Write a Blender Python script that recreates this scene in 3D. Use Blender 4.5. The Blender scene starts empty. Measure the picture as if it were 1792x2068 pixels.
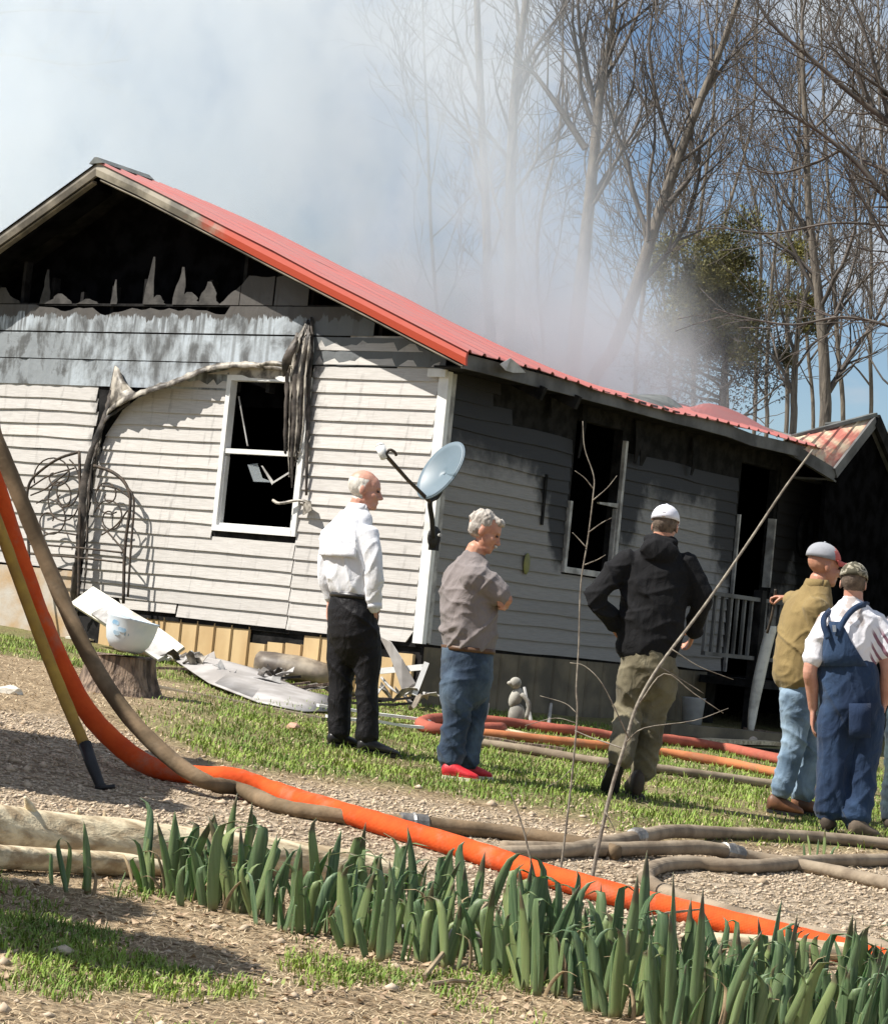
import bpy, bmesh, math, random
import numpy as np
from mathutils import Vector, Matrix, noise as mnoise
random.seed(7)
RNG = np.random.default_rng(11)
scene = bpy.context.scene
COL = scene.collection
radians = math.radians

# ------------------------------------------------------------------ camera
FPX, PCX, PCY = 4870.0, 896.0, 1033.5          # focal length and centre, in a 1792 px wide frame
ROLL = math.atan(0.1004)
PITCH = math.atan((1270.2 - PCY) * math.cos(ROLL) / FPX)
CAM = Vector((0, 0, 0.9))
FWD = Vector((0, math.cos(PITCH), math.sin(PITCH)))
UPV = Vector((0, -math.sin(PITCH), math.cos(PITCH)))
RGT = Vector((1, 0, 0))
cam_data = bpy.data.cameras.new("camera")
cam_data.sensor_fit = 'HORIZONTAL'
cam_data.sensor_width = 36.0
cam_data.lens = 36.0 * FPX / 1792.0
cam_data.clip_end = 2000.0
cam = bpy.data.objects.new("camera", cam_data)
COL.objects.link(cam)
cr = RGT * math.cos(ROLL) + UPV * math.sin(ROLL)
cu = UPV * math.cos(ROLL) - RGT * math.sin(ROLL)
cam.matrix_world = Matrix(((cr.x, cu.x, -FWD.x, CAM.x), (cr.y, cu.y, -FWD.y, CAM.y),
                           (cr.z, cu.z, -FWD.z, CAM.z), (0, 0, 0, 1)))
scene.camera = cam

# ------------------------------------------------------------------ light
SUN_EL, SUN_AZ = 50.0, 15.0                     # the sun stands left, a little on the camera's side
sx = -math.cos(radians(SUN_EL)) * math.cos(radians(SUN_AZ))
sy = -math.cos(radians(SUN_EL)) * math.sin(radians(SUN_AZ))
SUNDIR = Vector((sx, sy, math.sin(radians(SUN_EL))))
sun_data = bpy.data.lights.new("sun", 'SUN')
sun_data.energy = 5.0
sun_data.angle = radians(0.53)
sun_data.color = (1.0, 0.95, 0.87)
sun = bpy.data.objects.new("sun", sun_data)
COL.objects.link(sun)
sun.rotation_euler = SUNDIR.to_track_quat('Z', 'Y').to_euler()
sun.location = (-20, -6, 30)

world = bpy.data.worlds.new("World")
scene.world = world
world.use_nodes = True
wn = world.node_tree
wn.nodes.clear()
w_out = wn.nodes.new('ShaderNodeOutputWorld')
w_sky = wn.nodes.new('ShaderNodeTexSky')
w_sky.sky_type = 'NISHITA'
w_sky.sun_disc = False
w_sky.sun_elevation = radians(SUN_EL)
w_sky.sun_rotation = math.atan2(SUNDIR.x, SUNDIR.y)
w_sky.air_density = 1.0
w_sky.dust_density = 0.1
w_sky.ozone_density = 3.0
w_b1 = wn.nodes.new('ShaderNodeBackground')
w_b1.inputs[1].default_value = 0.07
w_b2 = wn.nodes.new('ShaderNodeBackground')
w_b2.inputs[0].default_value = (0.80, 0.87, 0.95, 1)
w_b2.inputs[1].default_value = 0.46
w_tc = wn.nodes.new('ShaderNodeTexCoord')
w_map = wn.nodes.new('ShaderNodeMapping')
w_map.inputs['Scale'].default_value = (1.0, 1.0, 2.6)
w_map.inputs['Location'].default_value = (5.5, 0.7, 1.4)
w_noise = wn.nodes.new('ShaderNodeTexNoise')
w_noise.inputs['Scale'].default_value = 5.5
w_noise.inputs['Detail'].default_value = 6.0
w_noise.inputs['Roughness'].default_value = 0.55
w_ramp = wn.nodes.new('ShaderNodeValToRGB')
w_ramp.color_ramp.elements[0].position = 0.44
w_ramp.color_ramp.elements[0].color = (0, 0, 0, 1)
w_ramp.color_ramp.elements[1].position = 0.56
w_ramp.color_ramp.elements[1].color = (1, 1, 1, 1)
w_mix = wn.nodes.new('ShaderNodeMixShader')
wn.links.new(w_tc.outputs['Generated'], w_map.inputs['Vector'])
wn.links.new(w_map.outputs['Vector'], w_noise.inputs['Vector'])
wn.links.new(w_noise.outputs['Fac'], w_ramp.inputs['Fac'])
wn.links.new(w_sky.outputs['Color'], w_b1.inputs['Color'])
wn.links.new(w_ramp.outputs['Color'], w_mix.inputs['Fac'])
wn.links.new(w_b1.outputs[0], w_mix.inputs[1])
wn.links.new(w_b2.outputs[0], w_mix.inputs[2])
wn.links.new(w_mix.outputs[0], w_out.inputs['Surface'])

scene.render.engine = 'CYCLES'
scene.view_settings.view_transform = 'Standard'
scene.view_settings.look = 'None'
scene.view_settings.exposure = 0.6
scene.view_settings.gamma = 1.0
scene.view_settings.use_curve_mapping = False
scene.cycles.use_denoising = True
scene.cycles.max_bounces = 14
scene.cycles.diffuse_bounces = 3
scene.cycles.glossy_bounces = 3
scene.cycles.transparent_max_bounces = 12
scene.cycles.volume_bounces = 12
scene.cycles.volume_step_rate = 2.0
scene.cycles.volume_max_steps = 128


# ------------------------------------------------------------------ where things stand
def ray(u, v):
    dx, dy = (u - PCX) / FPX, (v - PCY) / FPX
    x = dx * math.cos(ROLL) + dy * math.sin(ROLL)
    y = -dx * math.sin(ROLL) + dy * math.cos(ROLL)
    return FWD + RGT * x - UPV * y


def at(u, v, Y):
    """the point of the place seen at (u, v) that lies Y metres in front of the photographer"""
    d = ray(u, v)
    return CAM + d * (Y / d.y)


def gz(x, y):
    """height of the sloping yard"""
    yy = min(y, 34.0)
    z = 0.02 - 0.05 * max(-9.0, min(9.0, x)) + 0.03 * (yy - 14.5)
    z += 0.030 * mnoise.noise((x * 0.55, y * 0.55, 3.1)) + 0.012 * mnoise.noise((x * 1.9, y * 1.9, 7.7))
    return z


def gnd(u, v):
    """the point of the yard seen at (u, v)"""
    d = ray(u, v)
    t = 10.0
    for _ in range(30):
        p = CAM + d * t
        t += (p.z - gz(p.x, p.y)) / (-(d.z) + 0.03 * d.y) * 0.7
    p = CAM + d * t
    return Vector((p.x, p.y, gz(p.x, p.y)))


# ------------------------------------------------------------------ materials
class NT:
    def __init__(self, mat):
        self.nt = mat.node_tree
        self.n, self.l = self.nt.nodes, self.nt.links

    def sock(self, node, idx, val):
        s = node.inputs[idx]
        if isinstance(val, bpy.types.NodeSocket):
            self.l.new(val, s)
        elif val is not None:
            s.default_value = val

    def coord(self, kind='Object', scale=(1, 1, 1), loc=(0, 0, 0), rot=(0, 0, 0)):
        if not hasattr(self, '_tc'):
            self._tc = self.n.new('ShaderNodeTexCoord')
        m = self.n.new('ShaderNodeMapping')
        m.inputs['Scale'].default_value = scale
        m.inputs['Location'].default_value = loc
        m.inputs['Rotation'].default_value = rot
        self.l.new(self._tc.outputs[kind], m.inputs['Vector'])
        return m.outputs[0]

    def noise(self, vec, scale=5.0, detail=4.0, rough=0.55, dist=0.0, out='Fac'):
        t = self.n.new('ShaderNodeTexNoise')
        self.l.new(vec, t.inputs['Vector'])
        t.inputs['Scale'].default_value = scale
        t.inputs['Detail'].default_value = detail
        t.inputs['Roughness'].default_value = rough
        t.inputs['Distortion'].default_value = dist
        return t.outputs[out]

    def vor(self, vec, scale=5.0, feature='F1', out='Distance'):
        t = self.n.new('ShaderNodeTexVoronoi')
        t.feature = feature
        self.l.new(vec, t.inputs['Vector'])
        t.inputs['Scale'].default_value = scale
        return t.outputs[out]

    def math(self, op, a, b=None, c=None, clamp=False):
        m = self.n.new('ShaderNodeMath')
        m.operation = op
        m.use_clamp = clamp
        self.sock(m, 0, a)
        if b is not None:
            self.sock(m, 1, b)
        if c is not None:
            self.sock(m, 2, c)
        return m.outputs[0]

    def step(self, x, lo, hi):
        m = self.n.new('ShaderNodeMapRange')
        m.interpolation_type = 'SMOOTHSTEP'
        self.sock(m, 0, x)
        m.inputs[1].default_value = lo
        m.inputs[2].default_value = hi
        return m.outputs[0]

    def mix(self, fac, a, b):
        m = self.n.new('ShaderNodeMix')
        m.data_type = 'RGBA'
        self.sock(m, 0, fac)
        for i, v in ((6, a), (7, b)):
            if isinstance(v, (tuple, list)):
                v = (v[0], v[1], v[2], 1)
            self.sock(m, i, v)
        return m.outputs[2]

    def xyz(self, vec):
        s = self.n.new('ShaderNodeSeparateXYZ')
        self.l.new(vec, s.inputs[0])
        return s.outputs

    def bump(self, h, strength=0.3, dist=0.02):
        b = self.n.new('ShaderNodeBump')
        b.inputs['Strength'].default_value = strength
        b.inputs['Distance'].default_value = dist
        self.l.new(h, b.inputs['Height'])
        return b.outputs[0]

    def rnd(self):
        o = self.n.new('ShaderNodeObjectInfo')
        return o.outputs['Random']


def new_mat(name):
    m = bpy.data.materials.new(name)
    m.use_nodes = True
    nt = NT(m)
    bs = m.node_tree.nodes['Principled BSDF']
    return m, nt, bs


def simple(name, c1, c2=None, rough=0.8, scale=6.0, stretch=(1, 1, 1), bump=0.25, bscale=30.0, bdist=0.01, metal=0.0,
           spec=0.4, lo=0.35, hi=0.65, rnd=0.0, detail=5.0, kind='Object', sub=0.0):
    m, t, b = new_mat(name)
    c2 = c2 or tuple(x * 0.7 for x in c1)
    v = t.coord(kind, stretch)
    f = t.step(t.noise(v, scale, detail), lo, hi)
    col = t.mix(f, c2, c1)
    if rnd:
        r = t.math('MULTIPLY_ADD', t.rnd(), rnd, 1 - rnd * 0.5)
        hs = t.n.new('ShaderNodeHueSaturation')
        t.l.new(col, hs.inputs['Color'])
        t.l.new(r, hs.inputs['Value'])
        col = hs.outputs[0]
    t.l.new(col, b.inputs['Base Color'])
    b.inputs['Roughness'].default_value = rough
    b.inputs['Metallic'].default_value = metal
    b.inputs['Specular IOR Level'].default_value = spec
    if sub:
        b.inputs['Subsurface Weight'].default_value = sub
        b.inputs['Subsurface Radius'].default_value = (0.02, 0.008, 0.005)
        b.inputs['Subsurface Scale'].default_value = 0.5
    if bump:
        t.l.new(t.bump(t.noise(v, bscale, 4.0), bump, bdist), b.inputs['Normal'])
    return m


# ------------------------------------------------------------------ mesh and object helpers
class MB:
    """collects vertices and faces of ONE piece"""
    def __init__(self):
        self.v, self.f, self.mi = [], [], []

    def add(self, verts, faces, mi=0):
        o = len(self.v)
        self.v += [tuple(p) for p in verts]
        self.f += [tuple(i + o for i in f) for f in faces]
        self.mi += [mi] * len(faces)
        return self

    def box(self, lo, hi, mi=0):
        x0, y0, z0 = lo
        x1, y1, z1 = hi
        return self.add([(x0, y0, z0), (x1, y0, z0), (x1, y1, z0), (x0, y1, z0), (x0, y0, z1), (x1, y0, z1), (x1, y1, z1), (x0, y1, z1)],
                        [(0, 3, 2, 1), (4, 5, 6, 7), (0, 1, 5, 4), (1, 2, 6, 5), (2, 3, 7, 6), (3, 0, 4, 7)], mi)

    def beam(self, p, q, w, h, up=(0, 0, 1), mi=0):
        """a rectangular bar from p to q, w across and h along up"""
        p, q, up = Vector(p), Vector(q), Vector(up)
        d = (q - p).normalized()
        s = d.cross(up)
        if s.length < 1e-4:
            s = d.cross(Vector((1, 0, 0)))
        s.normalize()
        n = s.cross(d).normalized()
        vs = []
        for c in (p, q):
            for a, b in ((-1, -1), (1, -1), (1, 1), (-1, 1)):
                vs.append(c + s * (a * w / 2) + n * (b * h / 2))
        return self.add(vs, [(0, 3, 2, 1), (4, 5, 6, 7), (0, 1, 5, 4), (1, 2, 6, 5), (2, 3, 7, 6), (3, 0, 4, 7)], mi)

    def tube(self, pts, rad, n=8, mi=0, caps=True):
        pts = [Vector(p) for p in pts]
        if not isinstance(rad, (list, tuple)):
            rad = [rad] * len(pts)
        o = len(self.v)
        ref = None
        for i, p in enumerate(pts):
            a, b = pts[max(0, i - 1)], pts[min(len(pts) - 1, i + 1)]
            d = (b - a)
            d = d.normalized() if d.length > 1e-9 else Vector((0, 0, 1))
            if ref is None:
                ref = Vector((0, 0, 1)) if abs(d.z) < 0.9 else Vector((1, 0, 0))
            s = d.cross(ref)
            if s.length < 1e-5:
                s = d.cross(Vector((0.3, 1, 0.2)))
            s.normalize()
            u = s.cross(d).normalized()
            ref = u
            for k in range(n):
                t = 2 * math.pi * k / n
                self.v.append(tuple(p + s * (rad[i] * math.cos(t)) + u * (rad[i] * math.sin(t))))
        for i in range(len(pts) - 1):
            for k in range(n):
                a, b = o + i * n + k, o + i * n + (k + 1) % n
                self.f.append((a, b, b + n, a + n))
                self.mi.append(mi)
        if caps:
            self.f.append(tuple(o + k for k in reversed(range(n))))
            self.f.append(tuple(o + (len(pts) - 1) * n + k for k in range(n)))
            self.mi += [mi, mi]
        return self

    def ellipsoid(self, c, ax, ay, az, n=14, m=9, mi=0):
        """ax, ay, az: semi-axis vectors"""
        c, ax, ay, az = Vector(c), Vector(ax), Vector(ay), Vector(az)
        vs, fs = [c + az], []
        for j in range(1, m):
            t = math.pi * j / m
            for k in range(n):
                p = 2 * math.pi * k / n
                vs.append(c + ax * (math.sin(t) * math.cos(p)) + ay * (math.sin(t) * math.sin(p)) + az * math.cos(t))
        vs.append(c - az)
        for k in range(n):
            fs.append((0, 1 + k, 1 + (k + 1) % n))
            fs.append((len(vs) - 1, 1 + (m - 2) * n + (k + 1) % n, 1 + (m - 2) * n + k))
        for j in range(m - 2):
            for k in range(n):
                a, b = 1 + j * n + k, 1 + j * n + (k + 1) % n
                fs.append((a, a + n, b + n, b))
        return self.add(vs, fs, mi)

    def grid(self, rows, mi=0, closed=False):
        """rows: list of equally long point lists"""
        m = len(rows[0])
        vs = [p for r in rows for p in r]
        fs = []
        for i in range(len(rows) - 1):
            for k in range(m if closed else m - 1):
                a, b = i * m + k, i * m + (k + 1) % m
                fs.append((a, b, b + m, a + m))
        return self.add(vs, fs, mi)

    def sheet(self, rows, th, nrm=None, mi=0):
        """a closed sheet of thickness th over a grid of points"""
        n, m = len(rows), len(rows[0])
        rows = [[Vector(p) for p in r] for r in rows]
        back = []
        for i in range(n):
            br = []
            for k in range(m):
                if nrm is not None:
                    nn = Vector(nrm)
                else:
                    a = rows[min(n - 1, i + 1)][k] - rows[max(0, i - 1)][k]
                    b = rows[i][min(m - 1, k + 1)] - rows[i][max(0, k - 1)]
                    nn = b.cross(a)
                    nn = nn.normalized() if nn.length > 1e-9 else Vector((0, 0, 1))
                br.append(rows[i][k] - nn * th)
            back.append(br)
        o = len(self.v)
        self.grid(rows, mi)
        o2 = len(self.v)
        self.grid([list(reversed(r)) for r in back], mi)
        def F(i, k): return o + i * m + k
        def K(i, k): return o2 + i * m + (m - 1 - k)
        fs = []
        for i in range(n - 1):
            fs.append((F(i, 0), F(i + 1, 0), K(i + 1, 0), K(i, 0)))
            fs.append((F(i + 1, m - 1), F(i, m - 1), K(i, m - 1), K(i + 1, m - 1)))
        for k in range(m - 1):
            fs.append((F(0, k + 1), F(0, k), K(0, k), K(0, k + 1)))
            fs.append((F(n - 1, k), F(n - 1, k + 1), K(n - 1, k + 1), K(n - 1, k)))
        self.f += fs
        self.mi += [mi] * len(fs)
        return self

    def prism(self, poly, off):
        """closed prism of a planar polygon pushed by off"""
        off = Vector(off)
        n = len(poly)
        poly = [Vector(p) for p in poly]
        vs = poly + [p + off for p in poly]
        fs = [tuple(range(n)), tuple(reversed(range(n, 2 * n)))]
        for k in range(n):
            fs.append((k, k + n, (k + 1) % n + n, (k + 1) % n))
        return self.add(vs, fs)


WLOC = {}                                       # world offset of each parent that is only shifted


def link_mesh(name, me, mats, parent=None):
    o = bpy.data.objects.new(name, me)
    COL.objects.link(o)
    if parent is not None:
        o.parent = parent
    for m in (mats if isinstance(mats, (list, tuple)) else [mats]):
        if m is not None and len(me.materials) < (len(mats) if isinstance(mats, (list, tuple)) else 1):
            me.materials.append(m)
    return o


def obj(name, mb, mats, parent=None, loc=None, smooth=False, local=False):
    """one mesh object; mb holds world points unless local is set. loc: origin of a top-level mesh"""
    base = Vector((0, 0, 0))
    if not local:
        if parent is not None:
            base = WLOC.get(parent.name, Vector((0, 0, 0)))
        elif loc is not None:
            base = Vector(loc)
    va = np.array(mb.v, dtype=np.float64)
    if len(va):
        va = va - np.array(base)
    me = bpy.data.meshes.new(name)
    me.from_pydata(va.tolist(), [], mb.f)
    if any(mb.mi):
        me.polygons.foreach_set('material_index', mb.mi)
    if smooth:
        me.polygons.foreach_set('use_smooth', [True] * len(me.polygons))
    o = link_mesh(name, me, mats, parent)
    if not local:
        if parent is None and loc is not None:
            o.location = Vector(loc)
        WLOC[o.name] = base
    return o


def tag(o, label=None, cat=None, group=None, kind=None):
    if label:
        o['label'] = label
    if cat:
        o['category'] = cat
    if group:
        o['group'] = group
    if kind:
        o['kind'] = kind
    return o


def thing(name, label, cat, loc, group=None):
    o = bpy.data.objects.new(name, None)
    COL.objects.link(o)
    o.empty_display_size = 0.1
    o.location = Vector(loc)
    WLOC[o.name] = Vector(loc)
    return tag(o, label, cat, group)


def smooth_path(pts, k=6):
    """Catmull-Rom through pts"""
    pts = [Vector(p) for p in pts]
    P = [pts[0] * 2 - pts[1]] + pts + [pts[-1] * 2 - pts[-2]]
    out = []
    for i in range(1, len(P) - 2):
        for j in range(k):
            t = j / k
            a, b, c, d = P[i - 1], P[i], P[i + 1], P[i + 2]
            out.append(0.5 * ((2 * b) + (c - a) * t + (2 * a - 5 * b + 4 * c - d) * t * t + (3 * b - 3 * c + d - a) * t ** 3))
    out.append(pts[-1])
    return out


def lerp(a, b, t):
    return a + (b - a) * t


def np_mesh(name, V, F, mats, mi=None, smooth=False):
    """fast mesh of equally sided faces from arrays"""
    me = bpy.data.meshes.new(name)
    nf, k = F.shape
    me.vertices.add(len(V))
    me.vertices.foreach_set('co', V.astype(np.float32).ravel())
    me.loops.add(nf * k)
    me.loops.foreach_set('vertex_index', F.astype(np.int32).ravel())
    me.polygons.add(nf)
    me.polygons.foreach_set('loop_start', np.arange(0, nf * k, k, dtype=np.int32))
    if mi is not None:
        me.polygons.foreach_set('material_index', mi.astype(np.int32))
    if smooth:
        me.polygons.foreach_set('use_smooth', np.ones(nf, dtype=bool))
    me.update(calc_edges=True)
    me.validate()
    for m in mats:
        me.materials.append(m)
    return me

# ------------------------------------------------------------------ the yard
_lb = [gnd(*p) for p in ((-300, 1400), (130, 1440), (300, 1490), (450, 1550), (700, 1585), (900, 1612), (1150, 1655), (1300, 1695), (1800, 1725), (2200, 1760))]
_lbx = np.array([p.x for p in _lb]); _lby = np.array([p.y for p in _lb])


def region(x, y):
    """(grass cover 0..1, gravel 0..1) of the yard"""
    n1 = mnoise.noise((x * 0.9, y * 0.9, 1.3)) * 0.6 + mnoise.noise((x * 2.7, y * 2.7, 5.3)) * 0.4
    yb = float(np.interp(x, _lbx, _lby)) + 0.35 * n1
    lawn = max(0.0, min(1.0, (y - yb) / 0.45))
    if x < -1.3 and y < 19.5:                       # trodden bare earth on the left
        lawn *= max(0.0, min(1.0, (x + 2.1) / 0.8 + 0.25 * n1))
    lawn *= 1.0 if n1 > -0.32 else 0.55
    fore = 0.0
    if y < 8.6:
        n2 = mnoise.noise((x * 2.1 + 4, y * 1.9, 9.3)) + 0.35 * mnoise.noise((x * 7, y * 7, 2.3))
        fore = max(0.0, min(1.0, (n2 - 0.05) / 0.35)) * max(0, min(1, (8.6 - y) / 0.6)) * (0.6 if x < 0.2 else 0.25)
    grav = max(0.0, min(1.0, (yb - y) / 0.5)) * max(0.0, min(1.0, (y - 8.7) / 0.8))
    return max(lawn, fore), grav


xs = np.concatenate([[-600, -250, -110, -60, -34, -22, -15, -11], np.arange(-8, 8.01, 0.16), [11, 15, 22, 34, 60, 110, 250, 600]])
ys = np.concatenate([[-200, -80, -30, -10, -2, 2], np.arange(4.5, 30.01, 0.16), [34, 40, 50, 70, 110, 200, 400, 700]])
gv, att_g, att_s = [], [], []
for yv in ys:
    for xv in xs:
        gv.append((xv, yv, gz(xv, yv)))
        if -9 < xv < 9 and 3 < yv < 31:
            a, b = region(xv, yv)
        else:
            a, b = 0.7, 0.0
        att_g.append(a); att_s.append(b)
nx, ny = len(xs), len(ys)
ii = np.arange(nx * ny).reshape(ny, nx)
gf = np.stack([ii[:-1, :-1].ravel(), ii[:-1, 1:].ravel(), ii[1:, 1:].ravel(), ii[1:, :-1].ravel()], 1)
m_ground, t, b = new_mat("yard_soil")
v = t.coord('Object')
at_g = t.n.new('ShaderNodeAttribute'); at_g.attribute_name = 'cover'
at_s = t.n.new('ShaderNodeAttribute'); at_s.attribute_name = 'gravel'
n_f = t.noise(v, 30, 6, 0.6)
n_m = t.noise(v, 5, 5, 0.6)
n_h = t.noise(t.coord('Object', (1, 3.2, 1)), 16, 6, 0.65, 0.6)
straw = t.mix(t.step(n_h, 0.34, 0.66), (0.24, 0.165, 0.095), (0.66, 0.51, 0.33))
straw = t.mix(t.step(n_m, 0.50, 0.70), straw, (0.30, 0.215, 0.13))
cell = t.vor(t.coord('Object', (1, 1, 1)), 26, 'F1', 'Color')
stone = t.mix(t.step(t.xyz(cell)[0], 0.1, 0.9), (0.30, 0.23, 0.155), (0.66, 0.54, 0.40))
stone = t.mix(t.step(n_f, 0.50, 0.66), stone, (0.27, 0.20, 0.135))
green = t.mix(t.step(n_f, 0.35, 0.65), (0.09, 0.13, 0.03), (0.20, 0.24, 0.06))
green = t.mix(t.step(n_m, 0.46, 0.68), green, (0.24, 0.19, 0.10))
col = t.mix(at_s.outputs['Fac'], straw, stone)
col = t.mix(t.math('MULTIPLY', at_g.outputs['Fac'], 0.65), col, green)
t.l.new(col, b.inputs['Base Color'])
b.inputs['Roughness'].default_value = 0.95
b.inputs['Specular IOR Level'].default_value = 0.15
hgt = t.math('ADD', t.math('MULTIPLY', n_f, 0.6), t.math('ADD', n_h, t.math('MULTIPLY', t.vor(v, 30), -0.6)))
t.l.new(t.bump(hgt, 0.9, 0.05), b.inputs['Normal'])
me = np_mesh("ground", np.array(gv), gf, [m_ground], smooth=True)
for nm, arr in (('cover', att_g), ('gravel', att_s)):
    a = me.attributes.new(nm, 'FLOAT', 'POINT')
    a.data.foreach_set('value', np.array(arr, dtype=np.float32))
ground = bpy.data.objects.new("ground", me)
COL.objects.link(ground)
tag(ground, "sloping yard of straw, gravel and patchy grass", kind='structure')

# ------------------------------------------------------------------ the burned house
# local axes: x = along the gable wall to the left, y = out of the gable wall, -y = back along the shaded side, z = up
LX, LY = -0.82235759, 0.568971
HC = Vector((-0.08204899, 20.9, 0.0))
HM = Matrix(((LX, -LY, 0, HC.x), (LY, LX, 0, HC.y), (0, 0, 1, 0), (0, 0, 0, 1)))


def HW(a, y, z):
    return HM @ Vector((a, y, z))


def to_house(p):
    return HM.inverted() @ Vector(p)


def on_gable(u, v, d=0.0):
    """local point seen at (u, v) on the plane d in front of the gable wall"""
    n = Vector((-LY, LX, 0))
    r = ray(u, v)
    p0 = HC + n * d
    return to_house(CAM + r * ((p0 - CAM).dot(n) / r.dot(n)))


def on_side(u, v, d=0.0):
    n = Vector((-LX, -LY, 0))
    r = ray(u, v)
    p0 = HC + n * d
    return to_house(CAM + r * ((p0 - CAM).dot(n) / r.dot(n)))


house = thing("burned_house", "smoking grey-sided house with burnt-out gable and red metal roof", "house", (HC.x, HC.y, 0))
house.rotation_euler = (0, 0, math.atan2(LY, LX))


def hpart(name, mb, mats, parent=None, smooth=False):
    o = obj(name, mb, mats, None, smooth=smooth, local=True)
    o.parent = parent or house
    return o


# --- materials of the house
def siding_mat(name, shade_side):
    m, t, b = new_mat(name)
    v = t.coord('Object')
    X, Y, Z = t.xyz(v)
    grain = t.noise(t.coord('Object', (2, 2, 30)), 3.0, 5, 0.6)
    base = t.mix(t.step(grain, 0.3, 0.7), (0.47, 0.445, 0.415), (0.575, 0.55, 0.52))
    r = t.math('MULTIPLY_ADD', t.rnd(), 0.16, 0.92)
    hs = t.n.new('ShaderNodeHueSaturation')
    t.l.new(base, hs.inputs['Color']); t.l.new(r, hs.inputs['Value'])
    base = hs.outputs[0]
    big = t.noise(v, 1.6, 5, 0.6)
    fine = t.noise(v, 9, 5, 0.6)
    nn = t.math('ADD', t.math('MULTIPLY', big, 0.9), t.math('MULTIPLY', fine, 0.35))      # about 0.6
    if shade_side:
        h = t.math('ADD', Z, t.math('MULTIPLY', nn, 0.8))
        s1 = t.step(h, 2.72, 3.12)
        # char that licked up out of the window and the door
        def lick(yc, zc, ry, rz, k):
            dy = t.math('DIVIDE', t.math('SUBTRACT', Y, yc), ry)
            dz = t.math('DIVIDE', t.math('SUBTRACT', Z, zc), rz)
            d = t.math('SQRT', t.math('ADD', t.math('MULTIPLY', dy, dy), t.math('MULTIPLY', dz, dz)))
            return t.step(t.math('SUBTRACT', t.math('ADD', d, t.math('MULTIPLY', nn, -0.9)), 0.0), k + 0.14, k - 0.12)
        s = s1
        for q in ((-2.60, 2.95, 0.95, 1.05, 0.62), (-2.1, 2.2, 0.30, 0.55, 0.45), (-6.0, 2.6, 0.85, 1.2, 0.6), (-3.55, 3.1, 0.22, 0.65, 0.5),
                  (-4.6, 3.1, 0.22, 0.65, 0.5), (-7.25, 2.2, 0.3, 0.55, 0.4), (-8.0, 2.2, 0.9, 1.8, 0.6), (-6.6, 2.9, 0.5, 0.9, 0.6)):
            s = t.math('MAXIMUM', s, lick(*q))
        base = t.mix(0.60, base, (0.075, 0.075, 0.078))                                         # grey film over all of it: some soot, and the wall's shade darkened in
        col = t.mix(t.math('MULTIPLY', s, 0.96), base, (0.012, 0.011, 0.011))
    else:
        # scorch beside the melted seam and along the upper edge
        d = t.math('ABSOLUTE', t.math('SUBTRACT', X, 1.50))
        s1 = t.math('MULTIPLY', t.step(t.math('ADD', d, t.math('MULTIPLY', fine, 0.5)), 0.46, 0.22), t.step(Z, 1.6, 3.0))
        d2 = t.math('ABSOLUTE', t.math('SUBTRACT', X, 4.02))
        s2 = t.math('MULTIPLY', t.step(t.math('ADD', d2, t.math('MULTIPLY', fine, 0.4)), 0.34, 0.16), 0.75)
        s3 = t.math('MULTIPLY', t.step(t.math('ADD', Z, t.math('MULTIPLY', fine, 0.9)), 3.80, 4.15), 0.7)
        s = t.math('MAXIMUM', s1, t.math('MAXIMUM', s2, s3))
        st = t.math('MULTIPLY', t.step(t.noise(t.coord('Object', (9, 9, 0.7)), 2.0, 4), 0.56, 0.74), 0.34)
        s = t.math('MAXIMUM', s, st)
        col = t.mix(t.math('MULTIPLY', s, 0.85), base, (0.05, 0.045, 0.04))
    t.l.new(col, b.inputs['Base Color'])
    b.inputs['Roughness'].default_value = 0.55
    b.inputs['Specular IOR Level'].default_value = 0.3
    t.l.new(t.bump(t.noise(t.coord('Object', (1.2, 1.2, 26)), 6, 4), 0.25, 0.006), b.inputs['Normal'])
    return m


m_siding = siding_mat("vinyl_siding", False)
m_siding_s = siding_mat("vinyl_siding_sooted_shaded", True)
m_char = simple("charred_wood", (0.022, 0.021, 0.021), (0.006, 0.006, 0.006), rough=0.9, scale=7, bump=0.6, bscale=24, spec=0.15)
m_void = simple("burned_dark_inside", (0.008, 0.008, 0.009), (0.003, 0.003, 0.003), rough=1.0, bump=0, spec=0.0)  # char black; also the darkness put behind the gable hole
m_white = simple("white_trim", (0.80, 0.80, 0.78), (0.66, 0.65, 0.62), rough=0.45, scale=9, lo=0.2, hi=0.6, bump=0.08, bscale=60)
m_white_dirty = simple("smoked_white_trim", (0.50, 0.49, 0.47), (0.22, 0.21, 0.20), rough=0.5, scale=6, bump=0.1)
m_melt = simple("melted_vinyl", (0.44, 0.40, 0.34), (0.07, 0.06, 0.05), rough=0.5, scale=7, bump=0.4, bscale=18, lo=0.38, hi=0.62)
m_melt_dark = simple("scorched_vinyl", (0.12, 0.10, 0.085), (0.018, 0.016, 0.014), rough=0.55, scale=6, bump=0.4, bscale=18)
m_tan = simple("tan_skirting", (0.62, 0.46, 0.25), (0.53, 0.37, 0.19), rough=0.5, scale=4, stretch=(1, 1, 0.5), bump=0.1, bscale=30)
m_block = simple("stained_parging", (0.50, 0.47, 0.42), (0.44, 0.30, 0.16), rough=0.9, scale=2.2, bump=0.3, bscale=30)
m_red = simple("red_metal_roofing", (0.41, 0.125, 0.112), (0.37, 0.14, 0.13), rough=0.34, scale=2.5, bump=0.05, bscale=12, spec=0.6, metal=0.1)
m_redtrim = simple("red_rake_trim", (0.44, 0.062, 0.03), (0.40, 0.055, 0.03), rough=0.4, scale=3, bump=0.05, bscale=12, spec=0.5)
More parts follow.
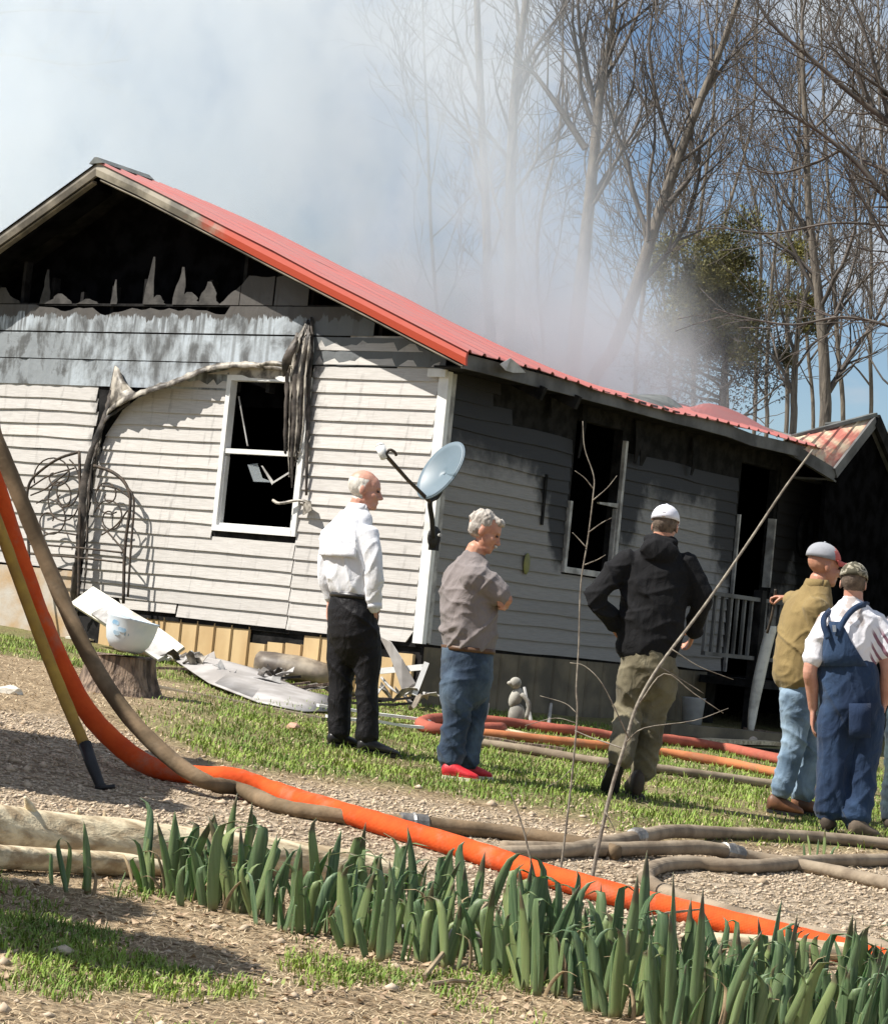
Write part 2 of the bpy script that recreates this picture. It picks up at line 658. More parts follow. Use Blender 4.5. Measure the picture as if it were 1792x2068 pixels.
m_redburn = simple("heat_bleached_roofing", (0.74, 0.60, 0.42), (0.60, 0.22, 0.17), rough=0.55, scale=3.4, lo=0.40, hi=0.60, bump=0.15, bscale=10, metal=0.1)
m_greyburn = simple("burned_bare_roofing", (0.20, 0.21, 0.20), (0.10, 0.105, 0.10), rough=0.5, scale=3, bump=0.15, bscale=10, metal=0.2)
m_trimburn = simple("burned_rake_trim", (0.33, 0.29, 0.23), (0.10, 0.09, 0.075), rough=0.55, scale=2.4, lo=0.34, hi=0.66, bump=0.2, bscale=8, metal=0.15)
m_rake, t, b = new_mat("scorched_red_rake_trim")
v = t.coord('Object')
X, Y, Z = t.xyz(v)
bn = t.noise(v, 2.6, 5, 0.6)
burn = t.step(t.math('ADD', X, t.math('MULTIPLY', t.math('SUBTRACT', bn, 0.5), 1.3)), 2.35, 2.75)
grime = t.mix(t.step(bn, 0.38, 0.62), (0.13, 0.115, 0.09), (0.36, 0.32, 0.25))
t.l.new(t.mix(burn, (0.44, 0.062, 0.03), grime), b.inputs['Base Color'])
b.inputs['Roughness'].default_value = 0.42
t.l.new(t.bump(t.noise(v, 9, 4), 0.15, 0.01), b.inputs['Normal'])
m_fascia = simple("smoked_fascia", (0.15, 0.15, 0.15), (0.045, 0.043, 0.042), rough=0.6, scale=2.2, bump=0.15)
m_glass, t, b = new_mat("window_glass")
b.inputs['Base Color'].default_value = (0.75, 0.82, 0.85, 1)
b.inputs['Roughness'].default_value = 0.05
b.inputs['Transmission Weight'].default_value = 0.6
b.inputs['Alpha'].default_value = 0.45

m_foil, t, b = new_mat("sooted_foil_sheathing")
v = t.coord('Object')
X, Y, Z = t.xyz(v)
streak = t.noise(t.coord('Object', (5, 5, 1.3)), 2.0, 6, 0.6)
blot = t.noise(v, 2.2, 6, 0.62, 0.6)
drip = t.math('MULTIPLY', t.step(t.noise(t.coord('Object', (7, 7, 0.5)), 2.0, 5, 0.65), 0.47, 0.60), t.step(Z, 2.95, 3.60))
s = t.math('MAXIMUM', t.step(t.math('ADD', t.math('MULTIPLY', streak, 0.45), t.math('MULTIPLY', blot, 0.75)), 0.47, 0.72), t.math('MULTIPLY', drip, 0.9))
bay = t.math('ABSOLUTE', t.math('SUBTRACT', t.math('FRACT', t.math('DIVIDE', X, 0.406)), 0.5))
stud = t.math('MULTIPLY', t.step(t.math('ADD', bay, t.math('MULTIPLY', blot, 0.05)), 0.44, 0.50), 0.6)
s = t.math('MAXIMUM', s, stud)
up = t.step(t.math('ADD', Z, t.math('MULTIPLY', blot, 0.5)), 3.90, 4.10)
s = t.math('MAXIMUM', t.math('MULTIPLY', s, 0.9), t.math('MULTIPLY', up, 0.72))
rt = t.math('MULTIPLY', t.step(t.math('SUBTRACT', X, t.math('MULTIPLY', blot, 0.5)), 1.9, 1.2), 0.8)
s = t.math('MAXIMUM', s, rt)
lf = t.math('MULTIPLY', t.math('MULTIPLY', t.step(X, 4.35, 4.6), t.step(Z, 3.42, 3.40)), 0.55)
s = t.math('MAXIMUM', s, lf)
colf = t.mix(s, (0.50, 0.55, 0.59), (0.06, 0.06, 0.058))
jag = t.math('ADD', t.math('ADD', Z, t.math('MULTIPLY', t.noise(t.coord('Object', (1, 0.1, 0.1)), 5.5, 5, 0.7), 0.40)), t.math('MULTIPLY', t.noise(v, 14, 3), 0.05))
colf = t.mix(t.step(jag, 3.80, 3.815), colf, (0.085, 0.078, 0.072))
t.l.new(colf, b.inputs['Base Color'])
b.inputs['Metallic'].default_value = 0.25
t.l.new(t.math('MULTIPLY_ADD', s, 0.4, 0.42), b.inputs['Roughness'])
t.l.new(t.bump(t.noise(t.coord('Object', (3, 3, 2)), 5, 4), 0.35, 0.02), b.inputs['Normal'])

m_scorch = simple("scorched_sheathing", (0.075, 0.07, 0.065), (0.03, 0.028, 0.026), rough=0.8, scale=6, bump=0.3)
ZS = 0.755                                       # foot of the siding
CH = 0.127                                       # one course
AP_A, AP_Z = 4.07, 5.03                          # ridge
SR, SLF = 0.389, 0.56                            # slopes right and left
EV_A, EV_Z = -0.42, 3.27                         # eave edge (top)
RK = 0.36                                        # rake overhang
W_L = 7.2                                        # left end of the gable wall
BACK = 10.2                                      # length of the house


SAG_A = (-0.42, 0.1, 0.5, 1.0, 1.5, 2.0, 2.5, 3.0, 3.5, 4.07)
SAG_B = (-1, 0.4, 0.9, 1.3, 1.8, 2.5, 3.2, 4, 5, 6, 7, 8, 9, 10)
SAG = ((0,) * 10, (0, 0, 0, 0, 0, 0, 0, 0, 0, .03), (0, .0, .0, .0, .0, .01, .01, .02, .03, .06), (.01, .03, .05, .05, .05, .05, .05, .05, .06, .09), (.03, .07, .10, .12, .12, .12, .12, .11, .11, .13), (.05, .12, .16, .18, .20, .20, .20, .20, .19, .19),
       (.05, .13, .21, .24, .26, .28, .28, .29, .30, .30), (.02, .10, .20, .30, .34, .36, .38, .39, .39, .39), (.01, .08, .16, .27, .41, .44, .48, .50, .50, .50), (.01, .08, .14, .25, .36, .52, .56, .58, .60, .62),
       (.01, .08, .14, .22, .35, .45, .60, .66, .68, .72), (.01, .07, .14, .25, .33, .45, .53, .68, .76, .80), (.0, .04, .13, .25, .34, .42, .50, .60, .76, .88), (.0, .02, .10, .23, .34, .44, .50, .60, .70, .88))


def roof_z(a, y=0.0):
    """roof surface; the ridge has sagged towards the back"""
    aa = min(max(a, EV_A), AP_A)
    fi = float(np.interp(-y, SAG_B, range(len(SAG_B))))
    i = min(int(fi), len(SAG_B) - 2)
    sag = lerp(float(np.interp(aa, SAG_A, SAG[i])), float(np.interp(aa, SAG_A, SAG[i + 1])), fi - i)
    if a < AP_A:
        return EV_Z + (AP_Z - EV_Z) * (a - EV_A) / (AP_A - EV_A) - sag
    return AP_Z - sag - SLF * (a - AP_A)


def board(parent, mat, axis, s0, s1, z, seed, sag=0.004, h=CH, skew=(0, 0, 0, 0), name="siding_board"):
    """one course of siding. axis 'g': along the gable (x); 's': along the shaded side (-y). skew moves the 4 end corners."""
    prof = ((0.002, h + 0.012), (0.011, h * 0.55), (0.020, 0.006), (0.0205, 0.0), (0.004, 0.0015))
    n = max(2, int(abs(s1 - s0) / 0.22))
    rows = []
    for i in range(n + 1):
        f = i / n
        row = []
        for o, zz in prof:
            k = zz / h
            e0 = lerp(skew[0], skew[1], k); e1 = lerp(skew[2], skew[3], k)
            q = lerp(s0 + e0, s1 + e1, f)
            w = sag * mnoise.noise((q * 1.3, z * 5.1, seed)) + sag * 0.4 * mnoise.noise((q * 6, z * 9, seed + 3))
            oo = o + max(0.0, 0.006 * mnoise.noise((q * 2.1, z * 3, seed + 8))) * (1 - k)
            row.append((q, oo, z + zz + w) if axis == 'g' else (-oo, -q, z + zz + w))
        rows.append(row)
    mb = MB()
    mb.grid(rows, closed=True)
    m = len(prof)
    mb.f += [tuple(range(m)), tuple(reversed(range(n * m, n * m + m)))]
    mb.mi += [0, 0]
    return hpart(name, mb, mat, parent)


# --- wall cores (what the siding is nailed to), with the openings left open
gable_wall = hpart("gable_wall", MB().box((2.44, -0.10, 0.72), (W_L, -0.004, 2.90)).box((0.0, -0.10, 0.72), (1.46, -0.004, 3.10))
                   .box((1.46, -0.10, 0.72), (2.44, -0.004, 1.60)), m_char)
side_wall = hpart("side_wall", MB().box((0.004, -2.20, 0.72), (0.10, -0.10, 3.22)).box((0.004, -3.06, 0.72), (0.10, -2.20, 1.56))
                  .box((0.004, -5.58, 0.72), (0.10, -3.06, 3.22)).box((0.004, -BACK, 0.72), (0.10, -6.42, 3.22))
                  .box((0.004, -6.42, 2.98), (0.10, -5.58, 3.22)).box((0.004, -3.06, 3.0), (0.10, -2.20, 3.22)), m_char)
hpart("inner_wall", MB().box((W_L - 0.1, -BACK, 0.3), (W_L, -0.1, 3.2)).box((0, -BACK - 0.1, 0.3), (W_L, -BACK, 3.2))
      .box((0.1, -3.9, 0.3), (W_L - 0.1, -3.8, 3.4)), m_void)
hpart("ceiling", MB().box((0.1, -BACK, 3.11), (W_L - 0.1, -0.46, 3.15)), m_void)
hpart("inner_wall", MB().box((0.9, -BACK, 0.3), (1.0, -3.9, 3.1)), m_void)
hpart("floor", MB().box((0.1, -BACK, 0.62), (W_L - 0.1, -0.1, 0.72)), m_void)

# gable siding, right of the window
k = 0
z = ZS
while z < 3.42:
    right_end = 0.075
    lim = AP_A - (AP_Z - 0.13 - (z + CH)) / SR        # where the roof cuts the course
    a0 = max(right_end, lim - 0.05)
    if a0 < 1.35:
        sk = (0.02 + (0.06 if k == 0 else 0), 0, 0, 0)
        board(gable_wall, m_siding, 'g', a0, 1.475, z, 11 + k * 3.7, sag=0.003, skew=sk)
    k += 1
    z += CH
# gable siding, middle: the scorched upper left has peeled away along an arc
ARC = ((4.02, 0.0), (4.02, 1.55), (3.98, 2.10), (3.90, 2.45), (3.72, 2.70), (3.44, 2.87), (2.96, 3.00), (2.61, 3.10), (1.80, 3.14))


def arc_a(z):
    for (a0, z0), (a1, z1) in zip(ARC, ARC[1:]):
        if z0 <= z <= z1:
            return lerp(a0, a1, (z - z0) / (z1 - z0))
    return 1.5


k = 0
z = ZS + 0.008
while z < 3.05:
    aL0, aL1 = arc_a(z + 0.02), arc_a(min(z + CH, 3.13))
    a0 = 1.485 if z + CH < 1.60 else 2.47
    if k == 0:
        board(gable_wall, m_siding, 'g', 1.485, 2.78, z, 40, sag=0.006)
        board(gable_wall, m_siding, 'g', 2.80, 3.55, z + 0.03, 41, sag=0.012, skew=(0, 0, -0.1, 0))
    elif aL0 > a0 + 0.1:
        board(gable_wall, m_siding, 'g', a0, aL0, z, 40 + k * 2.9, sag=0.010, skew=(0, 0, 0, aL1 - aL0))
    k += 1
    z += CH
# gable siding, left: starts higher, sags a little
k = 0
z = 1.12
while z < 2.86:
    end = 4.06 + 0.02 * math.sin(k * 2.1)
    board(gable_wall, m_siding, 'g', end, W_L, z - 0.004 * k * 0, 90 + k * 2.3, sag=0.018)
    k += 1
    z += CH

# foil-faced sheathing above, piece by piece between the studs
rows_z = ((2.90, 3.15), (3.16, 3.415), (3.43, 3.69))
for ri, (z0, z1) in enumerate(rows_z):
    for bay in range(0, 17):
        a0, a1 = bay * 0.406 + 0.031, bay * 0.406 + 0.4585
        if ri == 0 and a1 < 2.75:
            continue
        if roof_z(a1 if a0 < AP_A else a0) - 0.17 < z1:
            lo = AP_A - (AP_Z - 0.17 - z1) / SR
            if a0 < AP_A and lo < a1 - 0.06:
                a0 = lo
            else:
                continue
        if z1 > 3.3 and a1 < 1.5:
            pass
        n = 7
        top, bot = [], []
        for i in range(n + 1):
            f = i / n
            a = lerp(a0, a1 - 0.022, f)
            zt = z1
            if ri == 2 and 2.55 < a < 5.0:          # the burnt upper edge of this row
                zt = z1 - 0.02 - 0.05 * abs(mnoise.noise((a * 4, 2.2, 1))) - 0.10 * max(0, mnoise.noise((a * 2.1, 7.2, 1)))
            bulge = 0.012 * math.sin(math.pi * f) * random.uniform(-0.3, 1)
            bot.append((a, 0.014 + bulge, z0)); top.append((a, 0.010 + bulge, zt))
        hpart("sheathing_panel", MB().sheet([bot, top], 0.008, nrm=(0, 1, 0)), m_foil, gable_wall)
# the torn top row: tongues left standing on the studs, whole pieces only at the right
tongues = ((4.90, 0.08, 0.34), (4.70, 0.22, 0.10), (3.99, 0.05, 0.24), (3.55, 0.085, 0.46), (3.45, 0.16, 0.09), (3.16, 0.10, 0.36), (3.05, 0.24, 0.12), (2.80, 0.18, 0.22), (4.32, 0.20, 0.05), (5.5, 0.3, 0.16), (6.0, 0.25, 0.1))
for a, w, h in tongues:
    L_, R_ = [], []
    for i in range(7):
        f = i / 6
        ww = w * (1.35 - 1.15 * f) * (1 + 0.35 * mnoise.noise((a * 7, f * 3, 2))) * 0.6
        cx = a + 0.03 * mnoise.noise((a, f * 2, 5))
        L_.append((cx - ww, 0.012, 3.70 + h * f)); R_.append((cx + ww, 0.016, 3.70 + h * f))
    hpart("sheathing_scrap", MB().sheet([L_, R_], 0.008, nrm=(0, 1, 0)), m_scorch, gable_wall)
for a0, a1 in ((2.03, 2.42), (2.43, 2.66), (1.62, 2.01)):
    lim = 3.70 + 0.30
    top = []
    bot = []
    for i in range(6):
        f = i / 5
        a = lerp(a0, a1, f)
        zt = min(roof_z(a) - 0.16, 3.98) if a < 2.4 else 3.72 + 0.20 * (1 - (a - 2.4) / 0.26)
        bot.append((a, 0.014, 3.70)); top.append((a, 0.012, zt - 0.02 * random.random()))
    hpart("sheathing_panel", MB().sheet([bot, top], 0.008, nrm=(0, 1, 0)), m_foil, gable_wall)
# dark furring lines between the rows
for zz in (3.155, 3.422, 3.695):
    hpart("nailer", MB().box((0.55 if zz < 3.4 else 1.1, -0.04, zz - 0.012), (W_L - 0.3, 0.006, zz + 0.012)), m_char, gable_wall)
# charred studs of the gable
for i in range(1, 17):
    a = i * 0.406
    zt = roof_z(a) - 0.2
    if zt > 3.2:
        hpart("stud", MB().box((a - 0.02, -0.13, 2.9), (a + 0.02, -0.045, zt if not 2.6 < a < 4.9 else min(zt, 3.72 + 0.25 * abs(math.sin(i * 5.1))))), m_char, gable_wall)
for y in (-0.9, -1.5):
    hpart("rafter", MB().beam((EV_A, y, EV_Z - 0.2), (AP_A, y, AP_Z - 0.2), 0.05, 0.12), m_char)
    hpart("rafter", MB().beam((AP_A, y, AP_Z - 0.2), (W_L, y, AP_Z - 0.2 - SLF * (W_L - AP_A)), 0.05, 0.12), m_char)

# --- the corner
hpart("corner_trim", MB().box((-0.032, -0.028, 0.755), (0.072, 0.034, 3.13)), m_white, gable_wall)
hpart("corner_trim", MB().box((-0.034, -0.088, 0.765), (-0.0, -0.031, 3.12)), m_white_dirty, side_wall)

# --- skirting
skirt = hpart("skirting", MB().box((-0.0, -0.12, 0.0), (4.05, -0.03, 0.735)), m_char)
a = 0.06
k = 0
while a < 3.6:
    w = 0.205
    torn = 0.752 - (0.02 * abs(mnoise.noise((a * 3, 0, 0))))
    if a > 3.05:
        torn -= 0.02
    if 1.25 < a < 1.9 or a < 0.5:
        torn -= 0.08 + 0.06 * random.random()
    mb = MB()
    z0 = 0.12
    prof = ((0, 0.0), (0.012, 0.018), (0.024, 0.0), (w - 0.004, -0.002))
    bot = [(a + p[0], p[1] - 0.012, z0) for p in prof]
    top = [(a + p[0], p[1] - 0.012, torn - 0.012 * random.random()) for p in prof]
    mb.sheet([bot, top], 0.006, nrm=(0, 1, 0))
    hpart("skirting_panel", mb, m_tan, skirt)
    a += w
    k += 1
hpart("stained_foundation", MB().sheet([[(4.08, 0.01, 0.30), (5.0, 0.012, 0.30), (6.0, 0.01, 0.3), (W_L, 0.01, 0.3)],
                                        [(4.08, 0.012, 1.10), (5.0, 0.01, 1.10), (6.0, 0.012, 1.1), (W_L, 0.01, 1.1)]], 0.06, nrm=(0, 1, 0)), m_block)
side_skirt = hpart("skirting", MB().box((0.02, -5.5, 0.0), (0.08, -0.12, 0.735)), m_char)
m_tan_dim = simple("dull_tan_skirting", (0.20, 0.165, 0.11), (0.10, 0.085, 0.06), rough=0.7, scale=2.5, bump=0.2)  # darker, duller tan than the gable skirting
b_ = 0.05
while b_ < 5.1:
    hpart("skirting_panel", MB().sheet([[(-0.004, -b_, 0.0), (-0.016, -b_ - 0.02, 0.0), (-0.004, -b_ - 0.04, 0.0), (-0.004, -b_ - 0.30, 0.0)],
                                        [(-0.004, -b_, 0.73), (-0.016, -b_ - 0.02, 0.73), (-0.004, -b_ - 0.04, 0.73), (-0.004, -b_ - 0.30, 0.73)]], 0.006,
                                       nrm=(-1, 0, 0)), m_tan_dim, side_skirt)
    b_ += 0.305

# --- siding on the shaded side, broken by window, door and porch
z = ZS
k = 0
while z < 3.06:
    segs = [(0.09, 5.50)]
    if z + CH > 1.56:
        segs = [(0.09, 2.14), (3.14, 5.52)]
    if z > 2.72:
        segs = [(0.09, 1.2 + 0.5 * math.sin(k))]
    for i, (s0, s1) in enumerate(segs):
        sk = (0, 0, 0, 0)
        board(side_wall, m_siding_s, 's', s0, s1, z, 200 + k * 3 + i * 50, sag=0.012 if z < 2.3 else 0.02, skew=sk)
    if z > 1.2:
        board(side_wall, m_siding_s, 's', 6.48, 7.9, z, 300 + k * 3, sag=0.015)
    k += 1
    z += CH


# --- windows
def window(a0, a1, z0, z1, axis, broken=True, mat=m_white, melted=0.0):
    def bx(s0, s1, o0, o1, q0, q1):
        if axis == 'g':
            return ((s0, o0, q0), (s1, o1, q1))
        return ((-o1, -s1, q0), (-o0, -s0, q1))
    par = house
    mb = MB()
    fw = 0.05
    mb.box(*bx(a0, a0 + fw, -0.06, 0.035, z0, z1)).box(*bx(a1 - fw, a1, -0.06, 0.035, z0, z1 - melted))
    mb.box(*bx(a0 + fw, a1 - fw, -0.06, 0.038, z0, z0 + 0.055))
    if not melted:
        mb.box(*bx(a0 + fw, a1 - fw, -0.06, 0.033, z1 - 0.05, z1))
    win = hpart("window", mb, mat, par)
    zm = (z0 + z1) / 2 + 0.02
    hpart("meeting_rail", MB().box(*bx(a0 + fw, a1 - fw, -0.05, 0.022, zm - 0.022, zm + 0.022)), mat, win)
    return win, fw, zm


gw, fw, zm = window(1.475, 2.455, 1.595, 3.045, 'g')
hpart("lower_sash", MB().box((1.53, -0.04, 1.652), (1.555, 0.012, 2.29)).box((2.385, -0.04, 1.652), (2.41, 0.012, 2.29)).box((1.553, -0.039, 1.650), (2.387, 0.011, 1.672)), m_white, gw)
# fallen blind rod, dangling film and shards
p0, p1 = on_gable(482, 800, -0.05), on_gable(500, 900, -0.05)
hpart("blind_rod", MB().tube([p0, p1], 0.008, 6), m_white_dirty, gw)
hpart("dangling_film", MB().sheet([[on_gable(500, 938, -0.04), on_gable(520, 935, -0.05)], [on_gable(512, 972, -0.04), on_gable(530, 965, -0.05)], [on_gable(548, 972, -0.05), on_gable(549, 974, -0.05)]], 0.004), m_glass, gw)
hpart("glass_shard", MB().sheet([[on_gable(527, 940, -0.03), on_gable(549, 979, -0.03)], [on_gable(530, 940, -0.03), on_gable(552, 972, -0.03)]], 0.004), m_white_dirty, gw)
hpart("glass_shard", MB().sheet([[on_gable(551, 976, -0.03), on_gable(585, 955, -0.03)], [on_gable(551, 972, -0.03), on_gable(583, 952, -0.03)]], 0.004), m_white_dirty, gw)
hpart("bent_strip", MB().tube(smooth_path([on_gable(551, 1010, 0.06), on_gable(565, 1016, 0.09), on_gable(600, 1010, 0.07), on_gable(620, 1014, 0.05)], 4), 0.014, 6), m_melt, gw)
hpart("bent_flap", MB().sheet([[on_gable(614, 1008, 0.05), on_gable(628, 1012, 0.08)], [on_gable(612, 1040, 0.05), on_gable(630, 1030, 0.12)]], 0.006), m_melt, gw)

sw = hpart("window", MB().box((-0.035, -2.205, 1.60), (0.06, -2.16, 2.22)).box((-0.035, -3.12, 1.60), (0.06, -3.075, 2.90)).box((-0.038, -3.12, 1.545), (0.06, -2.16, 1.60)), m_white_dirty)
hpart("meeting_rail", MB().sheet([[(-0.02, -2.72, 2.245), (-0.02, -3.07, 2.24)], [(-0.02, -2.70, 2.262), (-0.02, -3.07, 2.285)]], 0.03, nrm=(-1, 0, 0)), m_white_dirty, sw)
hpart("lower_sash", MB().box((-0.015, -3.072, 1.602), (0.03, -3.05, 2.23)), m_white_dirty, sw)
# door with its jambs
door = hpart("door_frame", MB().box((-0.03, -5.61, 0.75), (0.06, -5.58, 2.42)).box((-0.03, -6.44, 1.70), (0.06, -6.41, 2.45)), m_white_dirty, None)

# --- melted siding hanging beside the window and along the arc
def ribbon(name, uvd, width, mat, parent, seg=6, th=0.006, twist=0.0, plane=on_gable, nwidth=5, curl=0.05, jag=0.0):
    """a strip of softened vinyl following points (u, v, distance from the wall); rolled up across its width"""
    pts = smooth_path([plane(u, v, d) for u, v, d in uvd], seg)
    rows = []
    n = len(pts)
    for i, p in enumerate(pts):
        a, b = pts[max(0, i - 1)], pts[min(n - 1, i + 1)]
        d = (b - a).normalized()
        out = Vector((0, 1, 0))
        s = d.cross(out).normalized()
        f = i / (n - 1)
        w = width if not isinstance(width, (list, tuple)) else np.interp(f, np.linspace(0, 1, len(width)), width)
        w *= 1 + jag * mnoise.noise((i * 0.7, width if not isinstance(width, (list, tuple)) else 1.0, 3))
        row = []
        for k in range(nwidth):
            g = k / (nwidth - 1) - 0.5
            ang = twist * f
            off = s * (g * w * math.cos(ang)) + out * (g * w * math.sin(ang) + curl * (0.25 - g * g) * 4 * (0.6 + 0.6 * mnoise.noise((i * 0.5, 1, 8))))
            off += out * (0.012 * mnoise.noise((i * 0.9, k * 0.8, 2)))
            row.append(p + off)
        rows.append(row)
    return hpart(name, MB().sheet(rows, th), mat, parent, smooth=True)


ribbon("hanging_vinyl", ((232, 738, 0.02), (222, 800, 0.06), (208, 850, 0.10), (188, 900, 0.14), (172, 960, 0.16), (165, 1040, 0.16), (160, 1110, 0.15), (150, 1180, 0.14), (145, 1225, 0.10)),
       (0.02, 0.05, 0.06, 0.055, 0.07, 0.075, 0.08, 0.07, 0.04), m_melt_dark, gable_wall, twist=0.9, curl=0.012, jag=0.4)
ribbon("hanging_vinyl", ((212, 848, 0.05), (196, 900, 0.08), (182, 960, 0.09), (176, 1040, 0.09), (175, 1110, 0.09), (172, 1160, 0.10), (166, 1222, 0.08)),
       (0.02, 0.03, 0.035, 0.05, 0.07, 0.09, 0.05), m_melt_dark, gable_wall, twist=-0.8, curl=0.01, jag=0.6)
ribbon("hanging_vinyl", ((206, 870, 0.03), (197, 905, 0.05), (192, 940, 0.06), (190, 985, 0.05)), (0.02, 0.05, 0.04, 0.01), m_melt, gable_wall, curl=0.02, jag=0.8)


def lip(name, uv, reach, mat, th=0.005, rise=0.03):
    """siding edge that has peeled off the wall and stands out from it like a thin lip"""
    pts = smooth_path([Vector((u, v, r)) for (u, v), r in zip(uv, reach)], 6)
    rows = []
    for i, q in enumerate(pts):
        r = q.z * (1 + 0.25 * mnoise.noise((i * 0.55, 3, 1)))
        a, c = on_gable(q.x, q.y, 0.012), on_gable(q.x, q.y, r)
        up_ = Vector((0, 0, rise + 0.02 * mnoise.noise((i * 0.5, 9, 1))))
        wob = Vector((0, 0, 0.010 * mnoise.noise((i * 0.9, 1, 4))))
        rows.append([a, Vector((a.x * 0.6 + c.x * 0.4, r * 0.45, lerp(a.z, c.z, 0.4) + rise * 0.9)) + wob, Vector((lerp(a.x, c.x, 0.8), r * 0.85, lerp(a.z, c.z, 0.8))) + up_ + wob, Vector((c.x, r, c.z - 0.02)) + wob * 2])
    return hpart(name, MB().sheet(rows, th), mat, gable_wall, smooth=True)


lip("peeled_siding_edge", ((205, 855), (222, 828), (255, 806), (300, 788), (345, 774), (385, 758), (420, 744), (470, 737), (520, 738), (575, 745)), (0.06, 0.12, 0.17, 0.20, 0.19, 0.17, 0.16, 0.13, 0.10, 0.05), m_melt)
lip("peeled_siding_edge", ((196, 900), (204, 862), (222, 838), (262, 812)), (0.03, 0.10, 0.12, 0.06), m_melt_dark)
hpart("window_head_trim", MB().sheet([[on_gable(462, 760, 0.03), on_gable(530, 764, 0.035), on_gable(596, 768, 0.03)], [on_gable(462, 742, 0.03), on_gable(530, 741, 0.04), on_gable(596, 748, 0.03)]], 0.02, nrm=(0, 1, 0)), m_melt, None)
mb = MB().sheet([[on_gable(233, 738, 0.03), on_gable(236, 740, 0.05), on_gable(240, 744, 0.05)],
                 [on_gable(226, 770, 0.05), on_gable(240, 772, 0.10), on_gable(252, 770, 0.08)],
                 [on_gable(222, 800, 0.05), on_gable(243, 800, 0.12), on_gable(268, 788, 0.12)],
                 [on_gable(218, 826, 0.06), on_gable(240, 820, 0.12), on_gable(282, 797, 0.14)]], 0.006)
hpart("torn_siding_corner", mb, m_melt, gable_wall, smooth=True)
# the bundle over the window's right edge
for q, (mat, dx, wd) in enumerate(((m_melt_dark, -2, 0.05), (m_melt, -12, 0.035), (m_melt_dark, 10, 0.03), (m_melt, 3, 0.03), (m_melt_dark, -20, 0.03), (m_melt, 16, 0.022))):
    ribbon("hanging_vinyl", ((622 + dx * 0.2, 645 + q * 3, 0.03), (612 + dx * 0.8, 690, 0.08 + 0.02 * (q % 3)), (602 + dx, 740, 0.10), (598 + dx, 800, 0.09), (596 + dx, 860, 0.08), (592 + dx * 0.8, 915, 0.06), (590 + dx * 0.5, 985 - q * 22, 0.04)),
           (wd * 0.5, wd * 1.3, wd * 1.5, wd * 1.2, wd * 1.1, wd * 0.8, wd * 0.15), mat, gable_wall, twist=(0.8, -0.9, 1.2, -0.5, 0.6, -1.1)[q], curl=0.012, jag=0.5)
ribbon("hanging_vinyl", ((628, 640, 0.03), (628, 700, 0.06), (622, 800, 0.05), (620, 900, 0.05), (618, 1000, 0.04)), (0.03, 0.05, 0.05, 0.04, 0.03), m_melt_dark, gable_wall, curl=0.02)
ribbon("hanging_vinyl", ((600, 672, 0.05), (590, 700, 0.16), (578, 730, 0.17), (572, 760, 0.12)), (0.03, 0.08, 0.09, 0.02), m_melt_dark, gable_wall, curl=0.02, twist=0.8)
ribbon("curled_strip", ((520, 738, 0.08), (545, 733, 0.15), (572, 736, 0.16), (590, 742, 0.1)), (0.03, 0.05, 0.05, 0.02), m_melt, gable_wall, curl=0.04)
# dark scraps hanging from the eave of the shaded side
for (u, v, w, l) in ((1290, 870, 0.16, 0.42), (1300, 900, 0.2, 0.3), (1403, 905, 0.13, 0.38), (1120, 812, 0.2, 0.25), (1180, 830, 0.10, 0.55)):
    p = on_side(u, v, 0.05)
    rows = []
    for i in range(5):
        f = i / 4
        ww = w * (1 - 0.75 * f ** 1.5)
        rows.append([(p.x - 0.02 * math.sin(f * 3), p.y + s_ * ww / 2 + 0.03 * f, p.z + 0.1 - f * l) for s_ in (-1, 0, 1)])
    hpart("burnt_scrap", MB().sheet(rows, 0.008, nrm=(-1, 0, 0)), m_char, side_wall)
# narrow slot and a hanging dark strip on the shaded wall
hpart("wall_slot", MB().box((-0.03, -1.73, 1.95), (-0.02, -1.69, 2.42)), m_char, side_wall)

# --- roof: sheets of ribbed metal, torn off above the fire
def roof_panel(y0, y1, a_top, mat, seed, droop=0.0, a_bot=EV_A, lift=0.0, tear=0.08):
    """one metal sheet from the eave up to a_top, ribs every 0.23 m along the slope"""
    cols = []
    y = y0
    while y > y1 + 0.02:
        for off, h in ((0.0, 0.0), (0.02, 0.022), (0.045, 0.022), (0.065, 0.0)):
            if y - off > y1:
                cols.append((y - off, h))
        y -= 0.229
    cols.append((y1, 0.0))
    n = 8
    rows = []
    for i in range(n + 1):
        f = i / n
        row = []
        for yy, h in cols:
            top = a_top + tear * mnoise.noise((yy * 5, seed, 1.0))
            a = lerp(a_bot - 0.02 + 0.012 * mnoise.noise((yy * 9, seed, 3)), top, f)
            z = roof_z(a, yy) + h - droop * (a - a_bot) + lift * f + 0.012 * mnoise.noise((a * 2, yy * 2, seed))
            row.append((a, yy, z))
        rows.append(row)
    return hpart("roof_panel", MB().sheet(rows, 0.006), mat)


yb = RK + 0.02
for i, w_ in enumerate((0.88, 0.90, 0.90, 0.90, 0.90, 0.90, 0.90, 0.90, 0.90, 0.90, 0.90)):
    roof_panel(yb, yb - w_ + 0.006, AP_A - 0.02, m_greyburn if i == 8 else m_red, 1 + i, tear=0.0, lift=0.0)
    yb -= w_
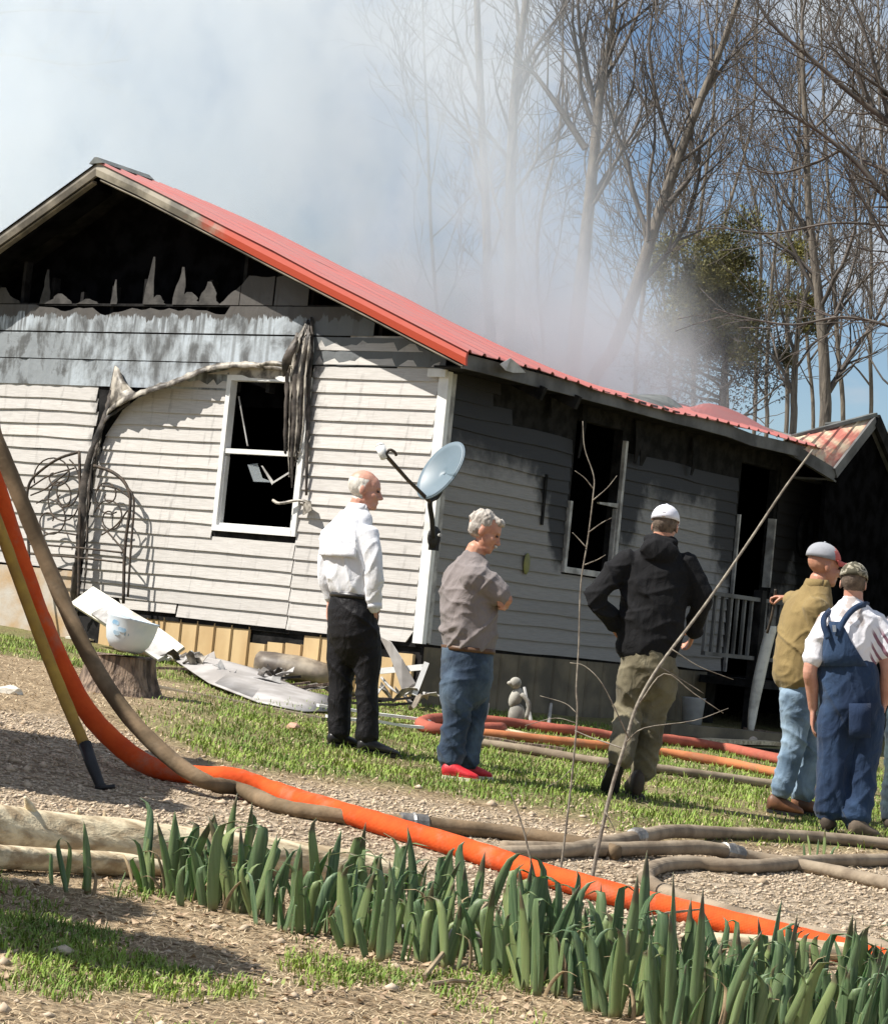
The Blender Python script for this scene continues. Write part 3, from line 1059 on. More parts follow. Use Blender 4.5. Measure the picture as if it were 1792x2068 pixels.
# left slope, whole towards the front
for i in range(11):
    y0 = RK + 0.02 - i * 0.9
    y1 = y0 - 0.894
    rows = []
    for j in range(6):
        a = lerp(AP_A - 0.0, W_L + 0.4, j / 5)
        rows.append([(a, lerp(y0, y1, q / 8), roof_z(a, lerp(y0, y1, q / 8)) - 0.012 + (0.014 if q % 2 else 0)) for q in range(9)])
    hpart("roof_panel", MB().sheet(rows, 0.006), m_char)
hpart("ridge_cap", MB().prism([(AP_A + 0.08, RK + 0.03, AP_Z - 0.035), (AP_A + 0.02, RK + 0.03, AP_Z + 0.028), (AP_A - 0.02, RK + 0.03, AP_Z + 0.028), (AP_A - 0.10, RK + 0.03, AP_Z - 0.028)], (0, -0.75, -0.012)), m_greyburn)


def rake(a0, a1, hgt, drop, mat, name="rake_trim", y0=RK, y1=RK - 0.03, dev=0.004):
    n = 8
    rows = []
    for i in range(n + 1):
        a = lerp(a0, a1, i / n)
        zt = roof_z(a) - drop + dev * mnoise.noise((a * 3, 1, 2))
        rows.append([(a, y0, zt - hgt), (a, y0 + 0.012, zt - hgt * 0.5), (a, y0, zt)])
    return hpart(name, MB().sheet(rows, y0 - y1, nrm=(0, 1, 0)), mat)


rake(EV_A, AP_A, 0.128, 0.0, m_rake, dev=0.010)
rake(AP_A, W_L + 0.4, 0.125, 0.0, m_trimburn, dev=0.012)
rake(EV_A + 0.04, AP_A - 0.05, 0.022, 0.14, m_redtrim if False else m_trimburn, "rake_drip_edge", RK - 0.02, RK - 0.08)
rake(AP_A + 0.05, W_L + 0.4, 0.022, 0.14, m_trimburn, "rake_drip_edge", RK - 0.02, RK - 0.08)
rake(0.0, AP_A - 0.1, 0.08, 0.10, m_void, "rake_board", RK - 0.09, 0.0)
rake(AP_A + 0.1, W_L, 0.08, 0.10, m_void, "rake_board", RK - 0.09, 0.0)
# short white return where rake and wall meet, fascia along the eave
hpart("eave_return", MB().box((-0.02, 0.040, 3.075), (0.17, 0.075, 3.145)), m_white, None)
fas = []
for i in range(14):
    y = lerp(RK - 0.02, -6.6, i / 13)
    dz = 0.015 * mnoise.noise((y * 1.1, 3, 3)) - (0.02 if i > 9 else 0)
    fas.append([(EV_A + 0.03, y, EV_Z - 0.145 + dz), (EV_A + 0.03, y, EV_Z - 0.022 + dz)])
hpart("fascia", MB().sheet(fas, 0.03, nrm=(-1, 0, 0)), m_fascia)
hpart("soffit", MB().box((EV_A + 0.07, -6.5, EV_Z - 0.13), (0.0, RK - 0.13, EV_Z - 0.115)), m_char)
hpart("torn_gutter_scrap", MB().sheet([[on_side(1008, 735, 0.46), on_side(1030, 722, 0.5)], [on_side(1020, 748, 0.5), on_side(1045, 735, 0.44)], [on_side(1035, 752, 0.46), on_side(1060, 752, 0.4)]], 0.005), m_white_dirty)

# sheets that the fire lifted near the far end
def lifted(lo_, hi_, mat):
    n_ = 7
    L0 = smooth_path([Vector((u, v, 0)) for u, v in lo_], 4)
    H0 = smooth_path([Vector((u, v, 0)) for u, v in hi_], 4)
    rows = [[lerp(on_side(a.x, a.y, 0.34), on_side(b2.x, b2.y, -0.30), g) + Vector((0, 0, 0.02 * math.sin(math.pi * g))) for a, b2 in zip(L0, H0)] for g in (0, 0.33, 0.66, 1)]
    return hpart("lifted_roof_sheet", MB().sheet(rows, 0.008), mat)


lifted(((1262, 812), (1310, 822), (1350, 831), (1392, 841)), ((1240, 795), (1290, 796), (1345, 799), (1392, 832)), m_greyburn)
lifted(((1396, 842), (1450, 853), (1505, 864), (1562, 876)), ((1392, 822), (1432, 814), (1490, 832), (1556, 869)), m_red)

# --- cross gable over the porch at the far end
D = 0.55
PK, LO = on_side(1765, 842, D), on_side(1684, 944, D)
BK, BL = on_side(1602, 884, 0.05), on_side(1585, 884, 0.30)
n = 5
for i in range(5):
    f0, f1 = i / 5, (i + 0.94) / 5
    rows = []
    for j in range(n + 1):
        g = j / n
        rows.append([lerp(lerp(BL, LO, f), lerp(BK, PK, f), g) + Vector((0, 0, 0.01 * mnoise.noise((f * 9, g * 4, 1)) + (0.02 if q == 0 else 0))) for q, f in enumerate((f0, lerp(f0, f1, 0.12), lerp(f0, f1, 0.5), f1))])
    hpart("porch_roof_panel", MB().sheet(rows, 0.01, nrm=(-0.2, 0.2, 1)), m_redburn)
hpart("porch_ridge", MB().beam(BK + Vector((0, 0, 0.02)), PK + Vector((0, 0, 0.03)), 0.10, 0.04), m_greyburn)
hpart("porch_rake_trim", MB().beam(LO + Vector((-0.02, 0.02, -0.06)), PK + Vector((-0.02, 0.02, -0.05)), 0.03, 0.12), m_fascia)
R2 = PK + Vector((0, -1.9, -1.35))
hpart("porch_rake_trim", MB().beam(PK + Vector((-0.02, 0, -0.03)), R2, 0.05, 0.16), m_char)
hpart("porch_roof_panel", MB().sheet([[PK, R2], [PK + Vector((0.6, 0, -0.08)), R2 + Vector((0.6, 0, -0.08))]], 0.02, nrm=(0, 0, 1)), m_greyburn)
hpart("porch_gable", MB().prism([(-D + 0.08, LO.y, LO.z - 0.1), (-D + 0.08, PK.y, PK.z - 0.08), (-D + 0.08, R2.y, R2.z - 0.1), (-D + 0.08, R2.y, 0.2), (-D + 0.08, LO.y - 0.12, 0.2)], (0.05, 0, 0)), m_void)
hpart("porch_eave", MB().beam(BL + Vector((0, 0, -0.08)), LO + Vector((0, 0, -0.08)), 0.05, 0.13), m_fascia)
hpart("porch_soffit", MB().sheet([[LO + Vector((0, 0, -0.12)), LO + Vector((0.2, -0.6, -0.12))], [LO + Vector((0.5, 0.02, -0.12)), LO + Vector((0.5, -0.6, -0.12))]], 0.02, nrm=(0, 0, 1)), m_fascia)
# porch deck and its railing, deep in shade
deck = hpart("porch_deck", MB().box((-0.75, -8.2, 0.62), (-0.04, -5.0, 0.70)), m_char)
q0, q1 = on_side(1430, 1196, 0.6), on_side(1600, 1222, 0.6)
rail = hpart("porch_railing", MB().beam((-0.6, q0.y, 1.52), (-0.6, q1.y, 1.52), 0.07, 0.04).beam((-0.6, q0.y, 0.92), (-0.6, q1.y, 0.92), 0.05, 0.04), m_fascia)
nb = int(abs(q1.y - q0.y) / 0.15)
for i in range(nb + 1):
    y = lerp(q0.y, q1.y, i / nb)
    hpart("baluster", MB().box((-0.615, y - 0.017, 0.94), (-0.585, y + 0.017, 1.50)), m_fascia, rail)
for y in (-5.1, -7.4):
    hpart("porch_post", MB().box((-0.65, y - 0.05, 0.1), (-0.55, y + 0.05, 1.62)), m_char)
# black sheet added behind the fire hole to stand in for the attic's darkness
hpart("attic_dark_sheet", MB().prism([(0.1, -0.40, 2.8), (0.1, -0.40, roof_z(0.1) - 0.05), (AP_A, -0.40, AP_Z - 0.05), (W_L - 0.1, -0.40, roof_z(W_L - 0.1) - 0.05), (W_L - 0.1, -0.40, 2.8)], (0, -0.05, 0)), m_void)

# ------------------------------------------------------------------ dish on the corner
m_dish = simple("dish_grey", (0.155, 0.205, 0.245), (0.13, 0.18, 0.215), rough=0.45, scale=4, bump=0.03)
m_dark = simple("dark_metal", (0.035, 0.033, 0.032), (0.02, 0.02, 0.02), rough=0.5, scale=12, bump=0.2, metal=0.4)
m_rust = simple("weathered_arm", (0.09, 0.065, 0.045), (0.035, 0.03, 0.025), rough=0.6, scale=14, bump=0.2, metal=0.3)
DC = at(893, 952, 20.45)
dish = thing("satellite_dish", "grey-blue satellite dish on a bent arm at the white house corner", "satellite dish", at(872, 1090, 20.7))
nrm = Vector((-0.70, -0.55, 0.42)).normalized()
e2 = (Vector((0.50, 0.0, 1.0)) - nrm * Vector((0.50, 0.0, 1.0)).dot(nrm)).normalized()
e1 = e2.cross(nrm).normalized()
A1, A2 = 0.235, 0.285
rows = []
for i in range(9):
    r = i / 8
    rows.append([DC + e1 * (A1 * r * math.cos(t_)) + e2 * (A2 * r * math.sin(t_)) + nrm * (0.055 * r * r - 0.03) for t_ in np.linspace(0, 2 * math.pi, 41)])
obj("reflector", MB().sheet(rows, 0.012), m_dish, dish, smooth=True)
obj("rim", MB().tube([DC + e1 * (A1 * math.cos(t_)) + e2 * (A2 * math.sin(t_)) + nrm * 0.02 for t_ in np.linspace(0, 2 * math.pi, 41)], 0.008, 6), m_dish, dish, smooth=True)
lnb = at(778, 918, 20.05)
foot = at(868, 1013, 20.42)
obj("feed_arm", MB().tube([foot, lerp(foot, lnb, 0.5) + Vector((0, 0, -0.012)), lnb], [0.018, 0.016, 0.018], 6), m_rust, dish)
obj("feed_horn", MB().tube([at(775, 926, 20.05), at(768, 902, 20.08)], [0.028, 0.045], 10).tube([at(768, 902, 20.08), at(767, 897, 20.09)], [0.045, 0.03], 10), m_white, dish, smooth=True)
obj("feed_cable", MB().tube(smooth_path([lnb, at(786, 908, 20.03), at(796, 912, 20.03), at(800, 920, 20.04)], 5), 0.012, 6), m_rust, dish, smooth=True)
obj("mast", MB().tube(smooth_path([DC - nrm * 0.05, at(884, 1000, 20.56), at(868, 1013, 20.5), at(872, 1050, 20.58), at(874, 1085, 20.66)], 6), 0.022, 8), m_dark, dish, smooth=True)
obj("mount_plate", MB().ellipsoid(at(876, 1085, 20.70), (0.055, 0.05, 0), (-0.02, 0.03, 0), (0, 0, 0.10)).box(tuple(at(876, 1085, 20.72) - Vector((0.04, 0.03, 0.11))), tuple(at(876, 1085, 20.72) + Vector((0.05, 0.03, 0.06)))), m_dark, dish, smooth=False)
obj("bolt", MB().tube([at(886, 1080, 20.60), at(889, 1080, 20.56)], 0.014, 8), m_white_dirty, dish)
obj("back_bracket", MB().beam(DC - nrm * 0.06 - e2 * 0.1, DC - nrm * 0.06 + e2 * 0.12, 0.07, 0.05), m_dark, dish)

# ------------------------------------------------------------------ iron headboard leaning on the wall
def gw_(u, v, d):
    p = on_gable(u, v, d)
    return HM @ p


m_iron = simple("rusty_iron", (0.085, 0.062, 0.045), (0.035, 0.03, 0.026), rough=0.7, scale=20, bump=0.3, metal=0.3)
iron = thing("iron_headboard", "rusty scrolled iron headboard leaning on the scorched grey siding", "headboard", gw_(160, 1215, 0.25))
def ip(*uv):
    return smooth_path([gw_(u, v, 0.10 + (v - 900) / 320 * 0.16) for u, v in uv], 6)
obj("post", MB().tube(ip((249, 1218), (252, 1110), (262, 1030), (262, 1000), (250, 972), (225, 952), (190, 940)), 0.017, 6), m_iron, iron, smooth=True)
obj("post", MB().tube(ip((258, 1205), (264, 1110), (270, 1030), (268, 1000), (258, 985)), 0.012, 6), m_iron, iron, smooth=True)
obj("post", MB().tube(ip((62, 1210), (58, 1110), (54, 1020), (60, 975), (85, 948), (120, 925), (160, 912)), 0.015, 6), m_iron, iron, smooth=True)
obj("post", MB().tube(ip((160, 912), (162, 1000), (160, 1100), (158, 1215)), 0.016, 6), m_iron, iron, smooth=True)
for v0 in (1104, 1124):
    obj("rail", MB().tube(ip((60, v0 - 6), (160, v0 + 2), (250, v0 + 12)), 0.011, 6), m_iron, iron, smooth=True)
def scroll(cu_, cv_, r0, turns, ph, sq=1.0):
    pts = []
    for i in range(26):
        t_ = i / 25
        r = r0 * (1 - 0.85 * t_)
        a_ = ph + t_ * turns * 2 * math.pi
        pts.append((cu_ + r * math.cos(a_) * sq, cv_ + r * math.sin(a_)))
    return MB().tube([gw_(u, v, 0.10 + (v - 900) / 320 * 0.16) for u, v in pts], 0.008, 5)
for q in ((125, 1005, 52, 1.6, 0.3, 0.7), (112, 960, 45, 1.2, 2.8, 1.0), (100, 1050, 45, 1.4, 4.0, 0.9), (218, 1000, 40, 1.4, 1.0, 0.8), (222, 1045, 40, 1.5, 3.4, 0.8), (130, 985, 60, 1.0, 5.0, 0.6)):
    obj("scroll", scroll(*q), m_iron, iron, smooth=True)
for q in (((60, 985), (100, 960), (150, 945)), ((62, 1000), (95, 985), (140, 950)), ((200, 980), (235, 985), (262, 1005)), ((205, 1080), (235, 1060), (258, 1030)), ((205, 1060), (240, 1100), (250, 1115)), ((70, 1090), (110, 1075), (158, 1080))):
    obj("scroll", MB().tube(ip(*q), 0.009, 5), m_iron, iron, smooth=True)

# ------------------------------------------------------------------ basin on its stump, boards behind
m_enam = simple("chipped_enamel", (0.74, 0.80, 0.84), (0.60, 0.70, 0.78), rough=0.35, scale=5, bump=0.05)
m_blue_mark = simple("blue_pattern", (0.20, 0.38, 0.55), (0.45, 0.58, 0.68), rough=0.4, scale=8, bump=0.0)
m_bark = simple("rotten_bark", (0.30, 0.22, 0.16), (0.09, 0.065, 0.05), rough=0.9, scale=9, stretch=(3, 3, 0.5), bump=0.9, bscale=14, bdist=0.04)
m_board = simple("weathered_painted_board", (0.72, 0.69, 0.60), (0.40, 0.37, 0.32), rough=0.75, scale=5, stretch=(1, 1, 1), bump=0.25, lo=0.30, hi=0.55)
m_wood = simple("bleached_wood", (0.72, 0.62, 0.43), (0.36, 0.27, 0.165), rough=0.8, scale=5, stretch=(0.6, 4, 4), bump=0.5, bscale=12, bdist=0.02)
SG = gnd(238, 1400)
stump = obj("tree_stump", (lambda mb: mb.grid([[SG + Vector(((0.22 + 0.10 * (1 - f) ** 2 + 0.035 * math.sin(5 * a_) + 0.02 * math.sin(11 * a_ + 1)) * math.cos(a_), (0.20 + 0.10 * (1 - f) ** 2) * math.sin(a_), -0.03 + f * 0.30)) for a_ in np.linspace(0, 2 * math.pi, 33)] for f in (0, 0.15, 0.35, 0.6, 0.85, 1.0)])
             .grid([[SG + Vector((r * math.cos(a_), r * math.sin(a_), 0.27 + 0.01 * math.sin(3 * a_))) for a_ in np.linspace(0, 2 * math.pi, 33)] for r in (0.225, 0.1, 0.001)]))(MB()), m_bark, loc=SG, smooth=True)
tag(stump, "rotten tree stump under the white enamel basin", "stump")
BS = SG + Vector((0.02, -0.02, 0.30))
bt = Matrix.Rotation(radians(9), 3, 'Y')
basin = thing("enamel_basin", "white and pale blue enamel basin set on the stump by the wall", "basin", BS)
rows = []
for r, h in ((0.001, 0.004), (0.07, 0.006), (0.115, 0.025), (0.150, 0.075), (0.170, 0.15), (0.178, 0.235), (0.188, 0.25), (0.172, 0.245), (0.16, 0.17), (0.12, 0.06), (0.001, 0.03)):
    rows.append([BS + bt @ Vector((r * math.cos(a_) * 1.05, r * math.sin(a_), h)) for a_ in np.linspace(0, 2 * math.pi, 33)])
obj("bowl", MB().grid(rows), m_enam, basin, smooth=True)
for q, (a0_, a1_, h0) in enumerate(((-2.35, -1.95, 0.185), (-2.0, -1.6, 0.165), (-2.2, -1.85, 0.135), (-1.7, -1.45, 0.12))):
    rows = []
    for k_ in range(4):
        h = h0 + (k_ - 1.5) * 0.010
        rr = float(np.interp(h, (0.075, 0.15, 0.235), (0.150, 0.170, 0.178))) + 0.0025
        rows.append([BS + bt @ Vector((rr * math.cos(a_) * 1.05, rr * math.sin(a_), h + 0.012 * math.sin(5 * a_ + q))) for a_ in np.linspace(a0_ + 0.05 * abs(k_ - 1.5), a1_ - 0.05 * abs(k_ - 1.5), 7)])
    obj("painted_motif", MB().grid(rows), m_blue_mark, basin, smooth=True)


def plank(name, label, cat, p, q, w, th, mat, up=(0, 0, 1), group=None, warp=0.0, seed=1.0, end=0.0):
    p, q = Vector(p), Vector(q)
    d = (q - p).normalized()
    s = d.cross(Vector(up)).normalized()
    n_ = s.cross(d).normalized()
    rows = []
    for i in range(9):
        f = i / 8
        c = lerp(p, q, f) + n_ * (warp * math.sin(math.pi * f) + 0.01 * mnoise.noise((f * 3, seed, 1)))
        ww = w * (1 + 0.06 * mnoise.noise((f * 4, seed, 5)) - end * max(0, f - 0.85) * 4)
        rows.append([c + s * (g * ww) for g in (-0.5, 0.0, 0.5)])
    o = obj(name, MB().sheet(rows, th), mat, None, loc=lerp(p, q, 0.5) if p.z == q.z else (p if p.z < q.z else q))
    return tag(o, label, cat, group)


plank("weathered_slab", "tilted pale weathered panel leaning behind the basin", "panel", gw_(165, 1200, 0.35), gw_(352, 1320, 0.75), 0.27, 0.03, m_board, up=(-0.3, -0.8, 0.75), seed=2, end=0.3)
plank("weathered_board", "narrow dark-edged board lying under the tilted pale panel", "board", gw_(195, 1232, 0.5), gw_(330, 1325, 0.95), 0.12, 0.03, m_white_dirty, up=(-0.2, -0.7, 0.7), seed=5)
plank("loose_board", "short bleached board lying on grass left of the stump", "board", gnd(140, 1292) + Vector((0, 0, 0.03)), gnd(186, 1296) + Vector((0, 0, 0.03)), 0.10, 0.02, m_board, seed=7)

# ------------------------------------------------------------------ fallen siding and trim at the foot of the gable
m_sheet = simple("fallen_vinyl", (0.46, 0.44, 0.43), (0.30, 0.28, 0.265), rough=0.5, scale=3, bump=0.15, bscale=8)
m_sheet_b = simple("browned_vinyl", (0.40, 0.34, 0.26), (0.10, 0.08, 0.065), rough=0.5, scale=3.5, bump=0.2, bscale=8)


def gp(u, v, h):
    """point h above the yard, over the yard point seen at (u, v)"""
    p = gnd(u, v)
    return Vector((p.x, p.y, p.z + h))


sh1 = obj("fallen_siding_sheet", MB().sheet([
    [gp(335, 1345, 0.10), gp(420, 1388, 0.04), gp(520, 1425, 0.03), gp(610, 1441, 0.02), gp(662, 1440, 0.02)],
    [gp(375, 1352, 0.13), gp(450, 1384, 0.12), gp(540, 1412, 0.09), gp(615, 1430, 0.05), gp(664, 1432, 0.03)],
    [gp(420, 1352, 0.12), gp(490, 1378, 0.14), gp(565, 1400, 0.10), gp(622, 1418, 0.08), gp(664, 1420, 0.06)],
    [gp(460, 1358, 0.06), gp(530, 1372, 0.08), gp(585, 1392, 0.05), gp(630, 1404, 0.03), gp(666, 1410, 0.02)]], 0.008), m_sheet, loc=gnd(500, 1420), smooth=True)
tag(sh1, "large grey siding sheet slumped on the ground below the tan skirting", "siding sheet")
roll_rows = []
for f in np.linspace(0, 1, 7):
    c0 = lerp(gnd(520, 1366), gnd(668, 1392), f)
    ax = (gnd(668, 1392) - gnd(520, 1366)).normalized()
    side = Vector((ax.y, -ax.x, 0)).normalized()
    if side.y > 0:
        side = -side
    row = []
    for a_ in np.linspace(-0.9, 4.0, 13):
        r = (0.10 + 0.025 * a_ / 4) * (0.75 + 0.45 * math.sin(math.pi * (0.2 + 0.7 * f)))
        row.append(c0 + side * (r * 1.3 * math.cos(a_)) + Vector((0, 0, 0.11 + r * math.sin(a_) + 0.02 * mnoise.noise((f * 4, a_, 3)))))
    roll_rows.append(row)
tag(obj("rolled_siding", MB().sheet(roll_rows, 0.008), m_sheet_b, loc=gnd(590, 1380), smooth=True), "curled roll of brown-scorched siding against the tan skirting", "siding sheet")
tag(obj("bent_siding_strip", MB().sheet([[gp(500, 1350, 0.26), gp(540, 1352, 0.34), gp(590, 1360, 0.30), gp(640, 1372, 0.20), gp(676, 1385, 0.10)],
                                         [gp(505, 1346, 0.20), gp(545, 1348, 0.28), gp(595, 1356, 0.25), gp(640, 1368, 0.15), gp(676, 1380, 0.05)]], 0.006), m_sheet, loc=gnd(590, 1375), smooth=True),
    "bent grey siding strip lying over the curled roll", "siding strip")
tag(obj("crumpled_siding", MB().sheet([[gp(385, 1362, 0.02), gp(405, 1352, 0.10), gp(428, 1352, 0.16), gp(440, 1366, 0.02)],
                                       [gp(395, 1372, 0.02), gp(415, 1366, 0.08), gp(434, 1368, 0.10), gp(452, 1376, 0.01)]], 0.006), m_sheet, loc=gnd(415, 1372)),
    "small crumpled grey siding scrap by the torn tan skirting", "siding scrap")
# twisted white trim by the corner
tag(obj("twisted_trim", MB().sheet([[gw_(767, 1285, 0.2), gw_(790, 1296, 0.34)], [gw_(790, 1330, 0.3), gw_(812, 1330, 0.36)], [gw_(812, 1395, 0.3), gw_(838, 1378, 0.3)], [gw_(826, 1402, 0.25), gw_(842, 1392, 0.25)]], 0.006), m_sheet, loc=gw_(815, 1400, 0.3)),
    "twisted beige vinyl flap hanging below the white corner", "vinyl flap")
tag(obj("broken_frame_piece", MB().beam(gw_(861, 1338, 0.22), gw_(836, 1404, 0.34), 0.045, 0.03, up=(0, -1, 0)).beam(gw_(766, 1355, 0.3), gw_(854, 1347, 0.24), 0.045, 0.05, up=(0, 0, 1)), m_white, loc=gw_(836, 1404, 0.34)),
    "broken white frame piece propped at the foot of the corner", "frame piece")
tag(obj("curled_trim", MB().tube(smooth_path([gw_(770, 1368, 0.25), gw_(790, 1390, 0.3), (gw_(815, 1402, 0.32)), gw_(842, 1392, 0.3)], 5), 0.012, 6), m_white_dirty, loc=gw_(810, 1402, 0.32), smooth=True),
    "curled grey trim strip under the broken white frame", "trim")
plank("fallen_trim_board", "long white trim board on grass beside the black trousers", "trim board", gnd(640, 1440) + Vector((0, 0, 0.07)), gnd(865, 1472) + Vector((0, 0, 0.07)), 0.11, 0.02, m_white, seed=3)
plank("fallen_trim_board", "second white trim board lying just in front of the first", "trim board", gnd(660, 1460) + Vector((0, 0, 0.06)), gnd(850, 1482) + Vector((0, 0, 0.06)), 0.07, 0.02, m_white, seed=4)
plank("dirty_board", "long muddy board lying along the lawn edge below the fallen sheet", "board", gnd(300, 1385) + Vector((0, 0, 0.02)), gnd(655, 1455) + Vector((0, 0, 0.02)), 0.09, 0.025, m_tan_dim, seed=6)

rd = random.Random(99)
HEAP = ("crumpled siding scrap in the heap below the tan skirting", "scraps heaped below the skirting")
for i in range(20):
    u0 = rd.uniform(350, 850)
    if 640 < u0 < 690:
        continue
    v0 = 1352 + (u0 - 350) * 0.155 + rd.uniform(-4, 20)
    c = gnd(u0, v0)
    ang, L_, w_ = rd.uniform(-0.8, 0.8), rd.uniform(0.14, 0.42), rd.uniform(0.06, 0.15)
    rows = []
    kx, kz = rd.uniform(0.3, 1.2), rd.uniform(0.04, 0.16)
    for a in range(6):
        f = a / 5
        row = []
        for q in range(4):
            g = q / 3 - 0.5
            x = (f - 0.5) * L_
            h = 0.02 + kz * abs(math.sin(f * math.pi * kx + i)) + 0.05 * g * math.sin(f * 5 + i) + 0.03 * mnoise.noise((f * 4, g * 4, i))
            row.append(c + Vector((x * math.cos(ang) - g * w_ * math.sin(ang), x * math.sin(ang) * 0.6 + g * w_ * math.cos(ang), max(0.012, h + 0.05 * abs(g)))))
        rows.append(row)
    tag(obj("siding_scrap", MB().sheet(rows, 0.005), (m_sheet, m_sheet_b, m_melt, m_white_dirty, m_melt_dark)[i % 5], loc=c), HEAP[0], "siding scrap", HEAP[1])
for i in range(9):
    u0 = rd.uniform(300, 860)
    c = gnd(u0, 1358 + (u0 - 350) * 0.155 + rd.uniform(0, 16))
    a_ = rd.uniform(-0.5, 0.5)
    L_ = rd.uniform(0.2, 0.6)
    d = Vector((math.cos(a_), math.sin(a_), rd.uniform(0.0, 0.25)))
    tag(obj("charred_stick", MB().beam(c + Vector((0, 0, 0.03)), c + d * L_ + Vector((0, 0, 0.04)), 0.03, 0.02), m_bark if i % 2 else m_char, loc=c), "broken dark lath in the heap below the tan skirting", "lath", "broken laths in the heap")

# ------------------------------------------------------------------ things along the shaded wall
m_cream = simple("cream_plaster", (0.42, 0.40, 0.35), (0.20, 0.19, 0.165), rough=0.7, scale=8, bump=0.15)
sp_ = gnd(1040, 1468)
fig = obj("garden_ornament", MB().ellipsoid(sp_ + Vector((0, 0, 0.10)), (0.07, 0, 0), (0, 0.06, 0), (0, 0, 0.10)).ellipsoid(sp_ + Vector((-0.02, 0, 0.24)), (0.055, 0, 0), (0, 0.05, 0), (0.02, 0, 0.09))
          .ellipsoid(sp_ + Vector((-0.035, -0.01, 0.36)), (0.05, 0, 0), (0, 0.05, 0), (0, 0, 0.05)).ellipsoid(sp_ + Vector((-0.075, -0.03, 0.355)), (0.03, 0, 0), (0, 0.02, 0), (0, 0, 0.02))
          .tube(smooth_path([sp_ + Vector((0.02, -0.03, 0.28)), sp_ + Vector((0.09, -0.04, 0.2)), sp_ + Vector((0.08, -0.04, 0.08))], 4), 0.02, 6), m_cream, loc=sp_, smooth=True)
tag(fig, "small cream garden ornament by the shaded skirting", "ornament")
for i, (u0, v0, u1, v1, y_, lab) in enumerate(((1058, 1388, 1074, 1470, 0.2, "thin white stake leaning beside the cream ornament"), (1112, 1420, 1107, 1462, 0.1, "short white stake upright left of the thin sapling"), (985, 1420, 978, 1462, 0.1, "white stake standing just right of the blue jeans"))):
    p1_ = gnd(u1, v1)
    o = obj("stake", MB().tube([p1_, at(u0, v0, p1_.y + y_)], [0.017, 0.013], 6), m_white_dirty, loc=p1_)
    tag(o, lab, "stake", "stakes by the shaded wall")
gl = on_side(1063, 1138, 0.03)
disc = obj("yellow_oval_tag", MB().ellipsoid(HM @ gl, HM.to_3x3() @ Vector((0, 0.055, 0)), HM.to_3x3() @ Vector((0.012, 0, 0)), (0, 0, 0.10)), simple("dull_yellow", (0.22, 0.22, 0.07), (0.16, 0.16, 0.05), rough=0.5, bump=0.05), loc=HM @ gl, smooth=True)
tag(disc, "dull yellow oval hanging on the shaded siding", "hanging disc")
wr = on_side(1625, 1078, 0.05)
rows = []
for a_ in np.linspace(0, 2 * math.pi, 25):
    rows.append([HM @ (wr + Vector((-0.04 * math.sin(b2), (0.17 + 0.045 * math.cos(b2)) * math.cos(a_) * 0.8, (0.17 + 0.045 * math.cos(b2)) * math.sin(a_) * 1.25)) * (1 + 0.0 * a_)) for b2 in np.linspace(0, 2 * math.pi, 9)])
tag(obj("charred_wreath", MB().grid(rows), m_char, loc=HM @ wr, smooth=True), "charred oval wreath on the wall past the doorway", "wreath")
mb = MB()
pb = gnd(1514, 1480)
pts = smooth_path([pb, at(1522, 1420, pb.y + 0.05), at(1536, 1350, pb.y + 0.12), at(1552, 1285, pb.y + 0.2), at(1560, 1264, pb.y + 0.22)], 5)
rows = []
for i, p in enumerate(pts):
    f = i / (len(pts) - 1)
    w = np.interp(f, [0, 0.12, 0.4, 0.85, 1], [0.06, 0.09, 0.12, 0.115, 0.07])
    rows.append([p + Vector((g * w, 0.0, 0)) + Vector((0, -0.03 * (0.25 - g * g) * 4, 0)) for g in (-0.5, -0.2, 0.2, 0.5)])
tag(obj("leaning_slab", mb.sheet(rows, 0.03), m_board, loc=pb, smooth=True), "tall pale warped slab standing behind the man in the olive jacket", "slab")
m_stone = simple("pale_rubble", (0.55, 0.47, 0.38), (0.38, 0.31, 0.25), rough=0.9, scale=10, bump=0.3, rnd=0.4)


def rock_mesh(seed, n=2):
    bm = bmesh.new()
    bmesh.ops.create_icosphere(bm, subdivisions=n, radius=1.0)
    for v_ in bm.verts:
        f = 1 + 0.35 * mnoise.noise(v_.co * 1.3 + Vector((seed * 7, 0, 0)))
        v_.co *= f
    mb = MB()
    mb.v = [tuple(v_.co) for v_ in bm.verts]
    mb.f = [tuple(x.index for x in f.verts) for f in bm.faces]
    mb.mi = [0] * len(mb.f)
    bm.free()
    return mb


rk = [rock_mesh(s_) for s_ in range(4)]


def rock(name, label, cat, p, sx_, sy_, sz_, mat, seed, group=None):
    src = rk[seed % 4]
    mb = MB()
    ca, sa = math.cos(seed), math.sin(seed)
    mb.v = [(p.x + (x * ca - y * sa) * sx_, p.y + (x * sa + y * ca) * sy_, p.z + sz_ * 0.5 + z_ * sz_) for x, y, z_ in src.v]
    mb.f, mb.mi = src.f, src.mi
    return tag(obj(name, mb, mat, loc=p, smooth=False), label, cat, group)


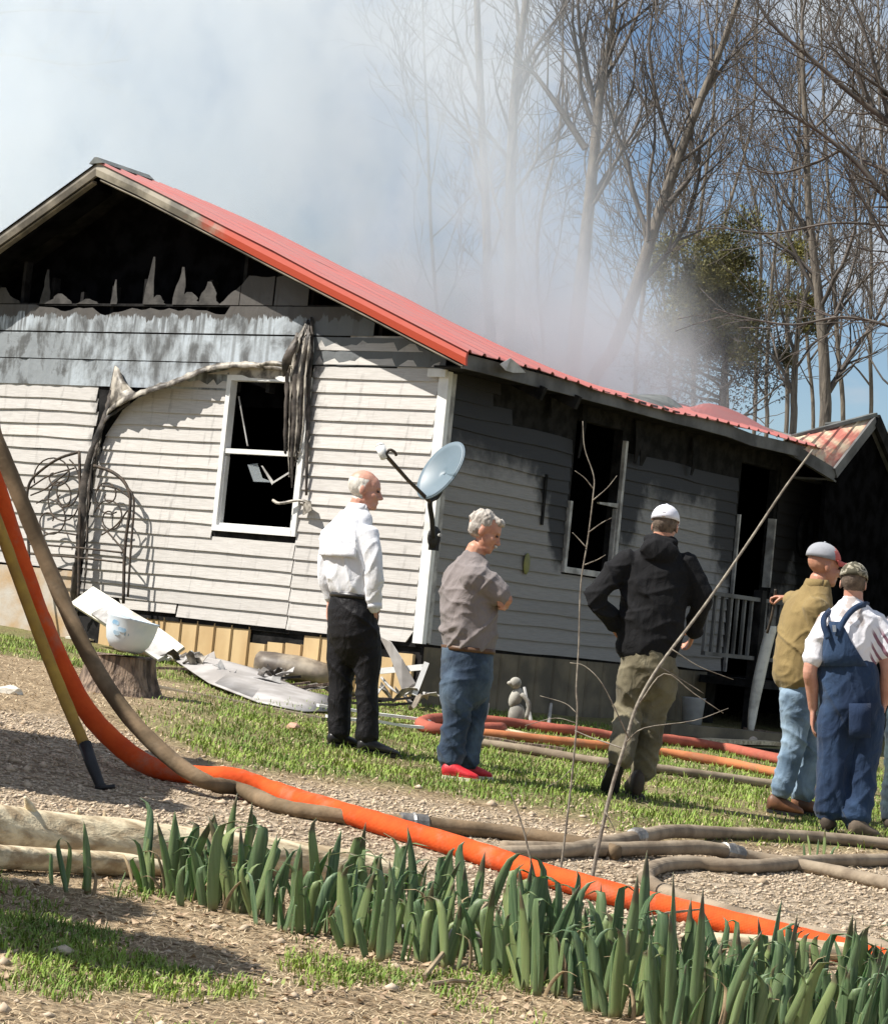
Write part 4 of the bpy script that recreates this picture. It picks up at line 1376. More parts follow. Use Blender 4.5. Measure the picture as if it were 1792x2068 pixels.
m_pink = simple("pinkish_stone", (0.58, 0.36, 0.26), (0.50, 0.27, 0.19), rough=0.8, scale=9, bump=0.2)
rock("stone", "pinkish stone on grass left of the black trousers", "stone", gnd(592, 1474), 0.05, 0.05, 0.035, m_pink, 2)
rock("stone", "pale stone on bare earth at the left edge", "stone", gnd(20, 1400), 0.09, 0.05, 0.035, m_board, 1)
for i, (u, v) in enumerate(((1395, 1483), (1408, 1484), (1422, 1482), (1436, 1486), (1450, 1487), (1470, 1487), (1490, 1492), (1505, 1494), (1515, 1497), (1618, 1485), (1630, 1490), (1612, 1496), (1640, 1497))):
    rock("rubble_stone", "small pale rubble stone before the black porch", "stone", gnd(u, v), 0.055 + 0.02 * random.random(), 0.05, 0.035, m_stone, i, "rubble stones before the porch")
for i, (u0, v0, u1, v1, w, lab) in enumerate(((1500, 1476, 1600, 1492, 0.10, "burnt brown beam on the rubble behind the jeans"), (1330, 1498, 1560, 1505, 0.16, "wide grey-brown board lying before the porch"),
                                                (1445, 1512, 1640, 1528, 0.14, "dark board lying behind the red hose"), (990, 1478, 1180, 1512, 0.18, "split grey plank between the hoses at the wall"), (960, 1495, 1140, 1522, 0.10, "narrow brown plank in front of the split plank"))):
    plank("scrap_plank", lab, "plank", gnd(u0, v0) + Vector((0, 0, 0.04)), gnd(u1, v1) + Vector((0, 0, 0.04)), w, 0.035, (m_bark, m_wood if i != 2 else m_char)[i % 2] if i != 2 else m_char, seed=i + 11)
plank("porch_step", "low weathered step in front of the black porch", "step", gnd(1330, 1480) + Vector((0, 0, 0.10)), gnd(1600, 1500) + Vector((0, 0, 0.08)), 0.26, 0.10, m_tan_dim, seed=31)
m_plastic = simple("white_bucket", (0.55, 0.56, 0.57), (0.42, 0.42, 0.43), rough=0.4, bump=0.02)
bp = gnd(1395, 1462)
tag(obj("paint_bucket", MB().grid([[bp + Vector((r * math.cos(a_), r * math.sin(a_), h)) for a_ in np.linspace(0, 2 * math.pi, 21)] for r, h in ((0.001, 0.0), (0.10, 0.0), (0.12, 0.26), (0.127, 0.27), (0.115, 0.265), (0.10, 0.03), (0.001, 0.03))]), m_plastic, loc=bp, smooth=True),
    "dim grey bucket in the dark under the porch railing", "bucket")

# ------------------------------------------------------------------ hoses
m_orange = simple("orange_supply_hose", (0.70, 0.105, 0.02), (0.58, 0.07, 0.014), rough=0.6, scale=7, bump=0.4, bscale=120, bdist=0.003, lo=0.3, hi=0.7)
m_tanhose = simple("dirty_tan_hose", (0.36, 0.29, 0.21), (0.20, 0.155, 0.11), rough=0.75, scale=6, bump=0.4, bscale=110, bdist=0.003)
m_brownhose = simple("brown_hose", (0.27, 0.19, 0.115), (0.14, 0.10, 0.06), rough=0.75, scale=5, bump=0.4, bscale=110, bdist=0.003)
m_yellowhose = simple("yellow_hose", (0.55, 0.36, 0.06), (0.22, 0.13, 0.05), rough=0.7, scale=2.2, bump=0.4, bscale=110, bdist=0.003)
m_redhose = simple("faded_red_hose", (0.46, 0.13, 0.085), (0.30, 0.085, 0.06), rough=0.75, scale=4, bump=0.3, bscale=110, bdist=0.003)
m_orhose = simple("faded_orange_hose", (0.60, 0.22, 0.09), (0.40, 0.15, 0.07), rough=0.75, scale=4, bump=0.3, bscale=110, bdist=0.003)
m_rubber = simple("black_rubber", (0.02, 0.02, 0.022), (0.012, 0.012, 0.013), rough=0.5, scale=9, bump=0.1)


def woven(m):
    """cross weave and scuffed mud on a hose jacket"""
    t = NT(m)
    b = m.node_tree.nodes['Principled BSDF']
    col = b.inputs['Base Color'].links[0].from_socket
    v = t.coord('Object')
    mud = t.step(t.noise(v, 4.5, 6, 0.65), 0.52, 0.70)
    t.l.new(t.mix(t.math('MULTIPLY', mud, 0.45), col, (0.30, 0.235, 0.165)), b.inputs['Base Color'])
    w1 = t.n.new('ShaderNodeTexWave'); w1.inputs['Scale'].default_value = 55
    w2 = t.n.new('ShaderNodeTexWave'); w2.inputs['Scale'].default_value = 55; w2.bands_direction = 'Z'
    t.l.new(v, w1.inputs['Vector']); t.l.new(v, w2.inputs['Vector'])
    h = t.math('ADD', t.math('ADD', t.math('MULTIPLY', w1.outputs['Fac'], 0.12), t.math('MULTIPLY', w2.outputs['Fac'], 0.12)), t.noise(v, 16, 4, 0.6))
    t.l.new(t.bump(h, 0.55, 0.012), b.inputs['Normal'])
    b.inputs['Specular IOR Level'].default_value = 0.2
    b.inputs['Roughness'].default_value = 0.8


for m_ in (m_orange, m_tanhose, m_brownhose, m_yellowhose, m_redhose, m_orhose):
    woven(m_)


def hose(name, label, mat, hang, lay, r, loc=None, extra=None, flat=1.0):
    """hang: (u, v, Y) points in the air or world vectors; lay: (u, v) points on the yard"""
    pts = [Vector(h) if isinstance(h, Vector) else at(*h) for h in hang]
    for q in lay:
        g = gnd(q[0], q[1])
        pts.append(Vector((g.x, g.y, g.z + r * 0.9 + (q[2] if len(q) > 2 else 0))))
    sp = smooth_path(pts, 9)
    for i, p in enumerate(sp):                    # rest on the soil, never below it
        if p.z < gz(p.x, p.y) + r * 0.85:
            p.z = gz(p.x, p.y) + r * 0.85
    h_ = thing(name, label, "hose", loc or Vector((sp[-1].x, sp[-1].y, sp[-1].z - r)))
    rows = []
    m_ = len(sp)
    for i, p in enumerate(sp):                    # a soft jacket: flattened where it lies, creased where it bends
        a_, b2 = sp[max(0, i - 1)], sp[min(m_ - 1, i + 1)]
        d = (b2 - a_).normalized()
        s_ = d.cross(Vector((0, 0, 1)))
        s_ = s_.normalized() if s_.length > 1e-3 else Vector((1, 0, 0))
        u_ = s_.cross(d).normalized()
        low = max(0.0, min(1.0, 1.6 - (p.z - gz(p.x, p.y)) / r))
        fl = 1 - 0.16 * low
        bend = (b2 - p).normalized().cross((p - a_).normalized()).length if 0 < i < m_ - 1 else 0
        ww = r * (1 + 0.10 * low + 0.07 * mnoise.noise((i * 0.37, r * 50, 2)) + 0.05 * mnoise.noise((i * 1.3, r * 70, 5)) - 0.5 * min(0.25, bend))
        rows.append([p + s_ * (ww * math.cos(th)) + u_ * (ww * fl * math.sin(th) * (1 + 0.05 * mnoise.noise((i * 0.6, th, 7)))) for th in np.linspace(0, 2 * math.pi, 16, endpoint=False)])
    mb_ = MB().grid(rows, closed=True)
    mb_.f += [tuple(reversed(range(16))), tuple(range((m_ - 1) * 16, m_ * 16))]
    mb_.mi += [0, 0]
    obj("jacket", mb_, mat, h_, smooth=True)
    return h_, sp


TRK = Vector((-3.35, 11.9, 2.35))
hose("supply_hose", "thick bright orange supply hose curving down from the left onto the gravel", m_orange,
     (TRK + Vector((-0.5, 0.1, 0.25)), TRK + Vector((0.05, 0.15, 0.22)), (-75, 800, 12.3), (-14, 965, 12.4), (40, 1135, 12.4), (100, 1290, 12.4), (165, 1420, 12.35), (235, 1500, 12.25), (310, 1550, 12.15)),
     ((400, 1585, 0), (470, 1598, 0.02), (540, 1612), (600, 1634), (700, 1664), (800, 1695), (900, 1724), (1000, 1757), (1090, 1787), (1240, 1830), (1450, 1882), (1620, 1925), (1850, 1985)), 0.053)
bh, bsp = hose("attack_hose", "dark brown hose hanging at the left in front of the orange hose", m_brownhose,
               (TRK + Vector((-0.5, -0.2, 0.3)), TRK + Vector((0.05, -0.1, 0.28)), (-62, 745, 12.0), (-10, 880, 12.0), (36, 995, 12.0), (100, 1150, 12.0), (172, 1310, 11.95), (254, 1440, 11.85), (345, 1532, 11.75), (420, 1580, 11.7)),
               ((480, 1612, 0.01), (560, 1642), (660, 1660), (760, 1672), (896, 1684), (1046, 1700), (1180, 1722), (1245, 1738)), 0.040)
yh, ysp = hose("booster_hose", "thin yellow-brown hose with black nozzle hanging at the left edge", m_yellowhose,
               (TRK + Vector((-0.4, -0.5, 0.1)), TRK + Vector((0.05, -0.45, 0.05)), (-60, 900, 11.7), (-10, 1040, 11.7), (30, 1150, 11.7), (80, 1285, 11.65), (130, 1410, 11.6), (175, 1515, 11.55)), (), 0.028)
e_ = ysp[-1]
obj("nozzle", MB().tube([e_ + Vector((-0.012, 0, 0.03)), at(186, 1545, 11.5), at(202, 1585, 11.45), at(212, 1604, 11.42)], [0.032, 0.030, 0.024, 0.034], 12).tube([at(192, 1592, 11.4), at(232, 1588, 11.4)], 0.012, 6), m_rubber, yh, smooth=True)
th1, tsp1 = hose("tan_hose", "tan hose bowing up across the gravel to the right edge", m_tanhose, (), ((1010, 1738), (1131, 1733), (1246, 1720, 0.02), (1346, 1704, 0.03), (1420, 1697, 0.01), (1496, 1695), (1640, 1702), (1792, 1716), (2000, 1740)), 0.037)
th2, tsp2 = hose("tan_hose", "tan hose running under the bowed one and falling away to the right", m_tanhose, (), ((1016, 1727), (1150, 1730), (1316, 1731, 0.01), (1421, 1734, 0.02), (1521, 1745), (1650, 1767), (1792, 1799), (1980, 1845)), 0.037)
hose("looped_hose", "grey-tan hose doubled back in a tight loop on bare earth", m_tanhose, (), ((1990, 1738), (1792, 1748), (1646, 1752), (1540, 1762), (1470, 1762), (1400, 1756), (1345, 1760), (1310, 1772), (1302, 1788), (1320, 1806), (1371, 1830), (1430, 1848), (1496, 1868), (1596, 1893), (1746, 1925), (1900, 1960)), 0.037)
hose("red_hose", "faded red hose lying along the house behind the men", m_redhose, (), ((1010, 1482), (905, 1486), (862, 1480), (850, 1472), (880, 1464), (960, 1466), (1050, 1474), (1128, 1484), (1220, 1496), (1273, 1503), (1336, 1503), (1443, 1517), (1554, 1540), (1700, 1570)), 0.05)
hose("orange_hose", "faded orange hose between the red hose and the lawn", m_orhose, (), ((960, 1490), (1100, 1505), (1230, 1518), (1321, 1527), (1435, 1545), (1550, 1567), (1640, 1583), (1760, 1605)), 0.042)
hose("pale_hose", "pale tan hose half sunk in the grass behind the hooded man", m_tanhose, (), ((900, 1500), (973, 1510), (1070, 1524), (1161, 1540), (1240, 1552), (1313, 1560), (1420, 1574), (1539, 1590), (1700, 1612)), 0.036)

def coupling(h_, sp, f, r):
    k_ = int(f * (len(sp) - 1))
    p, d = sp[k_], (sp[k_ + 1] - sp[k_]).normalized()
    obj("coupling", MB().tube([p - d * 0.07, p - d * 0.065, p - d * 0.01, p, p + d * 0.01, p + d * 0.065, p + d * 0.07], [r * 0.9, r * 1.22, r * 1.22, r * 1.38, r * 1.22, r * 1.22, r * 0.9], 14), m_coup, h_)


m_coup = simple("worn_alloy_coupling", (0.34, 0.33, 0.31), (0.16, 0.15, 0.14), rough=0.45, scale=18, bump=0.2, metal=0.6)
coupling(bh, bsp, 0.80, 0.040)
coupling(th1, tsp1, 0.30, 0.037)
coupling(th2, tsp2, 0.52, 0.037)

# ------------------------------------------------------------------ logs, sticks
def log_mesh(pts, rads, seed, n=16, knots=()):
    sp = smooth_path(pts, 6)
    rr = np.interp(np.linspace(0, 1, len(sp)), np.linspace(0, 1, len(rads)), rads)
    rows = []
    for i, p in enumerate(sp):
        a_, b2 = sp[max(0, i - 1)], sp[min(len(sp) - 1, i + 1)]
        d = (b2 - a_).normalized()
        s_ = d.cross(Vector((0, 0, 1))).normalized()
        u_ = s_.cross(d)
        rows.append([p + (s_ * math.cos(th) + u_ * math.sin(th)) * (rr[i] * (1 + 0.34 * mnoise.noise((math.cos(th) * 1.6, math.sin(th) * 1.6, i * 0.10 + seed)) + 0.12 * mnoise.noise((math.cos(th) * 4, math.sin(th) * 4, i * 0.22 + seed)))) for th in np.linspace(0, 2 * math.pi, n, endpoint=False)])
    mb = MB().grid(rows, closed=True)
    mb.f += [tuple(reversed(range(n))), tuple(range((len(rows) - 1) * n, len(rows) * n))]
    mb.mi += [0, 0]
    for a_, b2, r in knots:
        mb.tube([a_, lerp(a_, b2, 0.6), b2], [r, r * 0.7, r * 0.25], 8)
    return mb


def og(u, v, h):
    g = gnd(u, v)
    return Vector((g.x, g.y, g.z + h))


kn = ((og(62, 1738, 0.15), og(36, 1741, 0.235), 0.024), (og(205, 1742, 0.13), og(200, 1744, 0.19), 0.018), (og(150, 1740, 0.14), og(145, 1742, 0.20), 0.013))
lg = obj("fallen_log", log_mesh([og(-240, 1722, 0.10), og(-40, 1732, 0.10), og(120, 1740, 0.085), og(280, 1748, 0.075), og(440, 1758, 0.07), og(620, 1776, 0.06), og(760, 1790, 0.055), og(850, 1802, 0.05)], (0.11, 0.105, 0.095, 0.085, 0.08, 0.075, 0.065, 0.05), 3.0, knots=kn), m_wood, loc=gnd(200, 1735), smooth=True)
obj("lower_limb", log_mesh([og(-240, 1752, 0.05), og(-60, 1758, 0.055), og(120, 1766, 0.05), og(260, 1772, 0.045), og(400, 1780, 0.035)], (0.035, 0.045, 0.038, 0.034, 0.02), 13.0, n=12), m_wood, lg, smooth=True)
tag(lg, "bleached fallen log lying behind the iris bed at the left", "log")
tag(obj("fallen_pole", log_mesh([og(1440, 1925, 0.05), og(1600, 1940, 0.05), og(1800, 1962, 0.05), og(1950, 1975, 0.05)], (0.025, 0.032, 0.036, 0.04), 8.0), m_wood, loc=gnd(1600, 1940), smooth=True), "bleached pole lying behind the irises at the right", "pole")
tag(obj("fallen_pole", log_mesh([og(770, 1898, 0.03), og(850, 1907, 0.035), og(1000, 1922, 0.035), og(1130, 1940, 0.03)], (0.024, 0.026, 0.026, 0.02), 5.0), m_white_dirty, loc=gnd(800, 1905), smooth=True), "grey pole lying among the middle irises", "pole")
m_stick = simple("dry_stick", (0.40, 0.31, 0.20), (0.22, 0.165, 0.11), rough=0.85, scale=14, bump=0.4)
for i, (a_, b2, r, lab) in enumerate((((855, 1980, 0.01), (975, 1905, 0.14), 0.010, "dry stick slanting out of the middle irises"), ((860, 1995, 0.008), (960, 1990, 0.01), 0.008, "thin dry stick flat before the middle irises"),
                                        ((1560, 2020, 0.12), (1800, 2035, 0.10), 0.006, "dry stem lying across the right-hand irises"), ((1270, 1985, 0.20), (1400, 1950, 0.20), 0.006, "pale dry stem caught across the iris tips"))):
    tag(obj("dry_stick", MB().tube([og(*a_), lerp(og(*a_), og(*b2), 0.5) + Vector((0, 0, 0.01)), og(*b2)], [r, r * 0.9, r * 0.6], 6), m_stick, loc=gnd(a_[0], a_[1])), lab, "stick")

# ------------------------------------------------------------------ saplings in front of the house
m_twig = simple("grey_twig", (0.30, 0.265, 0.21), (0.15, 0.125, 0.10), rough=0.8, scale=30, bump=0.2)


def sapling(label, stem, r0, r1, twigs):
    base = gnd(stem[0][0], stem[0][1])
    pts = [base + Vector((0, 0, -0.02))] + [at(u, v, base.y + dy) for u, v, dy in stem[1:]]
    sp = smooth_path(pts, 5)
    n_ = len(sp)
    s_ = thing("sapling", label, "sapling", base)
    obj("stem", MB().tube(sp, [lerp(r0, r1, (i / (n_ - 1)) ** 0.8) for i in range(n_)], 7), m_twig, s_, smooth=True)
    for tw in twigs:
        tp = smooth_path([at(u, v, base.y + dy) for u, v, dy in tw[1:]], 4)
        obj("twig", MB().tube(tp, [lerp(tw[0] * 0.7, tw[0] * 0.35, i / (len(tp) - 1)) for i in range(len(tp))], 5), m_twig, s_, smooth=True)
    return s_


sapling("long leaning whip sapling crossing the hooded man up to the far roof", ((1190, 1795), (1205, 1720, 0.0), (1232, 1600, 0.02), (1262, 1500, 0.05), (1285, 1425, 0.08), (1330, 1345, 0.15), (1420, 1225, 0.3), (1510, 1095, 0.45), (1580, 990, 0.55), (1640, 908, 0.65)), 0.010, 0.005,
        ((0.006, (1258, 1512, 0.05), (1225, 1500, 0.1), (1190, 1488, 0.15), (1160, 1475, 0.2)), (0.005, (1268, 1490, 0.05), (1250, 1450, 0.0), (1215, 1380, -0.02), (1180, 1345, 0.0), (1150, 1338, 0.0)), (0.005, (1290, 1420, 0.08), (1340, 1360, 0.1), (1400, 1400, 0.1), (1460, 1440, 0.1)),
         (0.004, (1262, 1500, 0.05), (1300, 1470, 0.0), (1400, 1455, 0.0), (1470, 1430, 0.0)), (0.004, (1330, 1345, 0.15), (1380, 1375, 0.2), (1420, 1400, 0.2)), (0.004, (1355, 1310, 0.18), (1410, 1345, 0.2), (1480, 1372, 0.25)), (0.004, (1222, 1640, 0.0), (1240, 1680, 0.0), (1205, 1660, 0.0))))
sapling("upright thin sapling with side twigs before the broken side window", ((1130, 1765), (1140, 1690, 0.0), (1155, 1560, 0.0), (1165, 1440, 0.0), (1163, 1390, 0.0), (1168, 1300, 0.02), (1172, 1180, 0.02), (1186, 1090, 0.03), (1197, 1000, 0.03), (1198, 960, 0.04), (1180, 905, 0.05), (1176, 850, 0.05)), 0.0055, 0.0022,
        ((0.004, (1183, 1105, 0), (1165, 1085, 0.02), (1155, 1075, 0.02)), (0.004, (1187, 1075, 0), (1215, 1055, 0.02), (1235, 1045, 0.02)), (0.004, (1196, 1010, 0), (1225, 985, 0.02), (1245, 960, 0.03)), (0.004, (1180, 1140, 0), (1205, 1130, 0.02), (1222, 1120, 0)), (0.004, (1196, 985, 0), (1180, 965, 0), (1160, 950, 0)),
         (0.004, (1164, 1440, 0), (1140, 1420, 0.03), (1090, 1405, 0.05)), (0.004, (1163, 1460, 0), (1120, 1450, 0.03), (1060, 1465, 0.05)), (0.003, (1155, 1550, 0), (1130, 1575, 0), (1100, 1590, 0)), (0.003, (1150, 1600, 0), (1162, 1570, 0), (1172, 1540, 0))))
sapling("short leafless twig sapling left of the two taller saplings", ((1075, 1745), (1060, 1690, 0.0), (1045, 1640, 0.0), (1030, 1600, 0.0)), 0.006, 0.002, ((0.002, (1060, 1690, 0), (1078, 1660, 0), (1085, 1640, 0)),))

# ------------------------------------------------------------------ irises
m_iris, t, b = new_mat("iris_leaf")
v = t.coord('Object')
vein = t.noise(t.coord('Object', (60, 60, 2)), 2.0, 3)
r_ = t.rnd()
col = t.mix(t.step(vein, 0.3, 0.7), (0.052, 0.098, 0.045), (0.125, 0.19, 0.095))
col = t.mix(t.math('MULTIPLY', t.math('POWER', r_, 2.0), 0.75), col, (0.25, 0.30, 0.11))
age = t.step(t.noise(t.coord('Object', (20, 20, 6)), 3.0, 4), 0.60, 0.72)
col = t.mix(t.math('MULTIPLY', age, 0.35), col, (0.28, 0.24, 0.11))
zz = t.xyz(v)[2]
col = t.mix(t.step(zz, 0.07, 0.0), col, (0.20, 0.17, 0.085))
tip = t.math('MULTIPLY', t.step(t.math('ADD', zz, t.math('MULTIPLY', r_, 0.10)), 0.405, 0.43), 0.8)
col = t.mix(tip, col, (0.09, 0.06, 0.04))
t.l.new(col, b.inputs['Base Color'])
b.inputs['Roughness'].default_value = 0.50
b.inputs['Specular IOR Level'].default_value = 0.45
b.inputs['Transmission Weight'].default_value = 0.0
b.inputs['Subsurface Weight'].default_value = 0.15
b.inputs['Subsurface Radius'].default_value = (0.01, 0.02, 0.005)
b.inputs['Subsurface Scale'].default_value = 0.3
m_dryleaf = simple("dry_iris_leaf", (0.42, 0.32, 0.19), (0.24, 0.17, 0.10), rough=0.8, scale=12, bump=0.3)


def leaf_mesh(name, L_, W_, bend, side, kink=0.0, mat=None):
    rows = []
    n = 9
    for i in range(n + 1):
        f = i / n
        w = W_ * np.interp(f, [0, 0.12, 0.4, 0.65, 0.85, 0.96, 1], [0.60, 0.85, 1.0, 0.86, 0.48, 0.16, 0.01])
        ang = bend * f * f + kink * max(0, f - 0.7)
        c = Vector((side * 0.04 * f * f, 0, 0))
        x = bend * L_ * f * f * 0.5 + kink * L_ * max(0, f - 0.7) ** 2 * 2
        z_ = L_ * f - abs(bend) * L_ * f * f * 0.12 - abs(kink) * L_ * max(0, f - 0.7) ** 2 * 2.5
        fold = 0.25 * w * (1 - f)
        tw = side * 0.8 * f
        row = []
        for g in (-0.5, 0.0, 0.5):
            row.append(Vector((x + g * w * math.cos(tw) * 1.0, g * w * math.sin(tw) + (fold if g == 0 else 0), z_)))
        rows.append(row)
    mb = MB().sheet(rows, 0.0022)
    me_ = bpy.data.meshes.new(name)
    me_.from_pydata([tuple(p) for p in mb.v], [], mb.f)
    me_.polygons.foreach_set('use_smooth', [True] * len(me_.polygons))
    me_.materials.append(mat or m_iris)
    return me_


LEAVES = [leaf_mesh("leaf", random.uniform(0.34, 0.47), random.uniform(0.032, 0.050), random.uniform(-0.25, 0.35), random.uniform(-1, 1), random.choice((0, 0, 0, 0.5, -0.6, 1.1))) for _ in range(16)]
DRY = [leaf_mesh("leaf", random.uniform(0.2, 0.3), 0.02, random.uniform(0.5, 0.9), random.uniform(-1, 1), 0.8, m_dryleaf) for _ in range(3)]


def iris(u, v, n, scale, label, group=None, spread=0.10):
    base = gnd(u, v)
    p = thing("iris_plant", label, "iris", base, group)
    ax = random.uniform(-0.5, 0.5) + (math.pi if random.random() < 0.5 else 0)
    for i in range(n):
        g = (i / (n - 1) - 0.5) * 2 if n > 1 else 0
        o = bpy.data.objects.new("leaf", random.choice(LEAVES) if random.random() > 0.08 else random.choice(DRY))
        COL.objects.link(o)
        o.parent = p
        off = g * spread * 0.5
        jx, jy = random.uniform(-0.02, 0.02), random.uniform(-0.035, 0.035)
        o.location = (off * math.cos(ax) + jx, off * math.sin(ax) + jy, -0.012)
        tilt = g * random.uniform(0.14, 0.42) + random.uniform(-0.09, 0.09)
        s = scale * random.uniform(0.55, 1.10) * (1 - 0.22 * abs(g))
        o.rotation_euler = (random.uniform(-0.16, 0.16), tilt, ax + random.uniform(-0.7, 0.7))
        o.scale = (s * random.uniform(0.9, 1.3), s, s)
    return p


iris(128, 1792, 3, 0.62, "small bluish iris at the far left end of the bed")
iris(166, 1806, 3, 0.66, "second iris from the left, with a dark bent leaf")
iris(212, 1800, 2, 0.60, "lone narrow iris pair before the bleached log")
iris(285, 1796, 4, 0.98, "broad tall iris fan in front of the log's right end")
iris(322, 1806, 5, 1.08, "tall upright iris fan second from the log's right end")
iris(372, 1810, 5, 1.0, "tall iris fan left of the yellow-green one")
iris(462, 1806, 7, 1.02, "many-leaved yellow-green iris standing above the log", spread=0.07)
iris(415, 1822, 5, 0.9, "short broad iris fan below the yellow-green one")
iris(1650, 1738, 5, 0.52, "separate iris tuft by the overalls man's feet")
lo_edge = ((300, 1812), (420, 1838), (520, 1868), (640, 1905), (760, 1945), (900, 1965), (1000, 1985), (1100, 2020), (1200, 2050), (1300, 2085), (1450, 2110), (1600, 2115), (1900, 2110))
hi_edge = ((300, 1800), (420, 1805), (520, 1818), (640, 1830), (760, 1850), (900, 1870), (1000, 1890), (1100, 1915), (1200, 1950), (1300, 1985), (1450, 2015), (1600, 2030), (1900, 2035))
lx_, ly_ = zip(*lo_edge)
_, hy_ = zip(*hi_edge)
ZONES = (("green iris crowded in front of the bleached log", "irises before the log"), ("green iris crowded around the grey pole in mid bed", "irises around the grey pole"),
         ("green iris crowded below the foot of the two saplings", "irises below the saplings"), ("green iris crowded at the right-hand end of the bed", "irises at the right end"))
random.seed(21)
u = 330.0
while u < 1850:
    lo_, hi_ = np.interp(u, lx_, ly_), np.interp(u, lx_, hy_)
    n_row = 1 + int((lo_ - hi_) / 26)
    for i in range(n_row):
        v_ = lerp(hi_, lo_, (i + random.uniform(0.1, 0.9)) / n_row)
        if (930 < u < 985 and v_ > 1900) or random.random() < 0.30:
            continue
        sc = random.uniform(0.70, 1.05) * (0.92 if u < 500 else 1.0)
        k_ = 0 if u < 640 else 1 if u < 1010 else 2 if u < 1380 else 3
        iris(u + random.uniform(-16, 16), v_, random.choice((4, 5, 6, 7, 7)), sc, ZONES[k_][0], ZONES[k_][1], spread=random.uniform(0.08, 0.15))
    u += 34
random.seed(5)

# ------------------------------------------------------------------ ground cover that nobody could count
m_grass, t, b = new_mat("grass_blade")
v = t.coord('Object')
nz = t.noise(v, 2.2, 4)
nf = t.noise(v, 60, 2)
col = t.mix(t.step(nz, 0.35, 0.65), (0.12, 0.21, 0.03), (0.26, 0.37, 0.06))
col = t.mix(t.step(nf, 0.50, 0.70), col, (0.36, 0.31, 0.14))
t.l.new(col, b.inputs['Base Color'])
b.inputs['Roughness'].default_value = 0.6
b.inputs['Specular IOR Level'].default_value = 0.25
m_straw = simple("dead_grass", (0.70, 0.57, 0.38), (0.42, 0.31, 0.185), rough=0.9, scale=40, bump=0)
m_litter = simple("leaf_litter", (0.56, 0.42, 0.28), (0.27, 0.18, 0.11), rough=0.9, scale=25, bump=0)
m_gravel = simple("gravel", (0.64, 0.52, 0.39), (0.36, 0.275, 0.185), rough=0.9, scale=14, bump=0.2, lo=0.3, hi=0.7)


def scatter(n, ylo, yhi, keep):
    out = []
    while len(out) < n:
        y = ylo + (yhi - ylo) * random.random()
        half = 0.22 * y + 0.5
        x = random.uniform(-half, half)
        if keep(x, y):
            out.append((x, y))
    return out


def blades(name, pts, hgt, wid, lean, mat, label, flat=0.0):
    n = len(pts)
    P = np.array([(x, y, gz(x, y)) for x, y in pts])
    az = RNG.uniform(0, 2 * np.pi, n)
    h = hgt * RNG.uniform(0.45, 1.2, n)
    w = wid * RNG.uniform(0.7, 1.3, n)
    ln = lean * RNG.uniform(0.2, 1.3, n)
    d = np.stack([np.cos(az), np.sin(az), np.zeros(n)], 1)
    s = np.stack([-np.sin(az), np.cos(az), np.zeros(n)], 1)
    up = np.array([0, 0, 1.0])
    A = P - s * w[:, None] / 2
    B = P + s * w[:, None] / 2
    mid = P + d * (h * ln * 0.35)[:, None] + up * (h * 0.6 * (1 - flat))[:, None] + up * 0.004 * flat
    C = mid - s * w[:, None] * 0.38
    D = mid + s * w[:, None] * 0.38
    T = P + d * (h * ln)[:, None] + up * (h * (1 - flat) * np.clip(1 - 0.25 * ln, 0.3, 1))[:, None] + up * 0.006 * flat
    V = np.stack([A, B, C, D, T], 1).reshape(-1, 3)
    i0 = np.arange(n)[:, None] * 5
    F = np.concatenate([i0 + np.array([0, 1, 3]), i0 + np.array([0, 3, 2]), i0 + np.array([2, 3, 4])], 0)
    me_ = np_mesh(name, V, F, [mat])
    o = bpy.data.objects.new(name, me_)
    COL.objects.link(o)
    return tag(o, label, "grass", kind='stuff')


def keep_g(x, y):
    g, s = region(x, y)
    return random.random() < g * g * (1.0 if mnoise.noise((x * 1.7, y * 1.7, 8.8)) > -0.12 else 0.30)


def keep_fore(x, y):
    g, s = region(x, y)
    return random.random() < g


blades("grass", scatter(52000, 12.5, 22, keep_g), 0.040, 0.0070, 0.95, m_grass, "short bright green grass between the house and the gravel")
blades("foreground_grass", scatter(15000, 5.8, 9.2, keep_fore), 0.034, 0.005, 0.9, m_grass, "thin green grass patches in front of the irises")
blades("straw", scatter(34000, 5.8, 12.5, lambda x, y: random.random() < (1.0 if y < 9 else 0.3)), 0.075, 0.0034, 1.0, m_straw, "dead straw lying over the bare foreground", flat=0.93)
blades("straw_on_lawn", scatter(9000, 12, 20, lambda x, y: True), 0.09, 0.007, 1.0, m_straw, "dead straw strewn on the lawn and bare earth", flat=0.85)


blades("grass_tufts", scatter(1800, 12.5, 20, lambda x, y: keep_g(x, y) and mnoise.noise((x * 2.3, y * 2.3, 4.4)) > 0.12), 0.075, 0.007, 0.8, m_grass, "taller tufts standing out of the lawn")


def litter(name, pts, size, mat, label):
    n = len(pts)
    P = np.array([(x, y, gz(x, y) + 0.008) for x, y in pts])
    az = RNG.uniform(0, 2 * np.pi, n)
    d = np.stack([np.cos(az), np.sin(az), RNG.uniform(-0.35, 0.35, n)], 1)
    s = np.stack([-np.sin(az), np.cos(az), RNG.uniform(-0.35, 0.35, n)], 1)
    L_ = (size * RNG.uniform(0.5, 1.3, n))[:, None]
    curl = np.array([0, 0, 1.0]) * (L_ * RNG.uniform(0.1, 0.4, (n, 1)))
    V = np.stack([P - d * L_ + curl, P + s * L_ * 0.45, P + d * L_ + curl, P - s * L_ * 0.45], 1).reshape(-1, 3)
    i0 = np.arange(n)[:, None] * 4
    F = np.concatenate([i0 + np.array([0, 1, 3]), i0 + np.array([1, 2, 3])], 0)
    o = bpy.data.objects.new(name, np_mesh(name, V, F, [mat]))
    COL.objects.link(o)
    return tag(o, label, "leaves", kind='stuff')


